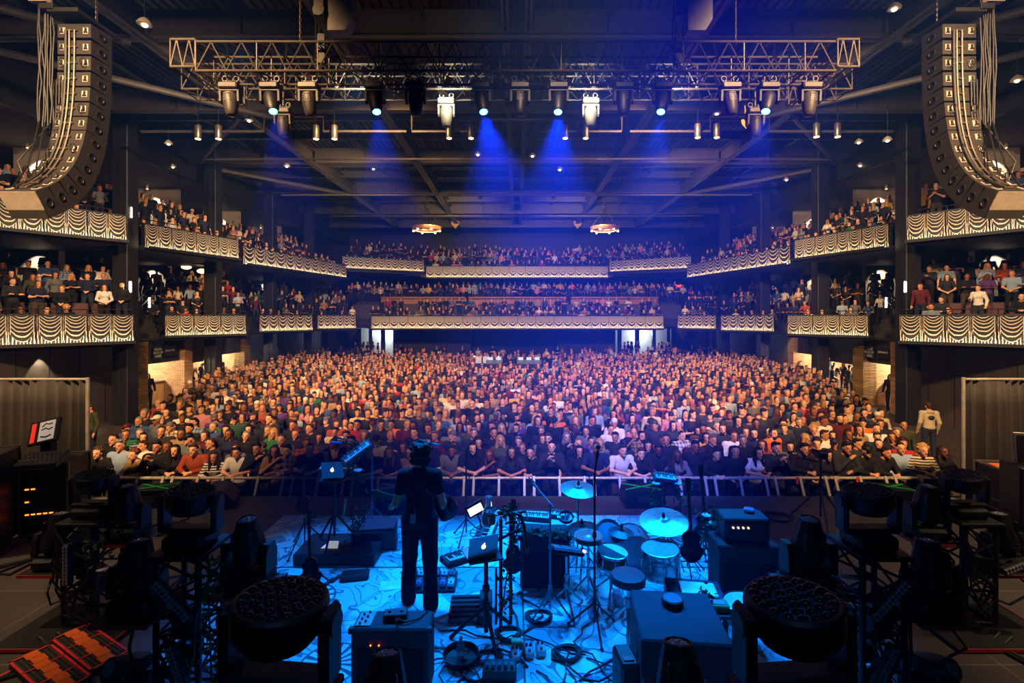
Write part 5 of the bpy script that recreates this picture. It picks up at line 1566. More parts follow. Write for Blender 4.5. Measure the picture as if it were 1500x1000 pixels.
b = MB(); b.M = T(0, -.06, .40) @ roty(-.28) @ rotx(-.45) @ rotz(.1); b.box((.05, -.028, 0), (.22, .004, .29)); e = b.build('page', emat('white_screen_page', '#c9c2c2', .22, '#c9c2c2'), fr_, smooth=0); e['label'] = 'white lit page'
b = MB(); b.M = T(0, -.06, .40) @ roty(-.28) @ rotx(-.45) @ rotz(.1); b.box((-.14, -.028, 0), (.06, .004, .29)); e = b.build('red_strip', emat('red_screen_strip', '#ff3a26', .6, '#a02018'), fr_, smooth=0); e['label'] = 'red lit strip'
b = MB(); b.M = T(0, -.06, .40) @ roty(-.28) @ rotx(-.45) @ rotz(.1)
b.tube([(-.02, -.033, .07), (.03, -.033, .11), (.08, -.033, .09), (.12, -.033, .10)], .008, 5); b.tube([(-.02, -.033, .02), (.03, -.033, .04), (.08, -.033, .01), (.13, -.033, .03)], .008, 5); b.tube([(-.02, -.033, -.08), (.05, -.033, -.10), (.12, -.033, -.08)], .01, 5); b.build('drawing', M_black, fr_)
t = thing('mixer_desk', 'small mixing desk with rows of knobs above the rack by the screen', 'mixer', (-6.75, 7.0, 1.12), .3)
b = MB(); b.box((0, 0, .05), (.48, .38, .09), rotx(.25), bev=.01); b.build('body', mat('rack_unit_face'), t)
b = MB()
for i in range(9):
    for k in range(3): b.cyl((-.2 + .05 * i, -.13 + .1 * k, .06 + .025 * k), (-.2 + .05 * i, -.13 + .1 * k, .10 + .025 * k), .01, n=6)
b.build('controls', M_plate, t)
t = thing('light_pole', 'thin silver pole standing before the left rack with a small flag lamp', 'stand', (-6.9, 6.2, 0), 0)
b = MB(); b.cyl((0, 0, 0), (0, 0, 1.95), .016, n=8); b.build('pole', M_alu, t)
b = MB(); b.lathe([(.16, 0), (.15, .02), (.03, .03)], 16); b.build('base', M_blk, t)
b = MB(); b.box((.05, 0, 1.92), (.22, .05, .14), roty(-.2), bev=.01); b.build('lamp_shade', M_lampg, t)
t = thing('road_case', 'black road case on castors with stencilled letters by the right curtain', 'case', (8.05, 8.0, 0), -.12)
b = MB(); b.box((0, 0, .44), (.62, .62, .66), bev=.008); b.build('case', M_case, t)
b = MB()
for sx in (-1, 1):
    for sy in (-1, 1): b.box((sx * .31, sy * .31, .44), (.04, .04, .66))
    for z in (.12, .27, .77): b.box((0, sx * .31, z), (.64, .03, .03)); b.box((sx * .31, 0, z), (.03, .64, .03))
b.build('edging', M_edge, t, smooth=0)
b = MB(); b.box((-.18, -.316, .62), (.2, .006, .06)); b.box((-.18, -.316, .50), (.2, .006, .06)); b.build('sticker', mat('pale_sticker', '#b09a90', .6), t, smooth=0)
b = MB(); b.box((0, 0, .775), (.5, .3, .01)); b.build('tape', M_or, t, smooth=0)  # flat orange patch on the case top, green strip over it
b = MB(); b.box((-.1, -.05, .783), (.4, .05, .008), rotz(.3)); e = b.build('green_strip', M_green, t, smooth=0); e['label'] = 'green strip across the case top'
text_mesh('SF', .16, 'stencil', mat('stencil_paint', '#6a6660', .7), t, T(.14, -.318, .5) @ rotx(PI / 2), .002)
for sx in (-1, 1):
    for sy in (-1, 1):
        b = MB(); b.lathe([(.05, -.018), (.055, 0), (.05, .018)], 12, T(sx * .24, sy * .24, .055) @ roty(PI / 2)); b.box((sx * .24, sy * .24, .10), (.07, .07, .03)); b.build('castor', M_plate, t)
t = thing('side_console', 'console with dark screen at the right edge of the stage', 'console', (7.75, 7.35, 0), -.3)
b = MB(); b.box((0, 0, .55), (.62, .5, .9), bev=.02); b.build('case', M_case, t)
b = MB(); b.box((0, -.06, 1.25), (.6, .05, .46), rotx(-.12), bev=.012); sc_ = b.build('screen', M_edge, t)
b = MB(); b.box((0, -.09, 1.25), (.52, .01, .38), rotx(-.12)); b.build('display', mat('dark_display', '#20222c', .2), sc_, smooth=0)
for sx in (-1, 1): b = MB(); b.box((sx * .29, -.2, .05), (.05, .1, .1)); b.build('foot', M_black, t, smooth=0)
# ------------------------------------------------------------------ the guitarist, seen from behind
GJ = {'pelvis': V((0, 0, .96)), 'waist': V((0, .005, 1.13)), 'chest': V((0, .0, 1.33)), 'neck': V((0, .005, 1.51)), 'head': V((-.01, -.045, 1.645)),
      'shr': V((-.172, .01, 1.425)), 'shl': V((.172, .01, 1.425)), 'elr': V((-.262, .05, 1.13)), 'wrr': V((-.245, -.17, 1.00)), 'ell': V((.258, .02, 1.13)), 'wrl': V((.335, -.18, 1.02)),
      'hipr': V((-.095, 0, .93)), 'hipl': V((.095, 0, .93)), 'knr': V((-.12, .03, .51)), 'knl': V((.115, -.03, .51)), 'anr': V((-.14, .15, .09)), 'anl': V((.125, .0, .09))}
v, qd, z = surface(body_prims(GJ, 0), .009)
me = np_mesh('person', v, qd); paint_face(me, v, z, GJ['head']); me.materials.append(M_skin)
man = bpy.data.objects.new('person', me); COL.objects.link(man); man.color = (*lin('#c0896a'), 1)
man.location = (-1.09, 5.52, .012); man.rotation_euler = (0, 0, PI + .06); man.scale = (1.0, 1.0, 1.0)
tag(man, 'guitarist with back turned, black T-shirt, dark jeans and curly hair', 'person')
def man_part(name, prims, vox, col, m, cut=None):
    v_, q_, z_ = surface(prims, vox, cut); me_ = np_mesh(name, v_, q_); me_.materials.append(m)
    o = bpy.data.objects.new(name, me_); COL.objects.link(o); o.parent = man; o.color = (*lin(col), 1); return o
sp = shirt_prims(GJ, 0, 0, .013, frac=.5)
# loose folds across the back and at the hem
for (a, c) in (((-.12, .11, 1.36), (.02, .115, 1.22)), ((.12, .11, 1.34), (-.02, .115, 1.18)), ((-.13, .10, 1.10), (.1, .11, 1.06)), ((.13, .1, 1.16), (.03, .115, 1.08))):
    sp.append((('c', a, c, .012, .008), 0, .03))
man_part('shirt', sp, .010, '#0a0b0e', M_cloth)
lp = leg_prims(GJ, .024)
for n in 'rl':
    k = GJ['kn' + n]; a = GJ['an' + n]
    for j in range(4): lp.append((('c', tup(k + V((-.05, .045, -.06 + .03 * j))), tup(k + V((.05, .05, -.08 + .035 * j))), .014, .012), 0, .02))
    lp.append((('c', tup(a + V((0, -.01, -.035))), tup(a + V((0, .005, .22))), .082, .072), 0, .03))
man_part('trousers', lp, .010, '#10131d', M_denim)
hd = [(('e', (0, .06, -.02), (.088, .055, .09)), 0, 0)] + [(('e', (p[0][1][0], p[0][1][1], p[0][1][2]), p[0][2]), p[1], p[2]) for p in hair_prims('curly')]
rq = random.Random(8)
for i in range(40):
    a_ = rq.uniform(-1.2, 1.2); z_ = rq.uniform(-.09, .12); hd.append((('e', (.098 * math.sin(a_), .03 + .095 * math.cos(a_), z_), (.022, .022, .022)), 0, .008))
def hcut(G): return -np.maximum(G[..., 1] + .03, G[..., 2] - .06)
h_ = man_part('hair', hd, .0085, '#2a1c14', M_hairm, hcut); h_.location = GJ['head']; h_.scale = (1.12, 1.1, 1.08)
man_part('belt', [(('e', (0, 0, 1.02), (.178, .135, .028)), 0, 0)], .008, '#0a0808', M_cloth)
b = MB(); b.box((.055, .145, 1.0), (.062, .03, .10), bev=.008); b.cyl((.035, .145, 1.05), (.035, .145, 1.12), .004, n=6); e = b.build('radio_pack', mat('radio_pack_plastic', '#7c8a96', .4), man); e['label'] = 'grey belt radio pack'
b = MB(); b.tube([(.02, .15, .96), (-.06, .16, .86), (-.1, .15, .95), (-.02, .15, 1.02)], .004, 5); b.build('pack_cable', M_cable, man)
for n in 'rl':
    a = GJ['an' + n]
    sh_ = man_part('shoe', [(('c', tup(a + V((0, .03, -.045))), tup(a + V((0, -.15, -.06))), .05, .042), 0, 0), (('c', tup(a + V((0, .03, -.07))), tup(a + V((0, -.14, -.075))), .04, .036), 0, .01)], .009, '#0c0b0c', M_cloth)
def guitar_outline(w=.16, l=.40):
    P = []
    for k in range(40):
        a = 2 * PI * k / 40; x = math.cos(a); y = math.sin(a)
        r = 1 + .10 * math.cos(2 * a) * .4
        wid = w * (1.0 if y < 0 else .80) * (1 - .22 * math.exp(-((y - .12) / .22) ** 2))
        P.append((x * wid * r, y * l / 2))
    return P
def guitar(name, label, loc, R4, body='#1a0d0a', strap=None, group=None, scale=1.0):
    """neck along local +Y, front towards +Z"""
    t = thing(name, label, 'guitar', loc, 0, group); t.rotation_euler = R4.to_euler() if hasattr(R4, 'to_euler') else R4; t.scale = (scale,) * 3
    b = MB(); b.prism(guitar_outline(), .045, T(0, 0, -.0225)); b.build('body', mat('guitar_lacquer_' + body[1:], body, .2, 0, .1, spec=.6), t, smooth=40)
    b = MB(); b.box((0, .42, .018), (.045, .50, .022), bev=.008); b.build('neck', mat('guitar_neck_wood', '#4a2e1a', .4), t)
    b = MB(); b.prism([(-.024, 0), (.024, 0), (.042, .12), (.03, .18), (-.03, .18), (-.042, .12)], .014, T(0, .66, .005)); hs = b.build('headstock', mat('guitar_neck_wood'), t, smooth=0)
    for k in range(6):
        sx = -1 if k < 3 else 1
        b = MB(); b.cyl((sx * .035, .69 + .045 * (k % 3), .012), (sx * .062, .69 + .045 * (k % 3), .012), .006, n=6); b.ell((sx * .066, .69 + .045 * (k % 3), .012), (.01, .008, .006), 8, 5); b.build('tuning_peg', M_chain, hs)
    b = MB()
    for k in range(6): b.cyl((-.017 + .0068 * k, -.10, .036), (-.017 + .0068 * k, .68, .034), .0012, n=4)
    b.build('strings', M_chain, t)
    b = MB(); b.box((0, .06, .026), (.085, .035, .012), bev=.004); b.box((0, -.03, .026), (.085, .035, .012), bev=.004); b.box((0, -.11, .03), (.09, .018, .014)); b.build('pickups', M_black, t)
    if strap: b = MB(); b.tube(strap, .014, 6); b.build('strap', M_cable, t)
    return t
mw = T(man.location) @ rotz(PI + .06)
g0, g1 = mw @ V((-.22, -.19, .99)), mw @ V((.47, -.25, 1.12))
yv = (g1 - g0).normalized(); zv = V((0, 1, .12)); zv = (zv - yv * zv.dot(yv)).normalized(); xv = yv.cross(zv)
R4 = Matrix((xv, yv, zv)).transposed()
inv = (T(g0) @ R4.to_4x4()).inverted() @ mw
guitar('electric_guitar', 'dark electric guitar worn across the front of the guitarist', g0, R4, '#14100f',
       [tuple(inv @ V(p)) for p in ((-.33, -.15, .93), (-.26, -.02, 1.1), (-.15, .12, 1.25), (.02, .13, 1.4), (.10, .06, 1.50), (.12, -.06, 1.49), (.12, -.13, 1.36), (.05, -.16, 1.2), (.0, -.20, 1.1))])
# ------------------------------------------------------------------ stands, keys, laptops
M_screenlogo = emat('laptop_logo_glow', '#e8f2ff', 6); M_laptop = mat('laptop_aluminium', '#9aa4ae', .35, .6); M_keyw = mat('keyboard_white', '#d9dde0', .4); M_page = emat('tablet_page', '#eaf0ff', 2.2)
def tripod(t, h, r=.011, spread=.3, rz=0.0, legz=.35, m=None):
    m = m or M_blk
    b = MB(); b.cyl((0, 0, .1), (0, 0, h), r, n=8); b.build('pole', m, t)
    for k in range(3):
        a = rz + k * 2 * PI / 3
        b = MB(); b.tube([(0, 0, legz), (spread * math.cos(a), spread * math.sin(a), .012)], r * .9, 6); b.ell((spread * math.cos(a), spread * math.sin(a), .014), (.018, .018, .014), 8, 5); b.build('leg', m, t)
    b = MB(); b.cyl((0, 0, legz - .03), (0, 0, legz + .05), r * 1.9, n=10); b.build('collar', m, t); b = MB(); b.cyl((0, 0, h * .6), (0, 0, h * .6 + .05), r * 1.7, n=10); b.build('collar', m, t)
def mic_stand(label, px_, pyb, h, boom=None, group='microphone stands', m=None, r=.011, straight=True):
    p = F(px_, pyb, .012); t = thing('microphone_stand', label, 'stand', p, 0, group)
    tripod(t, h, r, .28, R.uniform(0, 2), .3, m)
    if boom:
        b = MB(); d = V(boom); b.tube([V((0, 0, h)) - d * .25, V((0, 0, h)) + d], r * .8, 6); b.build('boom', m or M_blk, t)
        e = V((0, 0, h)) + d; dn = d.normalized()
        b = MB(); b.cyl(e, e + dn * .12, .012, .018, 10); b.ell(e + dn * .15, (.026, .026, .028), 10, 7); b.build('microphone', mat('microphone_grille', '#5a6068', .35, .6), t)
    return t
def laptop(label, loc, rz, w=.32):
    t = thing('laptop', label, 'laptop', loc, rz, 'silver laptops')
    b = MB(); b.box((0, .115, .008), (w, .23, .014), bev=.004); b.build('keyboard_base', M_laptop, t)
    b = MB(); b.M = T(0, 0, .012) @ rotx(.22); b.box((0, 0, .112), (w, .008, .225), bev=.003); ld = b.build('lid', M_laptop, t)
    b = MB(); b.M = T(0, 0, .012) @ rotx(.22) @ T(0, -.0045, .112) @ rotx(PI / 2)
    b.lathe([(0, .0), (.020, .0), (.020, .003), (0, .003)], 16, Matrix.Diagonal((1.0, 1.1, 1, 1)), cap=False)
    b.ell((.007, .030, .0015), (.005, .010, .002), 8, 5, rotz(-.5))
    b.build('glowing_logo', M_screenlogo, ld, smooth=0)
    b = MB(); b.M = T(0, .006, .012) @ rotx(.22); b.box((0, 0, .112), (w - .02, .003, .2)); b.build('screen', emat('laptop_screen', '#8fb0d8', .8), ld, smooth=0)
    return t
def keys(b2, w, d, n=14):
    pass
def keyboard(label, loc, rot, w, d=.26, name='keyboard', h=.07):
    t = thing(name, label, 'keyboard', loc, 0, 'keyboards', rot=rot)
    b = MB(); b.box((0, 0, h / 2), (w, d, h), bev=.012); b.build('case', mat('synth_case', '#3a4048', .4), t)
    b = MB(); n = max(8, round(w / .03))
    for i in range(n): b.box((-w / 2 + .03 + (i + .5) * (w - .06) / n, -d * .2, h + .008), ((w - .06) / n - .003, d * .5, .016))
    b.build('white_keys', M_keyw, t, smooth=0)
    b = MB()
    for i in range(n - 1):
        if i % 7 not in (2, 6): b.box((-w / 2 + .03 + (i + 1) * (w - .06) / n, -d * .10, h + .02), ((w - .06) / n * .5, d * .30, .014))
    b.build('black_keys', M_blk, t, smooth=0)
    b = MB()
    for i in range(7): b.cyl((-w * .35 + i * w * .115, d * .32, h), (-w * .35 + i * w * .115, d * .32, h + .02), .012, n=8)
    b.box((w * .3, d * .3, h + .004), (w * .2, d * .2, .006)); b.build('controls', M_plate, t)
    return t
# left keyboard corner
c = F(487, 792); 
t = thing('stage_riser', 'low black platform under the left keyboard station', 'platform', (F(500, 815).x, 6.62, 0), 0)
b = MB(); b.box((0, 0, .09), (1.05, .62, .15), bev=.01); b.build('deck', M_blk, t)
b = MB(); b.box((0, 0, .01), (1.0, .58, .02)); b.build('base', M_black, t, smooth=0)
t = thing('keyboard_stand', 'black tripod keyboard stand on the low platform', 'stand', (W(490, 700, 6.62).x, 6.62, .165), 0); tripod(t, .85, .018, .30, .5, .42)
b = MB(); b.box((0, 0, .87), (.34, .28, .03), bev=.006); b.build('tray', M_blk, t)
b = MB(); b.tube([(.1, .1, .86), (.22, .2, 1.05), (.24, .2, 1.22)], .016, 6); b.tube([(.14, .05, .86), (.18, .12, 1.1)], .012, 6); b.build('arm', M_blk, t)
kx = W(490, 700, 6.62).x
laptop('open silver laptop with lit logo at the left keyboard station', (kx + .02, 6.50, 1.075), .12, .27)
keyboard('white synthesizer tilted up on the left keyboard station', (kx + .27, 6.80, 1.30), (.1, -.55, .5), .44, .26)
keyboard('pale keyboard lying low on the left keyboard station tray', (kx - .02, 6.78, 1.07), (0, 0, .1), .5, .2)
garland('flower_garland', 'white flower garland hanging down the left keyboard station', [(kx + .32, 6.62, 1.15), (kx + .30, 6.6, .8), (kx + .34, 6.6, .45), (kx + .32, 6.6, .2)], 130, .07, 44, 12)
b = MB(); b.prism([(0, 0), (.22, 0), (.18, .16), (.06, .16)], .008, T(F(470, 803, .17)) @ rotx(.12)); tag(b.build('glowing_sheet', emat('sheet_glow', '#ffffff', .25, '#e8e8ea'), smooth=0), 'white sheet with a glow of its own on the low platform', 'paper')  # sheet made to glow faintly so it looks brightly lit
t = thing('music_light', 'small clip lamp glowing blue above the left laptop', 'lamp', W(492, 648, 6.75), 0)
b = MB(); b.box((0, 0, 0), (.18, .04, .03), bev=.01); b.build('lamp_shade', mat('blue_metal', '#5a86b8', .3, .5), t); b = MB(); b.tube([(.05, 0, 0), (.2, 0, -.02), (.33, .02, -.12), (.36, .05, -.3)], .008, 6); b.build('arm', M_blk, t)
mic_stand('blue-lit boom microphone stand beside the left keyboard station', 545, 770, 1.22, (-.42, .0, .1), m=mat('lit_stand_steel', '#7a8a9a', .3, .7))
for (px_, pyb, colr, nm) in ((502, 766, '#2fd09a', 'green'), (516, 772, '#c03038', 'red')):
    p = F(px_, pyb, .165); b = MB(); b.cyl(p, p + V((.03, .05, .34)), .012, n=8); b.cyl(p + V((0, 0, 0)), p + V((.0, 0, .012)), .03, n=10)
    tag(b.build('light_tube', mat('tube_' + nm, colr, .4)), f'short {nm} tube standing upright on the low platform', 'tube', 'coloured tubes')
t = thing('effects_case', 'dark case of gear and pedals behind the low platform', 'case', (F(555, 790).x, 6.9, .012), .2); b = MB(); b.box((0, 0, .14), (.6, .42, .28), bev=.02); b.build('case', M_blk, t)
b = MB(); b.prism([(-.28, -.18), (.26, -.2), (.3, .1), (.1, .2), (-.2, .16)], .02, T(0, 0, .285)); b.build('lid', mat('dark_blue_lid', '#2a3a4a', .4), t, smooth=0)
guitar('violin', 'small red-brown violin hung on its stand left of the keyboard station', W(444, 738, 6.7), Matrix(((1, 0, 0), (0, .1, -1), (0, 1, .1))).to_4x4(), '#5a1c10', scale=.62)
t = thing('instrument_stand', 'black tripod stand holding the violin', 'stand', (W(445, 738, 6.73).x, 6.76, .012), 0); tripod(t, .95, .010, .34, .3, .38); b = MB(); b.tube([(-.06, -.09, .62), (-.05, 0, .62), (.05, 0, .62), (.06, -.09, .62)], .008, 6); b.build('cradle', M_blk, t)
guitar('electric_guitar', 'dark guitar leaning on a floor stand behind the left middle lamp', F(455, 850, .18) + V((0, .0, .1)), (Matrix(((1, 0, 0), (0, .25, -1), (0, 1, .25))) @ Matrix.Rotation(.12, 3, 'Z')).to_4x4(), '#0e0e12', scale=.8, group='guitars on stands')
t = thing('guitar_stand', 'small black stand under the guitar behind the left lamp', 'stand', F(455, 852, .012), 0); tripod(t, .45, .010, .22, 0, .2)
b = MB(); b.box((0, 0, .025), (.34, .22, .05), bev=.022); o = tag(b.build('seat_cushion', mat('dark_vinyl', '#161a20', .4)), 'flat dark cushion lying on the rug left of the guitarist', 'cushion'); o.location = F(520, 845, .012); o.rotation_euler = (0, 0, .2)
for k in range(3):
    b = MB(); p = F(468 + 9 * k, 862 - 4 * k, .012); b.cyl(p + V((0, 0, .012)), p + V((.08, .22, .012)), .012, n=8); tag(b.build('pedal_rod', M_blk), f'short black rod lying on the rug, {ordn(k)} from left beside the cushion', 'rod', 'rods on the rug')
b = MB(); b.box((0, 0, .002), (.24, .2, .003)); o = tag(b.build('set_list', mat('set_list_paper', '#e8e4de', .8), smooth=0), 'white set list sheet on the rug at the guitarist\'s left foot', 'paper'); o.location = F(572, 857, .013); o.rotation_euler = (0, 0, .15)
t = thing('pedalboard', 'pedalboard with two rows of effect pedals before the guitarist', 'pedalboard', F(633, 856, .012), .03)
b = MB(); b.box((0, 0, .03), (.58, .36, .05), rotx(.12), bev=.008); b.build('board', M_blk, t)
for r_ in range(2):
    for k in range(6):
        b = MB(); b.box((-.235 + .094 * k, -.085 + .17 * r_, .075 + .022 * r_), (.075, .13, .045), rotx(.12), bev=.008); pd = b.build('pedal', mat(('pedal_grey', 'pedal_blue', 'pedal_white')[(k + r_) % 3], ('#59616a', '#33567a', '#b8c0c6')[(k + r_) % 3], .35, .3), t)
        b = MB()
        for j in (-.02, .02): b.cyl((-.235 + .094 * k + j, -.05 + .17 * r_, .10 + .022 * r_), (-.235 + .094 * k + j, -.05 + .17 * r_, .115 + .022 * r_), .009, n=8)
        b.cyl((-.235 + .094 * k, -.12 + .17 * r_, .09 + .022 * r_), (-.235 + .094 * k, -.12 + .17 * r_, .11 + .022 * r_), .012, n=8); b.build('knob', M_plate, pd)
mic_stand('straight black microphone stand in front of the guitarist, boom towards him', 683, 790, 1.28, (-.36, -.1, .10))
# amplifier behind the guitarist
def amp(label, loc, rz, w, d, h, name='guitar_amplifier', top=True, grille=True):
    t = thing(name, label, 'amplifier', loc, rz, None)
    b = MB(); b.box((0, 0, h / 2 + .02), (w, d, h), bev=.015); b.build('cabinet', mat('amp_tolex', '#20242c', .7, scale=120, bump=.3), t)
    b = MB(); b.box((0, -d / 2 - .004, h * .42), (w - .1, .01, h * .62), bev=.003); b.build('back_panel' if not grille else 'grille_cloth', mat('amp_grille', '#12141a', .9, scale=200), t)
    for sx in (-1, 1):
        for sy in (-1, 1): b = MB(); b.cyl((sx * (w / 2 - .06), sy * (d / 2 - .05), 0), (sx * (w / 2 - .06), sy * (d / 2 - .05), .03), .022, n=10); b.build('foot', M_black, t)
    for sx in (-1, 1):
        b = MB(); b.box((sx * (w / 2), -d / 2 + .02, h + .0), (.05, .06, .05), bev=.01); b.build('corner_cap', M_lampb, t)
    return t
yb = 4.27; t = amp('square black guitar amplifier at the bottom, behind the guitarist', ((577 - CX) / FPX * yb, yb, .012), 0, .66, .27, .56)
xq = (577 - CX) / FPX * yb
b = MB(); b.box((-.24, .0, .585), (.13, .2, .012)); cp = b.build('control_panel', M_plate, t, smooth=0)
b = MB()
for k in range(6): b.cyl((-.27 + .02 * (k % 2) * 2, -.08 + .032 * k, .59), (-.27 + .04 * (k % 2), -.08 + .032 * k, .605), .010, n=8)
b.build('knob', M_black, cp)
b = MB()
for sx in (-.16, -.09): b.cyl((sx, -.142, .45), (sx, -.15, .45), .006, n=8)
b.build('pilot_light', M_led, t)
t = thing('effect_box', 'small black pedal box with cables lying on the guitarist\'s amplifier', 'pedal', (xq + .01, yb + .02, .594), .1); b = MB(); b.box((0, 0, .03), (.2, .11, .05), bev=.008); b.build('body', M_lampb, t)
b = MB(); b.tube([(.05, -.05, .03), (.02, -.13, .05), (.06, -.17, -.1), (.04, -.16, -.4)], .008, 6); b.tube([(-.03, -.05, .03), (.1, -.1, .02), (.2, -.05, .01), (.27, .06, .01)], .007, 6); b.build('cable', M_cable, t)
for k in range(2):
    b = MB(); b.cyl((-.05 + .1 * k, 0, .055), (-.05 + .1 * k, 0, .07), .014, n=8); b.build('foot_switch', M_chain, t)
# centre station: laptop, tablet, keys
cx0 = (712 - CX) / FPX * 4.85
t = thing('keyboard_stand', 'tall black stand under the laptop in the middle of the stage', 'stand', (cx0, 4.85, .012), 0); tripod(t, .84, .022, .36, .9, .36)
b = MB(); b.box((-.03, .02, .85), (.34, .30, .02), rotz(.3), bev=.004); b.build('tray', M_blk, t)
b = MB(); b.cyl((.14, .16, .0), (.14, .16, 1.15), .018, n=8); b.cyl((.24, .3, .0), (.24, .3, 1.1), .018, n=8); b.cyl((.1, .1, .95), (.35, .4, .95), .014, n=8); b.cyl((.0, .3, 1.12), (.4, .32, 1.16), .014, n=8); b.build('frame', M_blk, t)
b = MB(); b.cyl((.09, .2, .05), (.09, .2, .62), .012, n=8); e = b.build('red_pole', mat('red_pole_paint', '#8a3020', .5), t); e['label'] = 'reddish pole'
laptop('open silver laptop with lit logo on the middle stand', (cx0 - .03, 4.78, .875), .42, .30)
keyboard('keyboard reaching away behind the middle laptop', (cx0 - .05, 5.35, .80), (0, 0, 1.45), .7, .20)
keyboard('lower keyboard reaching left of the middle laptop', (cx0 - .30, 5.45, .52), (0, 0, .6), .46, .22)
t = thing('tablet', 'tablet with a white page clamped above the middle keyboard', 'tablet', W(696, 745, 5.4), .0); b = MB(); b.M = rotz(.2) @ roty(-.45) @ rotx(-.5); b.box((0, 0, 0), (.20, .014, .13), bev=.004); b.build('case', M_blk, t)
b = MB(); b.M = rotz(.2) @ roty(-.45) @ rotx(-.5); b.box((0, -.009, -.01), (.16, .003, .08)); b.build('screen', M_page, t, smooth=0)
b = MB(); b.tube([(0, .02, -.02), (.05, .05, -.15), (.06, .06, -.24)], .01, 6); b.build('clamp_arm', M_blk, t)
t = thing('glass_bottle', 'tall clear glass bottle glowing blue on the middle keyboard', 'bottle', W(716, 766, 5.25), 0)
t_g = NT('clear_glass'); t_g.bsdf((.75, .88, .95), .08, trans=.85); M_glass = t_g.m
b = MB(); b.lathe([(.0, 0), (.07, .0), (.075, .02), (.072, .10), (.055, .15), (.036, .17), (.034, .27), (.04, .275), (.04, .285), (.03, .285)], 18, cap=False); b.build('body', M_glass, t)
b = MB(); b.lathe([(0, .01), (.062, .01), (.062, .08), (0, .08)], 16, cap=False); b.build('water', mat('blue_liquid', '#8ac0e8', .1), t)
garland('ivy_sprig', 'leafy ivy twisted round the rails of the middle keyboard stand', [(cx0 + .12, 5.15, 1.16), (cx0 + .25, 5.2, 1.17), (cx0 + .33, 5.2, 1.05), (cx0 + .2, 4.95, .6), (cx0 + .15, 4.95, .2)], 170, .05, 5, 15)
t = thing('gooseneck_mic', 'black gooseneck arm bending down with an orange tip', 'lamp', (cx0 + .28, 5.15, 1.1), 0); b = MB(); b.tube([(-.12, 0, .04), (0, 0, .06), (.06, 0, .04), (.1, 0, -.08), (.13, .0, -.3)], .018, 8); b.build('arm', M_blk, t)  # microphone on a gooseneck
b = MB(); b.cyl((.13, 0, -.3), (.135, 0, -.36), .022, n=10); e = b.build('tip', mat('orange_tip', '#c85028', .4), t); e['label'] = 'orange tip'
t = thing('bass_pedals', 'set of black foot keys on the rug below the middle laptop', 'pedals', F(690, 895, .012), .05)
b = MB(); b.box((.16, 0, .05), (.14, .5, .1), bev=.01); b.build('housing', M_blk, t)
for k in range(6): b = MB(); b.box((-.06, -.21 + .085 * k, .035), (.34, .05, .03), bev=.006); b.build('foot_key', M_blk if k % 2 else mat('foot_key_dark', '#1c222c', .4), t)
rrc = random.Random(31)
def cable(label, pts, r=.009, m=None, group='cables on the band floor'):
    b = MB(); b.tube(pts, r, 6); return tag(b.build('cable', m or M_cable), label, 'cable', group)
def coil(label, c, rad, turns, r=.009):
    pts = []
    for k in range(int(turns * 14)):
        a = 2 * PI * k / 14; q_ = rad * (1 + .14 * math.sin(k * .37)); pts.append((c.x + q_ * math.cos(a) + .02 * math.sin(k * .9), c.y + q_ * math.sin(a) * .9, c.z + .01 + .006 * (k / 14) + .004 * math.sin(k)))
    return cable(label, pts, r, None, 'coiled cables')
for i, (px_, py_, rad, n, nm) in enumerate(((745, 930, .12, 4, 'beside the guitar pedals'), (830, 960, .12, 5, 'on the pale rug below the drums'), (718, 965, .11, 3, 'at the bottom left of the cable heap'), (790, 905, .13, 4, 'under the electronic pad'), (700, 985, .14, 3, 'by the dark bowl at the bottom edge'))):
    coil(f'coiled black cable {nm}', F(px_, py_, .012), rad, n)
for i in range(22):
    a = V((rrc.uniform(-.35, .75), rrc.uniform(3.9, 5.0), .02)); pts = [a]
    d = rrc.uniform(0, 6.3)
    for k in range(7):
        d += rrc.uniform(-.9, .9); pts.append(pts[-1] + V((.13 * math.cos(d), .13 * math.sin(d), 0)))
    pts = [V((p.x, p.y, .02 + .012 * (k % 3))) for k, p in enumerate(pts)]
    o = cable('loose black cable in the tangle between the laptop stand and the drums', pts, rrc.uniform(.006, .011)); 
for i, (px_, py_, nm) in enumerate(((755, 962, 'first'), (775, 958, 'second'), (792, 955, 'third'))):
    t = thing('effect_pedal', f'silver effect pedal in the cable tangle, {nm} from the left', 'pedal', F(px_, py_, .012), .1, 'effect pedals by the drums'); b = MB(); b.box((0, 0, .03), (.085, .15, .06), bev=.01); b.build('body', mat('pedal_silver', '#a8b2ba', .3, .5), t)
    b = MB(); b.cyl((-.02, .04, .06), (-.02, .04, .08), .012, n=8); b.cyl((.02, .04, .06), (.02, .04, .08), .012, n=8); b.build('knob', M_black, t)
    b = MB(); b.cyl((0, -.04, .06), (0, -.04, .075), .014, n=8); b.build('foot_switch', M_chain, t)
t = thing('power_strip', 'black power unit with plugs at the bottom of the cable heap', 'power strip', F(732, 990, .012), 0); b = MB(); b.box((0, 0, .05), (.3, .18, .1), bev=.012); b.build('body', M_blk, t)
for k in range(5): b = MB(); b.box((-.11 + .055 * k, -.03, .115), (.03, .05, .05), bev=.006); b.build('plug', mat('plug_grey', '#4a525c', .4), t)
b = MB(); b.box((0, 0, .025), (.1, .07, .05), bev=.006); o = tag(b.build('ticket_box', mat('cream_card', '#b0a878', .6)), 'small cream box with a green light among the cables', 'box'); o.location = F(756, 944, .012)
b = MB(); b.ell((0, 0, 0), (.022, .022, .022), 10, 7); o = tag(b.build('green_bulb', M_ledg), 'round green lamp bulb glowing beside the cream box', 'bulb'); o.location = F(757, 955, .035)
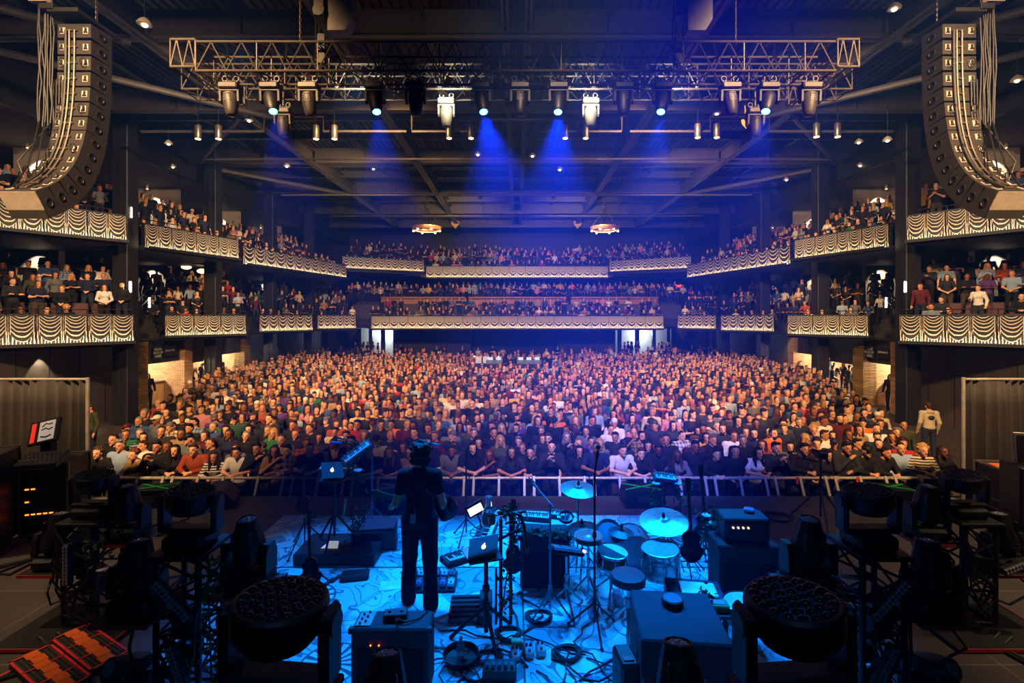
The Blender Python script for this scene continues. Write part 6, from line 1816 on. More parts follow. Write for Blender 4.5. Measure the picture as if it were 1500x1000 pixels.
t = thing('water_bowl', 'dark bowl with a clear bottle in it at the bottom edge', 'bowl', F(675, 968, .012), 0); b = MB(); b.lathe([(.10, 0), (.15, .02), (.17, .08), (.165, .08), (.14, .03), (.0, .015)], 22, cap=True); b.build('body', M_blk, t)
b = MB(); b.lathe([(0, .0), (.035, 0), (.037, .12), (.015, .16), (.014, .2)], 14); o = tag(b.build('water_bottle', M_glass), 'small clear water bottle standing in the dark bowl', 'bottle'); o.location = F(675, 968, .012) + V((0, 0, .03))
# ------------------------------------------------------------------ drums and the right half of the band
t_c = NT('clear_acrylic'); t_c.bsdf((.85, .94, 1.0), .06, trans=.92, spec=.6); M_clear = t_c.m
M_head = mat('drum_head', '#cfd6da', .55); M_chrome = mat('chrome_hardware', '#b8bcc2', .2, .95); M_cym = mat('cymbal_bronze', '#b9b8ae', .3, .8, scale=2)
M_dkhead = mat('dark_drum_pad', '#2a3038', .7)
def drum(name, label, loc, r, h, rot=(0, 0, 0), shell=None, head=None, lugs=8, legs=0, patch=False):
    t = thing(name, label, 'drum', loc, 0, 'drums of the kit', rot=rot)
    b = MB(); b.lathe([(r * .98, .012), (r * .98, h - .012)], 28, cap=False); b.lathe([(r * .955, h - .012), (r * .955, .012)], 28, cap=False); b.build('shell', shell or M_clear, t)
    for z, nm in ((h, 'batter_head'), (0, 'bottom_head')):
        b = MB(); b.lathe([(r * .97, z - .002), (r * .97, z + .002)], 28); b.build(nm, (head or M_head) if nm[0] == 'b' and z else M_clear, t)
        b = MB(); b.lathe([(r * .97, z - .018), (r * 1.02, z - .016), (r * 1.02, z + .012), (r * .985, z + .014)], 28, cap=False); b.build('hoop', M_chrome, t)
    for k in range(lugs):
        a = 2 * PI * k / lugs; b = MB(); b.box((r * 1.01 * math.cos(a), r * 1.01 * math.sin(a), h / 2), (.02, .02, min(.09, h * .6)), rotz(a), bev=.005); b.cyl((r * 1.02 * math.cos(a), r * 1.02 * math.sin(a), .0), (r * 1.02 * math.cos(a), r * 1.02 * math.sin(a), h), .004, n=5); b.build('lug', M_chrome, t)
    if patch:
        b = MB(); b.prism([(r * .95 * math.cos(a), r * .95 * math.sin(a)) for a in [2.2 + j * .2 for j in range(18)]], .004, T(0, 0, h + .003)); b.build('damping_pad', M_dkhead, t, smooth=0)
    for k in range(legs):
        a = 2 * PI * k / 3 + .4; b = MB(); b.tube([(r * 1.03 * math.cos(a), r * 1.03 * math.sin(a), h * .6), (r * 1.05 * math.cos(a), r * 1.05 * math.sin(a), -.1), (r * 1.2 * math.cos(a), r * 1.2 * math.sin(a), -loc[2] + .02)], .009, 6); b.build('leg', M_chrome, t)
    return t
def cymbal(label, loc, r, tilt, h, m=None, stand=True, name='cymbal'):
    t = thing(name, label, 'cymbal', loc, 0, 'cymbals of the kit')
    b = MB(); b.M = Euler(tilt).to_matrix().to_4x4(); b.lathe([(r, -.022), (r * .75, -.012), (r * .3, .004), (r * .22, .012), (r * .16, .03), (r * .05, .036), (.006, .036)], 40, cap=False); b.lathe([(.006, .033), (r * .16, .027), (r * .3, .001), (r, -.024)], 40, cap=False); b.build('plate', m or M_cym, t, smooth=25)
    b = MB(); b.M = Euler(tilt).to_matrix().to_4x4(); b.cyl((0, 0, .03), (0, 0, .085), .018, n=10); b.cyl((0, 0, .085), (0, 0, .10), .008, n=6); b.build('wing_nut', M_black, t)
    b = MB(); b.cyl((0, 0, -.02), (0, 0, -h + .3), .012, n=8); b.cyl((0, 0, -h * .5), (0, 0, -h * .5 + .06), .02, n=8); b.build('stand_pole', M_chrome, t)
    for k in range(3):
        a = 2 * PI * k / 3 + .3; b = MB(); b.tube([(0, 0, -h + .38), (.26 * math.cos(a), .26 * math.sin(a), -h + .012)], .010, 6); b.build('stand_leg', M_chrome, t)
    return t
p = W(847, 714, 6.4); cymbal('thin crash cymbal tilted toward the seat, far left of the kit', p, .235, (.16, .05, 0), p.z - .012)
p = W(972, 761, 5.9); cymbal('large ride cymbal on the right of the kit', p, .285, (.20, -.08, 0), p.z - .012)
p = W(853, 771, 6.0); cymbal('dark unlit cymbal low over the left drums', p, .19, (.05, -.1, 0), p.z - .012, mat('dark_cymbal', '#2a2c30', .45, .6))
p = W(905, 790, 6.35); cymbal('small dim cymbal behind the snare drum', W(910, 777, 6.3), .16, (.1, .05, 0), W(910, 777, 6.3).z - .012, mat('dim_cymbal', '#4a5058', .4, .7))
drum('tom_drum', 'clear tom tilted to face the drummer, left of the kit', W(887, 785, 6.55), .17, .2, (.95, .0, .1), head=mat('clear_head', '#8fb4cc', .25))
drum('snare_drum', 'snare drum half covered by a dark pad', W(896, 825, 5.6), .175, .14, (.06, .06, 0), mat('snare_shell', '#50483e', .3, .6), M_head, 8, 0, True)
t = thing('snare_stand', 'chrome stand under the snare drum', 'stand', (W(896, 825, 5.6).x, 5.6, .012), 0); tripod(t, .40, .012, .24, .2, .25, M_chrome); b = MB(); b.tube([(-.16, -.1, .43), (0, 0, .38), (.16, -.1, .43)], .01, 6); b.tube([(0, 0, .38), (0, .18, .43)], .01, 6); b.build('basket', M_chrome, t)
drum('bass_drum', 'clear bass drum lying on its side at the front of the kit', W(932, 818, 6.15) + V((0, .40, 0)), .27, .38, (PI / 2, 0, 0), head=mat('clear_head'), lugs=10)
drum('floor_tom', 'clear floor tom with a pair of sticks resting on it', W(968, 838, 5.5), .21, .27, (.03, -.04, 0), head=mat('clear_head'), legs=3)
for k in range(2):
    p = W(968, 812, 5.5) + V((-.09 + .05 * k, -.08, .035)); b = MB(); b.cyl(p, p + V((.17, .22, .02)), .008, .005, 8); b.ell(p + V((.175, .226, .021)), (.008, .008, .008), 8, 5); tag(b.build('drumstick', mat('stick_wood', '#c0b090', .5)), f'pale drumstick lying across the floor tom, {("nearer", "farther")[k]} one', 'drumstick', 'drumsticks on the floor tom')
t = thing('drum_throne', 'round padded drum stool behind the kit', 'stool', (W(920, 852, 5.0).x, 5.0, .012), 0)
b = MB(); b.lathe([(.15, .50), (.175, .515), (.178, .56), (.165, .585), (.08, .592), (.0, .592)], 30, cap=False); b.build('seat', mat('stool_vinyl', '#3a4652', .35), t); tripod(t, .5, .018, .26, .3, .28, M_chrome)
t = thing('drum_pad', 'tilted electronic drum pad with a lit button on a stand', 'drum pad', (W(830, 812, 5.35).x, 5.35, .012), .15); tripod(t, .6, .014, .26, .6, .26, M_chrome)
b = MB(); b.M = T(0, 0, .66) @ rotx(-.25) @ roty(.18); b.box((0, 0, 0), (.34, .24, .05), bev=.012); pb = b.build('case', M_lampb, t)
b = MB(); b.M = T(0, 0, .66) @ rotx(-.25) @ roty(.18)
for i in range(3):
    for k in range(3): b.box((-.11 + .1 * i, -.07 + .07 * k, .028), (.09, .062, .012), bev=.004)
b.build('strike_pads', mat('rubber_pad', '#4e5a68', .6), pb); b = MB(); b.M = T(0, 0, .66) @ rotx(-.25) @ roty(.18); b.box((.17, -.09, .03), (.02, .05, .02)); e = b.build('lit_button', emat('pink_led', '#ff9ac8', 9), pb, smooth=0); e['label'] = 'lit pink button'
t = thing('tambourine', 'tambourine mounted on the left of the kit', 'tambourine', W(829, 757, 6.2), 0, None, rot=(.4, 0, 0)); b = MB(); b.lathe([(.085, -.02), (.095, -.02), (.095, .02), (.085, .02), (.085, -.02)], 24, cap=False); b.build('rim', M_blk, t)
for k in range(6): a = k * PI / 3; b = MB(); b.lathe([(.02, -.004), (.02, .004)], 10, T(.09 * math.cos(a), .09 * math.sin(a), 0)); b.build('jingle', M_chrome, t)
b = MB(); b.cyl((0, .08, -.02), (0, .1, -.6), .01, n=6); b.build('rod', M_chrome, t)
mic_stand('tall black microphone stand rising in front of the crash cymbal', 871, 925, 1.60, (.02, .02, .12), r=.012)
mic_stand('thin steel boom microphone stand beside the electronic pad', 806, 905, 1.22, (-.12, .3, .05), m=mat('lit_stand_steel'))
t = thing('hi_hat', 'chrome hi-hat pedal and stand left of the snare', 'cymbal', F(862, 880, .012), 0); tripod(t, .72, .012, .25, 1.0, .3, M_chrome); b = MB()
for z in (.70, .735): b.lathe([(.16, z - .01 if z < .72 else z + .01), (.05, z), (.02, z + .012)], 28, cap=False)
b.build('cymbal_pair', M_cym, t); b = MB(); b.box((0, -.2, .04), (.09, .26, .015), rotx(.2)); b.build('pedal', M_chrome, t)
t = thing('kick_pedal', 'chrome bass drum pedal on the rug', 'pedal', F(905, 880, .012), -.1); b = MB(); b.box((0, 0, .04), (.09, .28, .015), rotx(.18)); b.box((0, 0, .008), (.11, .3, .012)); b.build('foot_board', M_chrome, t); b = MB(); b.cyl((-.07, .15, 0), (-.07, .15, .22), .01, n=6); b.cyl((.07, .15, 0), (.07, .15, .22), .01, n=6); b.cyl((-.07, .15, .2), (.07, .15, .2), .01, n=6); b.cyl((0, .15, .2), (0, .22, .36), .007, n=6); b.ell((0, .23, .38), (.025, .03, .03), 10, 6); b.build('beater', M_chrome, t)
# black bass stack with ivy, small keyboard table
t = amp('black bass cabinet topped with ivy in the middle of the band', ((797 - CX) / FPX * 5.95, 5.95, .012), 0, .58, .36, .60, 'bass_cabinet')
garland('ivy_sprig', 'ivy trailing over the top of the middle bass cabinet', [(.05, 5.8, .66), (.3, 5.78, .68), (.56, 5.8, .65), (.6, 5.78, .5)], 190, .035, 6, 22)
t = thing('synth_table', 'low table carrying the pale synthesizers behind the bass cabinet', 'table', (W(800, 770, 6.7).x, 6.7, .012), -.12); b = MB(); b.box((0, 0, .45), (.82, .42, .03), bev=.004); b.build('tabletop', mat('pale_cloth', '#b8c4cc', .7), t)
for sx in (-1, 1):
    for sy in (-1, 1): b = MB(); b.cyl((sx * .37, sy * .17, 0), (sx * .37, sy * .17, .45), .014, n=8); b.build('leg', M_chrome, t)
keyboard('pale synthesizer lying left on the low table behind the bass cabinet', W(785, 764, 6.65), (0, 0, -.2), .42, .2, 'synthesizer', .05).location.z = .478
keyboard('pale synthesizer lying right on the low table behind the bass cabinet', W(818, 764, 6.72), (0, 0, -.3), .3, .18, 'synthesizer', .05).location.z = .478
guitar('electric_guitar', 'dark guitar standing against the left side of the bass cabinet', V((W(752, 830, 5.85).x, 5.8, .36)), (Matrix(((1, 0, 0), (0, .2, -1), (0, 1, .2)))).to_4x4(), '#171a22', scale=.8, group='guitars on stands')
# right side: speaker cabinet, head, guitars, keyboards
xh = (1088 - CX) / FPX * 5.6
amp('tall dark speaker cabinet under the amplifier head on the right', (xh, 5.6, .012), -.05, .66, .40, .66, 'speaker_cabinet')
t = thing('amplifier_head', 'amplifier head with four lit knobs on the right cabinet', 'amplifier', (xh, 5.62, .692), -.05); b = MB(); b.box((0, 0, .15), (.50, .30, .25), bev=.012); b.build('case', mat('head_tolex', '#262b34', .6, scale=120), t)
b = MB(); b.box((0, -.152, .17), (.42, .008, .12)); fp = b.build('face_panel', M_blk, t, smooth=0)
for k in range(4): b = MB(); b.cyl((-.16 + .055 * k, -.156, .18), (-.16 + .055 * k, -.172, .18), .012, n=10); b.build('lit_knob', emat('knob_glow', '#ffd0c0', 1.2, '#c0a8a0'), fp)
b = MB(); b.box((.14, -.158, .2), (.06, .006, .03)); b.build('name_plate', mat('name_plate_metal', '#4a5870', .3, .6), fp, smooth=0)
for sx in (-1, 1): b = MB(); b.box((sx * .2, 0, .012), (.04, .2, .025)); b.build('foot', M_black, t, smooth=0)
b = MB(); b.box((0, 0, .022), (.11, .10, .044), bev=.012); o = tag(b.build('tuner_box', mat('tuner_box_blue', '#6a8aa8', .3)), 'small pale box sitting on the amplifier head', 'box'); o.location = (xh + .10, 5.66, .968); o.rotation_euler = (0, 0, -.5)
def guitar_on_stand(label, px_, y, h0, body, lean, sc=.95):
    x = (px_ - CX) / FPX * y
    guitar('electric_guitar', label, V((x, y, h0)), (Matrix(((1, 0, 0), (0, lean, -1), (0, 1, lean)))).to_4x4(), body, scale=sc, group='guitars on stands')
    t = thing('guitar_stand', 'black stand under the ' + label, 'stand', (x, y + .12, .012), 0); tripod(t, .62, .010, .26, .4, .28); b = MB(); b.tube([(-.1, -.16, .12), (-.08, 0, .16), (.08, 0, .16), (.1, -.16, .12)], .009, 6); b.build('cradle', M_blk, t)
guitar_on_stand('black guitar on a stand right of the ride cymbal', 1012, 6.0, .42, '#0c0d12', .16)
guitar_on_stand('second guitar on a stand, with bright tuning pegs', 1032, 6.55, .42, '#1a2434', .2)
t = thing('keyboard_stand', 'small black stand dressed with flowers behind the ride cymbal', 'stand', (W(973, 710, 7.2).x, 7.2, .012), 0); tripod(t, .76, .016, .28, .2, .3)
b = MB(); b.box((0, 0, .775), (.3, .2, .03)); b.build('tray', M_blk, t, smooth=0)
keyboard('small white keyboard on the flowered stand behind the ride cymbal', W(973, 705, 7.2) + V((0, 0, -.03)), (.35, .12, 0), .34, .16).location.z = .82
for k, (dx, nm) in enumerate(((-.14, 'left'), (.17, 'right'))):
    garland('flower_garland', f'pale flower garland on the {nm} side of the small keyboard stand', [(W(973, 705, 7.2).x + dx, 7.12, .8), (W(973, 705, 7.2).x + dx * 1.2, 7.1, .5), (W(973, 705, 7.2).x + dx * 1.1, 7.12, .2)], 70, .05, 26, 40 + k)
garland('flower_bouquet', 'round bunch of white flowers on a tall stem beside the amplifier head', [(W(1046, 760, 5.75).x, 5.75, .80), (W(1046, 745, 5.75).x, 5.75, .92), (W(1046, 740, 5.75).x, 5.75, .96)], 26, .05, 34, 50)
t = thing('flower_pole', 'thin pole carrying the bunch of white flowers, leaning by the cabinet', 'pole', (W(1046, 760, 5.75).x, 5.75, .012), 0); b = MB(); b.cyl((.03, -.12, 0), (0, 0, .82), .008, n=6); b.build('pole', M_chrome, t); b = MB(); b.lathe([(.1, 0), (.1, .015)], 14, T(.03, -.12, 0)); b.build('base', M_blk, t)
garland('flower_garland', 'pale flowers hanging between the guitars and the right cabinet', [(W(1035, 760, 6.1).x, 6.1, .75), (W(1032, 780, 6.1).x, 6.1, .5), (W(1038, 800, 6.1).x, 6.1, .25)], 60, .06, 18, 52)
# big cabinet in the foreground
yc = 4.06; xc = (997 - CX) / FPX * yc
t = thing('speaker_cabinet', 'large blue-black speaker cabinet in the right foreground, its top bare', 'loudspeaker', (xc - .03, yc, .012), -.10)
b = MB(); b.box((0, 0, .39), (.68, .70, .72), bev=.014); b.build('cabinet', mat('carpet_covering', '#3a4250', .9, scale=160, var=.3, bump=.4), t)
b = MB(); b.box((0, .352, .39), (.6, .01, .62)); b.build('grille', mat('amp_grille'), t, smooth=0)
for sx in (-1, 1):
    b = MB(); b.box((sx * .342, -.05, .5), (.012, .2, .1), bev=.01); b.build('side_handle', M_black, t)
    for sy in (-1, 1): b = MB(); b.lathe([(.04, 0), (.04, .03)], 12, T(sx * .27, sy * .27, 0)); b.build('foot', M_black, t)
t = thing('practice_pad', 'round dark pad lying on top of the large foreground cabinet', 'pad', W(985, 878, 4.2), 0); t.location.z = .764
b = MB(); b.lathe([(.082, 0), (.09, .01), (.09, .04), (.085, .05), (.0, .052)], 24); b.build('body', M_blk, t); b = MB(); b.lathe([(.0, .053), (.075, .053), (.075, .056), (0, .056)], 22, cap=False); b.build('pad_face', mat('pad_rubber', '#4e6078', .6), t)
t = thing('flight_case', 'low dark flight case right of the drum stool', 'case', (W(1015, 870, 5.1).x + .05, 5.2, .012), -.15); b = MB(); b.box((0, 0, .15), (.56, .44, .30), bev=.015); b.build('case', M_case, t); b = MB(); b.box((0, 0, .305), (.57, .45, .012)); b.build('lid', mat('dark_blue_lid'), t, smooth=0)
b = MB(); b.box((0, 0, .018), (.36, .26, .03), bev=.008); o = tag(b.build('score_book', mat('score_paper', '#f0ece2', .7)), 'bright white open score lying on the low flight case', 'book'); o.location = (W(1020, 860, 5.15).x + .03, 5.18, .326); o.rotation_euler = (0, 0, -.15)
light_book = V((W(1020, 860, 5.15).x + .05, 5.15, .85))
t = thing('snack_box', 'small green and pink box beside the large foreground cabinet', 'box', W(1051, 890, 4.75), -.1); t.location.z = .40; b = MB(); b.box((0, 0, .03), (.20, .13, .06), bev=.008); b.build('body', mat('green_box_card', '#2f8a4a', .5), t); b = MB(); b.box((0, 0, .062), (.14, .07, .006)); b.build('lid', mat('pink_card', '#e090a0', .5), t, smooth=0)
t = thing('side_table', 'small black stand under the green and pink box', 'table', (W(1051, 890, 4.75).x, 4.75, .012), 0); b = MB(); b.box((0, 0, .37), (.32, .26, .03), bev=.006); b.build('tabletop', M_blk, t)
for sx in (-1, 1):
    for sy in (-1, 1): b = MB(); b.cyl((sx * .13, sy * .1, 0), (sx * .13, sy * .1, .36), .014, n=8); b.build('leg', M_blk, t)
garland('leafy_plant', 'tuft of green leaves beside the green and pink box', [(W(1033, 880, 4.85).x, 4.85, .40), (W(1033, 880, 4.85).x, 4.85, .50)], 40, .04, 3, 61)
drum('floor_drum', 'wide white-headed drum standing right of the large foreground cabinet', (W(1085, 890, 4.75).x + .06, 4.80, .26), .20, .16, (.05, 0, 0), mat('white_drum_shell', '#c8d0d4', .4), M_head, 6, 3)
t = thing('small_speaker', 'narrow pale-edged speaker with a red badge at the bottom, left of the large cabinet', 'loudspeaker', (W(921, 990, 3.75).x, 3.85, .012), .1); b = MB(); b.box((0, 0, .29), (.15, .26, .56), bev=.02); b.build('cabinet', M_lampb, t)
b = MB(); b.box((-.0, -.134, .22), (.12, .008, .34), bev=.004); b.build('grille', mat('pale_grille', '#9fb6c4', .4), t); b = MB(); b.box((0, -.06, .575), (.08, .05, .008)); e = b.build('badge', mat('red_badge', '#b04038', .5), t, smooth=0); e['label'] = 'red badge'
# photographer's tripod in the right wing, stools of cable
t = thing('camera_tripod', 'black tripod with a camera at the right front of the stage', 'tripod', F(1202, 765, 0), 0); tripod(t, 1.0, .016, .42, .2, .55); b = MB(); b.box((0, 0, 1.06), (.14, .18, .11), bev=.015); b.cyl((0, .09, 1.06), (0, .2, 1.06), .045, n=14); b.build('camera', M_lampb, t); b = MB(); b.box((-.2, 0, .98), (.34, .025, .02), roty(.2)); b.build('pan_handle', M_blk, t)
coil('coil of black cable on the deck right of the amplifier head', F(1140, 758), .2, 3, .011)
coil('coil of black cable on the deck behind the left wash light', F(245, 775), .25, 3, .011)
for k in range(4):
    cable('black cable snaking along the left wing floor by the racks', [(-7.6 + .25 * k, 5.6 + .2 * k, .014), (-6.9 + .2 * k, 6.1, .014), (-6.3, 6.6 + .1 * k, .016), (-5.9 + .1 * k, 7.1, .014), (-5.2, 7.5 + .1 * k, .014)], .014, None, 'cables in the left wing')
# ------------------------------------------------------------------ bars, signs, mixing position, seats, small house lamps
M_tube = emat('tube_lamp', '#fff0d8', 14); M_aisle = emat('aisle_light', '#fff4e0', 18)
M_sign = mat('sign_board', '#0d0d10', .5); M_letter = mat('sign_lettering', '#b8b4ac', .6)
M_counter = mat('bar_counter', '#c8a070', .5, scale=3); M_ctop = mat('counter_top', '#4a4038', .4)
LIGHTS_HOUSE = []
for s, sd in ((-1, 'left'), (1, 'right')):
    op = BAYS[s]['op']; y0, y1 = op[0]
    t = thing('bar_counter', f'pale bar counter inside the first lit bay on the {sd}', 'counter', (s * 18.4, (y0 + y1) / 2, FLOOR_Z), 0, 'bar counters')
    b = MB(); b.box((0, 0, .52), (.5, y1 - y0 + .6, 1.04)); b.build('front', M_counter, t, smooth=0)
    b = MB(); b.box((0, 0, 1.07), (.66, y1 - y0 + .7, .06), bev=.01); b.build('worktop', M_ctop, t)
    b = MB(); b.tube([(-s * .05, -.2 + .09 * math.cos(a), 1.1 + .16 * math.sin(a)) for a in [k * PI / 8 for k in range(9)]], .016, 6); b.build('tap', M_chrome, t)
    for k in range(3):
        t = thing('tube_lamp', f'glowing tube lamp under the ceiling of the {("first", "second", "third")[k]} bay on the {sd}', 'lamp', (s * (18.0 if k == 1 else 20), sum(op[k]) / 2, 1.62 if k != 1 else .78), 0, 'tube lamps in the bar bays')
        b = MB(); b.box((0, 0, .03), (.1, 1.3, .05)); b.build('housing', M_blk, t, smooth=0); b = MB(); b.box((0, 0, -.01), (.07, 1.2, .04)); b.build('tube', M_tube, t, smooth=0)
        b = MB(); b.cyl((0, .4, .03), (0, .4, 1.75 - (1.62 if k != 1 else .78)), .008, n=5); b.cyl((0, -.4, .03), (0, -.4, 1.75 - (1.62 if k != 1 else .78)), .008, n=5); b.build('rod', M_blk, t)
        LIGHTS_HOUSE.append(('POINT', (s * 19.0, sum(op[k]) / 2, .9 if k != 1 else .3), 560, (1, .80, .56), None, .15, 0, 0))
    # hanging boards over the first bay
    xb = s * 17.12
    for k, (yy, w_, lines) in enumerate((((22.6 + .75) if s < 0 else 23.75, .62, 'FOOD\nPICK-UP\nHERE'), (24.15 if s < 0 else 22.85, .85, None))):
        t = thing('hanging_sign', f'black sign board {"with three lines of pale lettering" if lines else "with one short line of worn lettering"} above the first {sd} bay', 'sign', (xb - s * .06, yy, 1.52), 0, 'bar signs')
        b = MB()
        if lines: b.prism([(-w_ / 2, -.36), (w_ / 2, -.36), (w_ / 2, .22), (.12, .34), (-.12, .34), (-w_ / 2, .22)], .05, rotz(PI / 2) @ rotx(PI / 2) @ T(0, 0, -.025))
        else: b.box((0, 0, -.02), (.05, w_, .5))
        b.build('board', M_sign, t, smooth=0)
        R3 = rotz(PI / 2 if s < 0 else -PI / 2) @ rotx(PI / 2) @ T(0, 0, .032)
        if lines:
            for i, ln in enumerate(lines.split('\n')): text_mesh(ln, .17, 'lettering', M_letter, t, R3 @ T(0, .10 - .165 * i, 0), .003)
        else:
            b = MB()
            for i, ww in enumerate((.05, .07, .05, .06, .05, .07, .05)): b.box((-.28 + .09 * i, 0, 0), (ww, .06 + .03 * (i % 2 == 0), .004), M=None)
            q_ = MB(); q_.add(b.v, b.f, R3); q_.build('worn_lettering', M_letter, t, smooth=0)
        b = MB(); b.cyl((0, .2, .2), (0, .2, .55), .01, n=5); b.cyl((0, -.2, .2), (0, -.2, .55), .01, n=5); b.build('hanger', M_blk, t)
    # people at the bar and along the wall
    if s < 0: spec = [(-17.2, 22.9, .8, 1, 'black', 1, 'long', 'dark brown', 'standing at the first left bar counter'), (-14.3, 15.6, -.6, 0, 'black', 1, 'short', 'black', 'alone by the dark left wall'), (-13.0, 15.0, -.3, 0, 'olive', 1, 'short', 'brown', 'beside the left wall behind the curtain')]
    else: spec = [(17.1, 22.5, -1.0, 1, 'black', 1, 'long', 'black', 'standing at the first right bar counter'), (12.75, 15.2, PI - .2, 0, 'cream', 2, 'short', 'brown', 'back turned, walking by the dark right wall'), (13.9, 13.8, 1.2, 1, 'cream', 1, 'long', 'sandy', 'half hidden by the right wing curtain')]
    for (x, y, rz, fem, sh, sl, hr, hc, wh) in spec:
        pp = make_person((x, y, FLOOR_Z), rz, 'arms', fem, sh, sl, hr, hc, wh, None, None, r=RP)
        if 'back turned' in wh: b = MB(); b.M = T(0, .125, 1.30) @ rotx(-PI / 2 + .1); b.lathe([(.0, -.01), (.085, -.01), (.08, .012), (.06, .02), (0, .022)], 18, Matrix.Diagonal((1, .75, 1, 1)), cap=False); b.build('back_emblem', M_black, pp)
    # fins catch small downlights; wall scallops
    for yy in (20.7, 27.2, 33.2, 39.0):
        LIGHTS_HOUSE.append(('SPOT', (s * 20.0, yy - .6, 10.05), 420, (1, .86, .68), (s * 20.05, yy, 8.8), .04, 80, .5))
        LIGHTS_HOUSE.append(('SPOT', (s * 20.1, yy - .55, 5.95), 130, (1, .86, .68), (s * 20.15, yy, 4.8), .04, 90, .5))
        t = thing('wall_spot', f'small ceiling spot over the {("first", "second", "third", "fourth")[(20.7, 27.2, 33.2, 39.0).index(yy)]} pale wall of the upper {sd} balcony', 'lamp', (s * 20.0, yy - .6, 10.2), 0, 'wall spots of the upper balconies')
        b = MB(); b.lathe([(.06, -.12), (.07, .0), (.03, .1)], 12); b.build('lamp_shade', M_can, t); b = MB(); b.ell((0, 0, -.11), (.05, .05, .03), 10, 6); b.build('bulb', M_bulb, t)
    for (yy, pw) in (((17.7, 260), (34.7, 260)) if s < 0 else ((15.9, 160), (30.9, 160))):
        LIGHTS_HOUSE.append(('SPOT', (s * 16.95, yy, 1.95), pw, (1, .82, .6), (s * 17.13, yy, 0), .02, 70, .35))
    # aisle lights and stair rails between the boxes
    for k, (px_, py_, d, nm) in enumerate(((191, 420, 19.6, 'upper one by the tall black column'), (219, 443, 21.6, 'lower one on the stair rail'), (192, 311, 20.0, 'by the upper balcony stair'))):
        p = W(px_ if s < 0 else 1517 - px_, py_, d); t = thing('aisle_light', f'short bright upright aisle light on the {sd}, {nm}', 'lamp', p, 0, 'aisle lights on the balcony stairs')
        b = MB(); b.box((0, 0, 0), (.06, .05, .42)); b.build('tube', M_aisle, t, smooth=0); b = MB(); b.box((0, .05, -.35), (.08, .06, 1.2)); b.build('post', M_blk, t, smooth=0)
    for (ya, za, yb_, zb, xx, lv) in ((19.3, 3.2, 22.8, 5.0, 15.6, 'lower'), (19.7, 7.0, 22.0, 8.4, 16.4, 'upper')):
        t = thing('stair_rail', f'black stair handrail between the first two {lv} {sd} boxes', 'handrail', (s * xx, ya, za - .92), 0, 'balcony stair rails')
        for dz in (.92, .5): b = MB(); b.cyl((0, 0, dz), (s * .9, yb_ - ya, dz + zb - za), .025, n=6); b.build('bar', M_rail, t)
        for f in (0, .5, 1): b = MB(); b.cyl((s * .9 * f, (yb_ - ya) * f, (zb - za) * f - .3), (s * .9 * f, (yb_ - ya) * f, (zb - za) * f + .92), .022, n=6); b.build('post', M_rail, t)
    for k in range(5):
        b = MB(); b.box((s * (15.9 + .3 * k), 20.6 + .28 * k, ZL - .85 + .2 * k), (1.6, .3, .2)); struct(b.build('balcony_step', M_stair, smooth=0))
    for k, (px_, py_, d) in enumerate(((1378, 370, 25), (1404, 371, 25)) if s > 0 else ((273, 391, 27.5), (296, 397, 27.5))):
        p = W(px_, py_, d); t = thing('globe_lamp', f'warm glowing oval lamp behind the lower {sd} balcony, {("first", "second")[k]} of two', 'lamp', p, 0, 'oval lamps of the balcony bars')
        b = MB(); b.ell((0, 0, 0), (.26, .22, .13), 16, 10); b.build('globe', emat('globe_glow', '#ffc890', 4), t); b = MB(); b.cyl((0, 0, .18), (0, 0, 1.2), .012, n=6); b.build('rod', M_blk, t)
    # theatre seats in the box nearest the stage
    a, c, n_ = LOW[0]; d = V((c[0] - a[0], c[1] - a[1], 0)); L = d.length; d.normalize(); inw = V((-d.y, d.x, 0)); ang = math.atan2(d.y, d.x)
    for k in range(2):
        for j in range(6):
            p = V((*a, 0)) + d * (.45 + .58 * j) + inw * (.82 + .86 * k); z0 = ZL - .92 + .42 * k
            loc = (p.x if s < 0 else -p.x, p.y, z0); lab = f'dark plum tip-up seat, {ordn(j if s < 0 else 5 - j)} in the {("front", "second")[k]} row of the lower {sd} box'
            if 'SEAT' not in globals():
                t = thing('theatre_seat', lab, 'seat', loc, 0, 'tip-up seats of the lower boxes'); SEAT = t
                m_ = mat('plum_upholstery', '#4a2f34', .85)
                b = MB(); b.box((0, .05, .43), (.46, .42, .10), bev=.03); b.build('seat', m_, t); b = MB(); b.box((0, .29, .70), (.48, .09, .56), rotx(-.12), bev=.03); b.build('backrest', m_, t)
                for sx in (-1, 1): b = MB(); b.box((sx * .265, .08, .60), (.05, .36, .04), bev=.012); b.box((sx * .265, .2, .30), (.03, .1, .6)); b.build('armrest', M_blk, t)
            else: t = dup(SEAT, loc, label=lab)
            t.rotation_euler = (0, 0, ang if s < 0 else -ang)
for x in (-12.5, 11.6): LIGHTS_HOUSE.append(('POINT', (x, 45.8, 1.6), 230, (.85, .92, 1), None, .2, 0, 0))
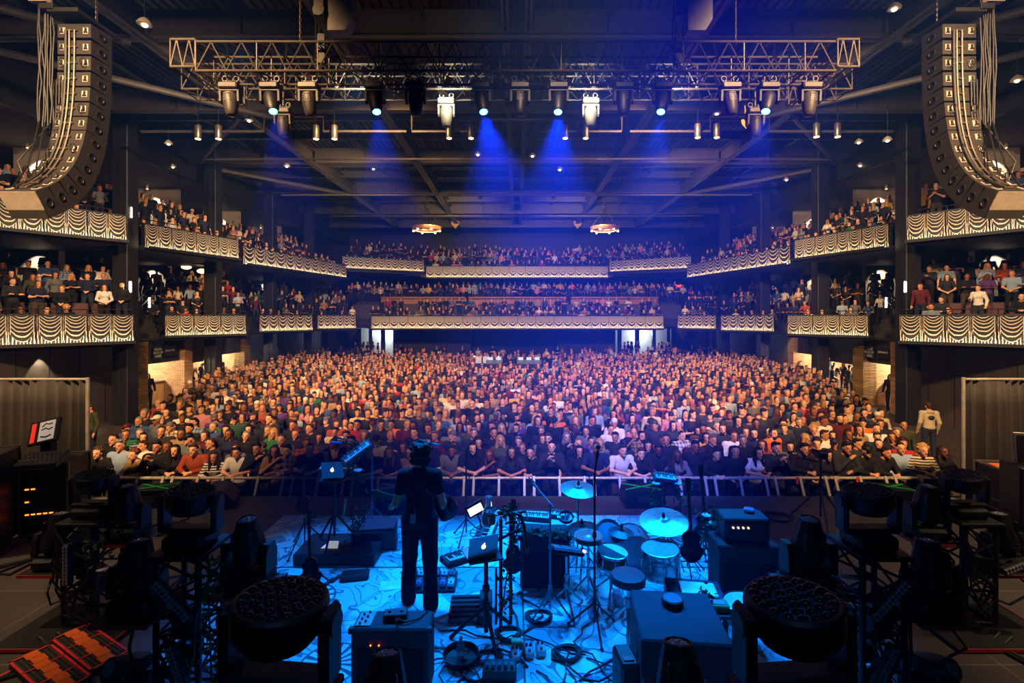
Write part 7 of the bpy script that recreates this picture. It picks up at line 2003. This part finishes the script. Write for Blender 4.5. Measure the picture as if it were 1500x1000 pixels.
# mixing position in the crowd
t = thing('mixing_platform', 'dark platform of the mixing position in the middle of the crowd', 'platform', (-.2, 31.0, FLOOR_Z), 0); b = MB(); b.box((0, 0, .35), (5.0, 3.6, .7)); b.build('deck', M_blk, t, smooth=0); b = MB(); b.box((0, -1.82, .75), (5.0, .05, 1.0)); b.build('front_panel', M_black, t, smooth=0)
M_scr = emat('console_screen', '#cfe0ff', 1.0)
for k, (px_, py_, w_, nm) in enumerate(((724, 531, 1.0, 'left'), (775, 532, 1.5, 'right'))):
    p = W(px_, py_, 29.8); t = thing('mixing_console', f'mixing console with lit screens on the crowd platform, {nm} one', 'mixer', (p.x, 29.9, -.5), 0, 'mixing consoles')
    b = MB(); b.box((0, 0, .42), (w_, .7, .84)); b.build('body', M_blk, t, smooth=0); b = MB(); b.box((0, 0, .90), (w_, .72, .10), rotx(.2)); b.build('surface', mat('console_surface', '#6a7078', .4), t, smooth=0)
    for j in range(2 + k): b = MB(); b.box((-w_ / 2 + .25 + j * w_ / (2 + k), .3, 1.08), (w_ / (2 + k) - .2, .05, .18)); b.build('screen', M_scr, t, smooth=0)
t = thing('rack_monitor', 'pale boxy monitors stacked left of the mixing consoles', 'monitor', (W(706, 525, 30.2).x, 30.3, -.5), 0); b = MB(); b.box((0, 0, .4), (.9, .6, .8)); b.build('table', M_blk, t, smooth=0)
for j in range(2): b = MB(); b.box((-.22 + .45 * j, 0, 1.0), (.36, .06, .42)); b.build('screen', mat('pale_monitor', '#c0c4c8', .5), t, smooth=0)
t = thing('lighting_desk', 'long back counter of small orange lamps behind the mixing platform', 'counter', (-.4, 37.0, FLOOR_Z), 0); b = MB(); b.box((0, 0, .62), (8.5, .5, 1.24)); b.build('counter', mat('bar_counter_dark', '#3a241a', .5), t, smooth=0)
for j in range(12): b = MB(); b.ell((-3.6 + .62 * j + .2 * (j % 3), 0, 1.34), (.10, .06, .06), 8, 6); b.build('lamp', emat('counter_lamp', '#ffb060', 6), t)
t = thing('exit_sign', 'small glowing red exit sign at the right end of the rear balcony', 'sign', W(994, 419, 42.5), 0); b = MB(); b.box((0, .03, 0), (.62, .05, .36)); b.build('box', M_black, t, smooth=0)
text_mesh('EXIT', .26, 'lettering', emat('exit_red', '#ff2a20', 14), t, T(0, -.002, 0) @ rotx(PI / 2), .004)
b = MB(); b.cyl((0, .03, .18), (0, .03, 1.0), .015, n=5); b.build('hanger', M_black, t)
# ------------------------------------------------------------------ light and air
w = bpy.data.worlds.new('hall_air'); SC.world = w; w.use_nodes = True
nt = w.node_tree; bg = nt.nodes['Background']; bg.inputs[0].default_value = (0, 0, 0, 1); bg.inputs[1].default_value = 0
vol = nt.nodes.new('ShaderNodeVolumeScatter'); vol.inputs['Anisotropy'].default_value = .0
vol.inputs['Color'].default_value = (.06, .2, 1, 1)  # blue put into the haze colour, so warm light barely shows in it
# stage haze: thick around the band, thinning out down the hall
def wm(op, a, b=None):
    x = nt.nodes.new('ShaderNodeMath'); x.operation = op
    for i, v in enumerate((a, b)):
        if v is None: continue
        if isinstance(v, (int, float)): x.inputs[i].default_value = v
        else: nt.links.new(v, x.inputs[i])
    return x.outputs[0]
geo = nt.nodes.new('ShaderNodeNewGeometry'); sx = nt.nodes.new('ShaderNodeSeparateXYZ'); nt.links.new(geo.outputs['Position'], sx.inputs[0])
def gauss(ax, c, w): 
    k = wm('DIVIDE', wm('SUBTRACT', sx.outputs[ax], c), w); return wm('MULTIPLY', k, k)
core = wm('EXPONENT', wm('MULTIPLY', wm('ADD', gauss(0, .8, 4.2), gauss(1, 8.0, 3.6)), -1.0))
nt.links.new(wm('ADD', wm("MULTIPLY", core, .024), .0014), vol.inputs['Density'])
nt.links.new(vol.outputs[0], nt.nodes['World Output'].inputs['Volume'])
w.cycles.volume_step_size = 5.0; cy.volume_max_steps = 14
WARM = (1, .60, .30); WARM2 = (1, .68, .40); BLUE = (.0, .07, 1.0); CYAN = (.0, .20, 1.0)
for s in (-1, 1):
    # rig over the stage throwing forward to the audience
    light('SPOT', (s * 6.5, 1.5, 10.5), 17000, WARM, (s * 11, 18, .5), .3, 58, .7, 'audience_light')
    light('SPOT', (s * 6, 3.0, 10.5), 9000, WARM, (s * 3.5, 19, .5), .3, 44, .8, 'audience_light')
    light('SPOT', (s * 7, .5, 10.0), 2600, WARM2, (s * 14, 14, 8), .3, 70, .9, 'audience_light')
    light('SPOT', (s * 5, 15, 10.8), 7500, WARM, (s * 5, 27, 0), .25, 110, .9, 'audience_light')  # from here, unseen spots added in the hall to brighten crowd and balconies
    light('SPOT', (s * 7, 13, 10.5), 4500, WARM2, (s * 17, 22, 4), .25, 90, .9, 'audience_light')
    light('SPOT', (s * 6, 22, 10), 4500, WARM2, (s * 16, 33, 5), .25, 100, .9, 'audience_light')
    light('SPOT', (s * 4, 30, 10), 3000, WARM2, (s * 5, 44, 6), .25, 100, .9, 'audience_light')
    # dim unseen fill added over the wings of the stage
    light('SPOT', (s * 9.5, 5.5, 9), 1700, WARM2, (s * 8.0, 5.8, 0), .2, 54, .8, 'wing_fill')
    light('SPOT', (s * 6.5, 1.5, 8), 800, WARM2, (s * 5.9, 4.6, 0), .2, 32, .8, 'wing_fill')
light('SPOT', (.6, 2.5, 10.5), 7500, (1, .66, .5), (1.2, 14, -.8), .3, 40, .9, 'audience_light')  # unseen warm fill added to lift the centre front rows
light('SPOT', (0, -1.5, 7), 200, (.12, .4, 1), (0, 5, .6), .3, 60, .8, 'upstage_fill')  # unseen fill added so the guitarist's back and the amps show
for k in (2, 3): light('SPOT', BEAMS[k][0], 6500, BLUE, (2.6, 34, -2), .05, 40, 1.0, 'added_haze_beam')  # extra beams added at two stage lamps to turn the hall haze blue
# blue beams from the front truss down to the stage
for i, (q, tgt) in enumerate(BEAMS):
    light('SPOT', q, 2600 if i in (2, 3) else 2100, CYAN, tgt, .05, 44 if i in (2, 3) else 36, .5, 'stage_beam')
light('SPOT', (2.0, 1.0, 9.5), 20000, BLUE, (2.3, 14, -1), .2, 36, 1.0, 'blue_wash')
# work lights between the trusses
for px_ in (505, 655, 866, 1006):
    p = W(px_, 118, 9.35); light('SPOT', p, 240, (1, .88, .7), (p.x, 10.6, 7.9), .08, 110, .8, 'work_light')
for (kind, loc, pw, colr, tgt, sz, an, bl) in LIGHTS_HOUSE:
    light(kind, loc, pw, colr, tgt, sz, an or 60, bl, 'bay_light')
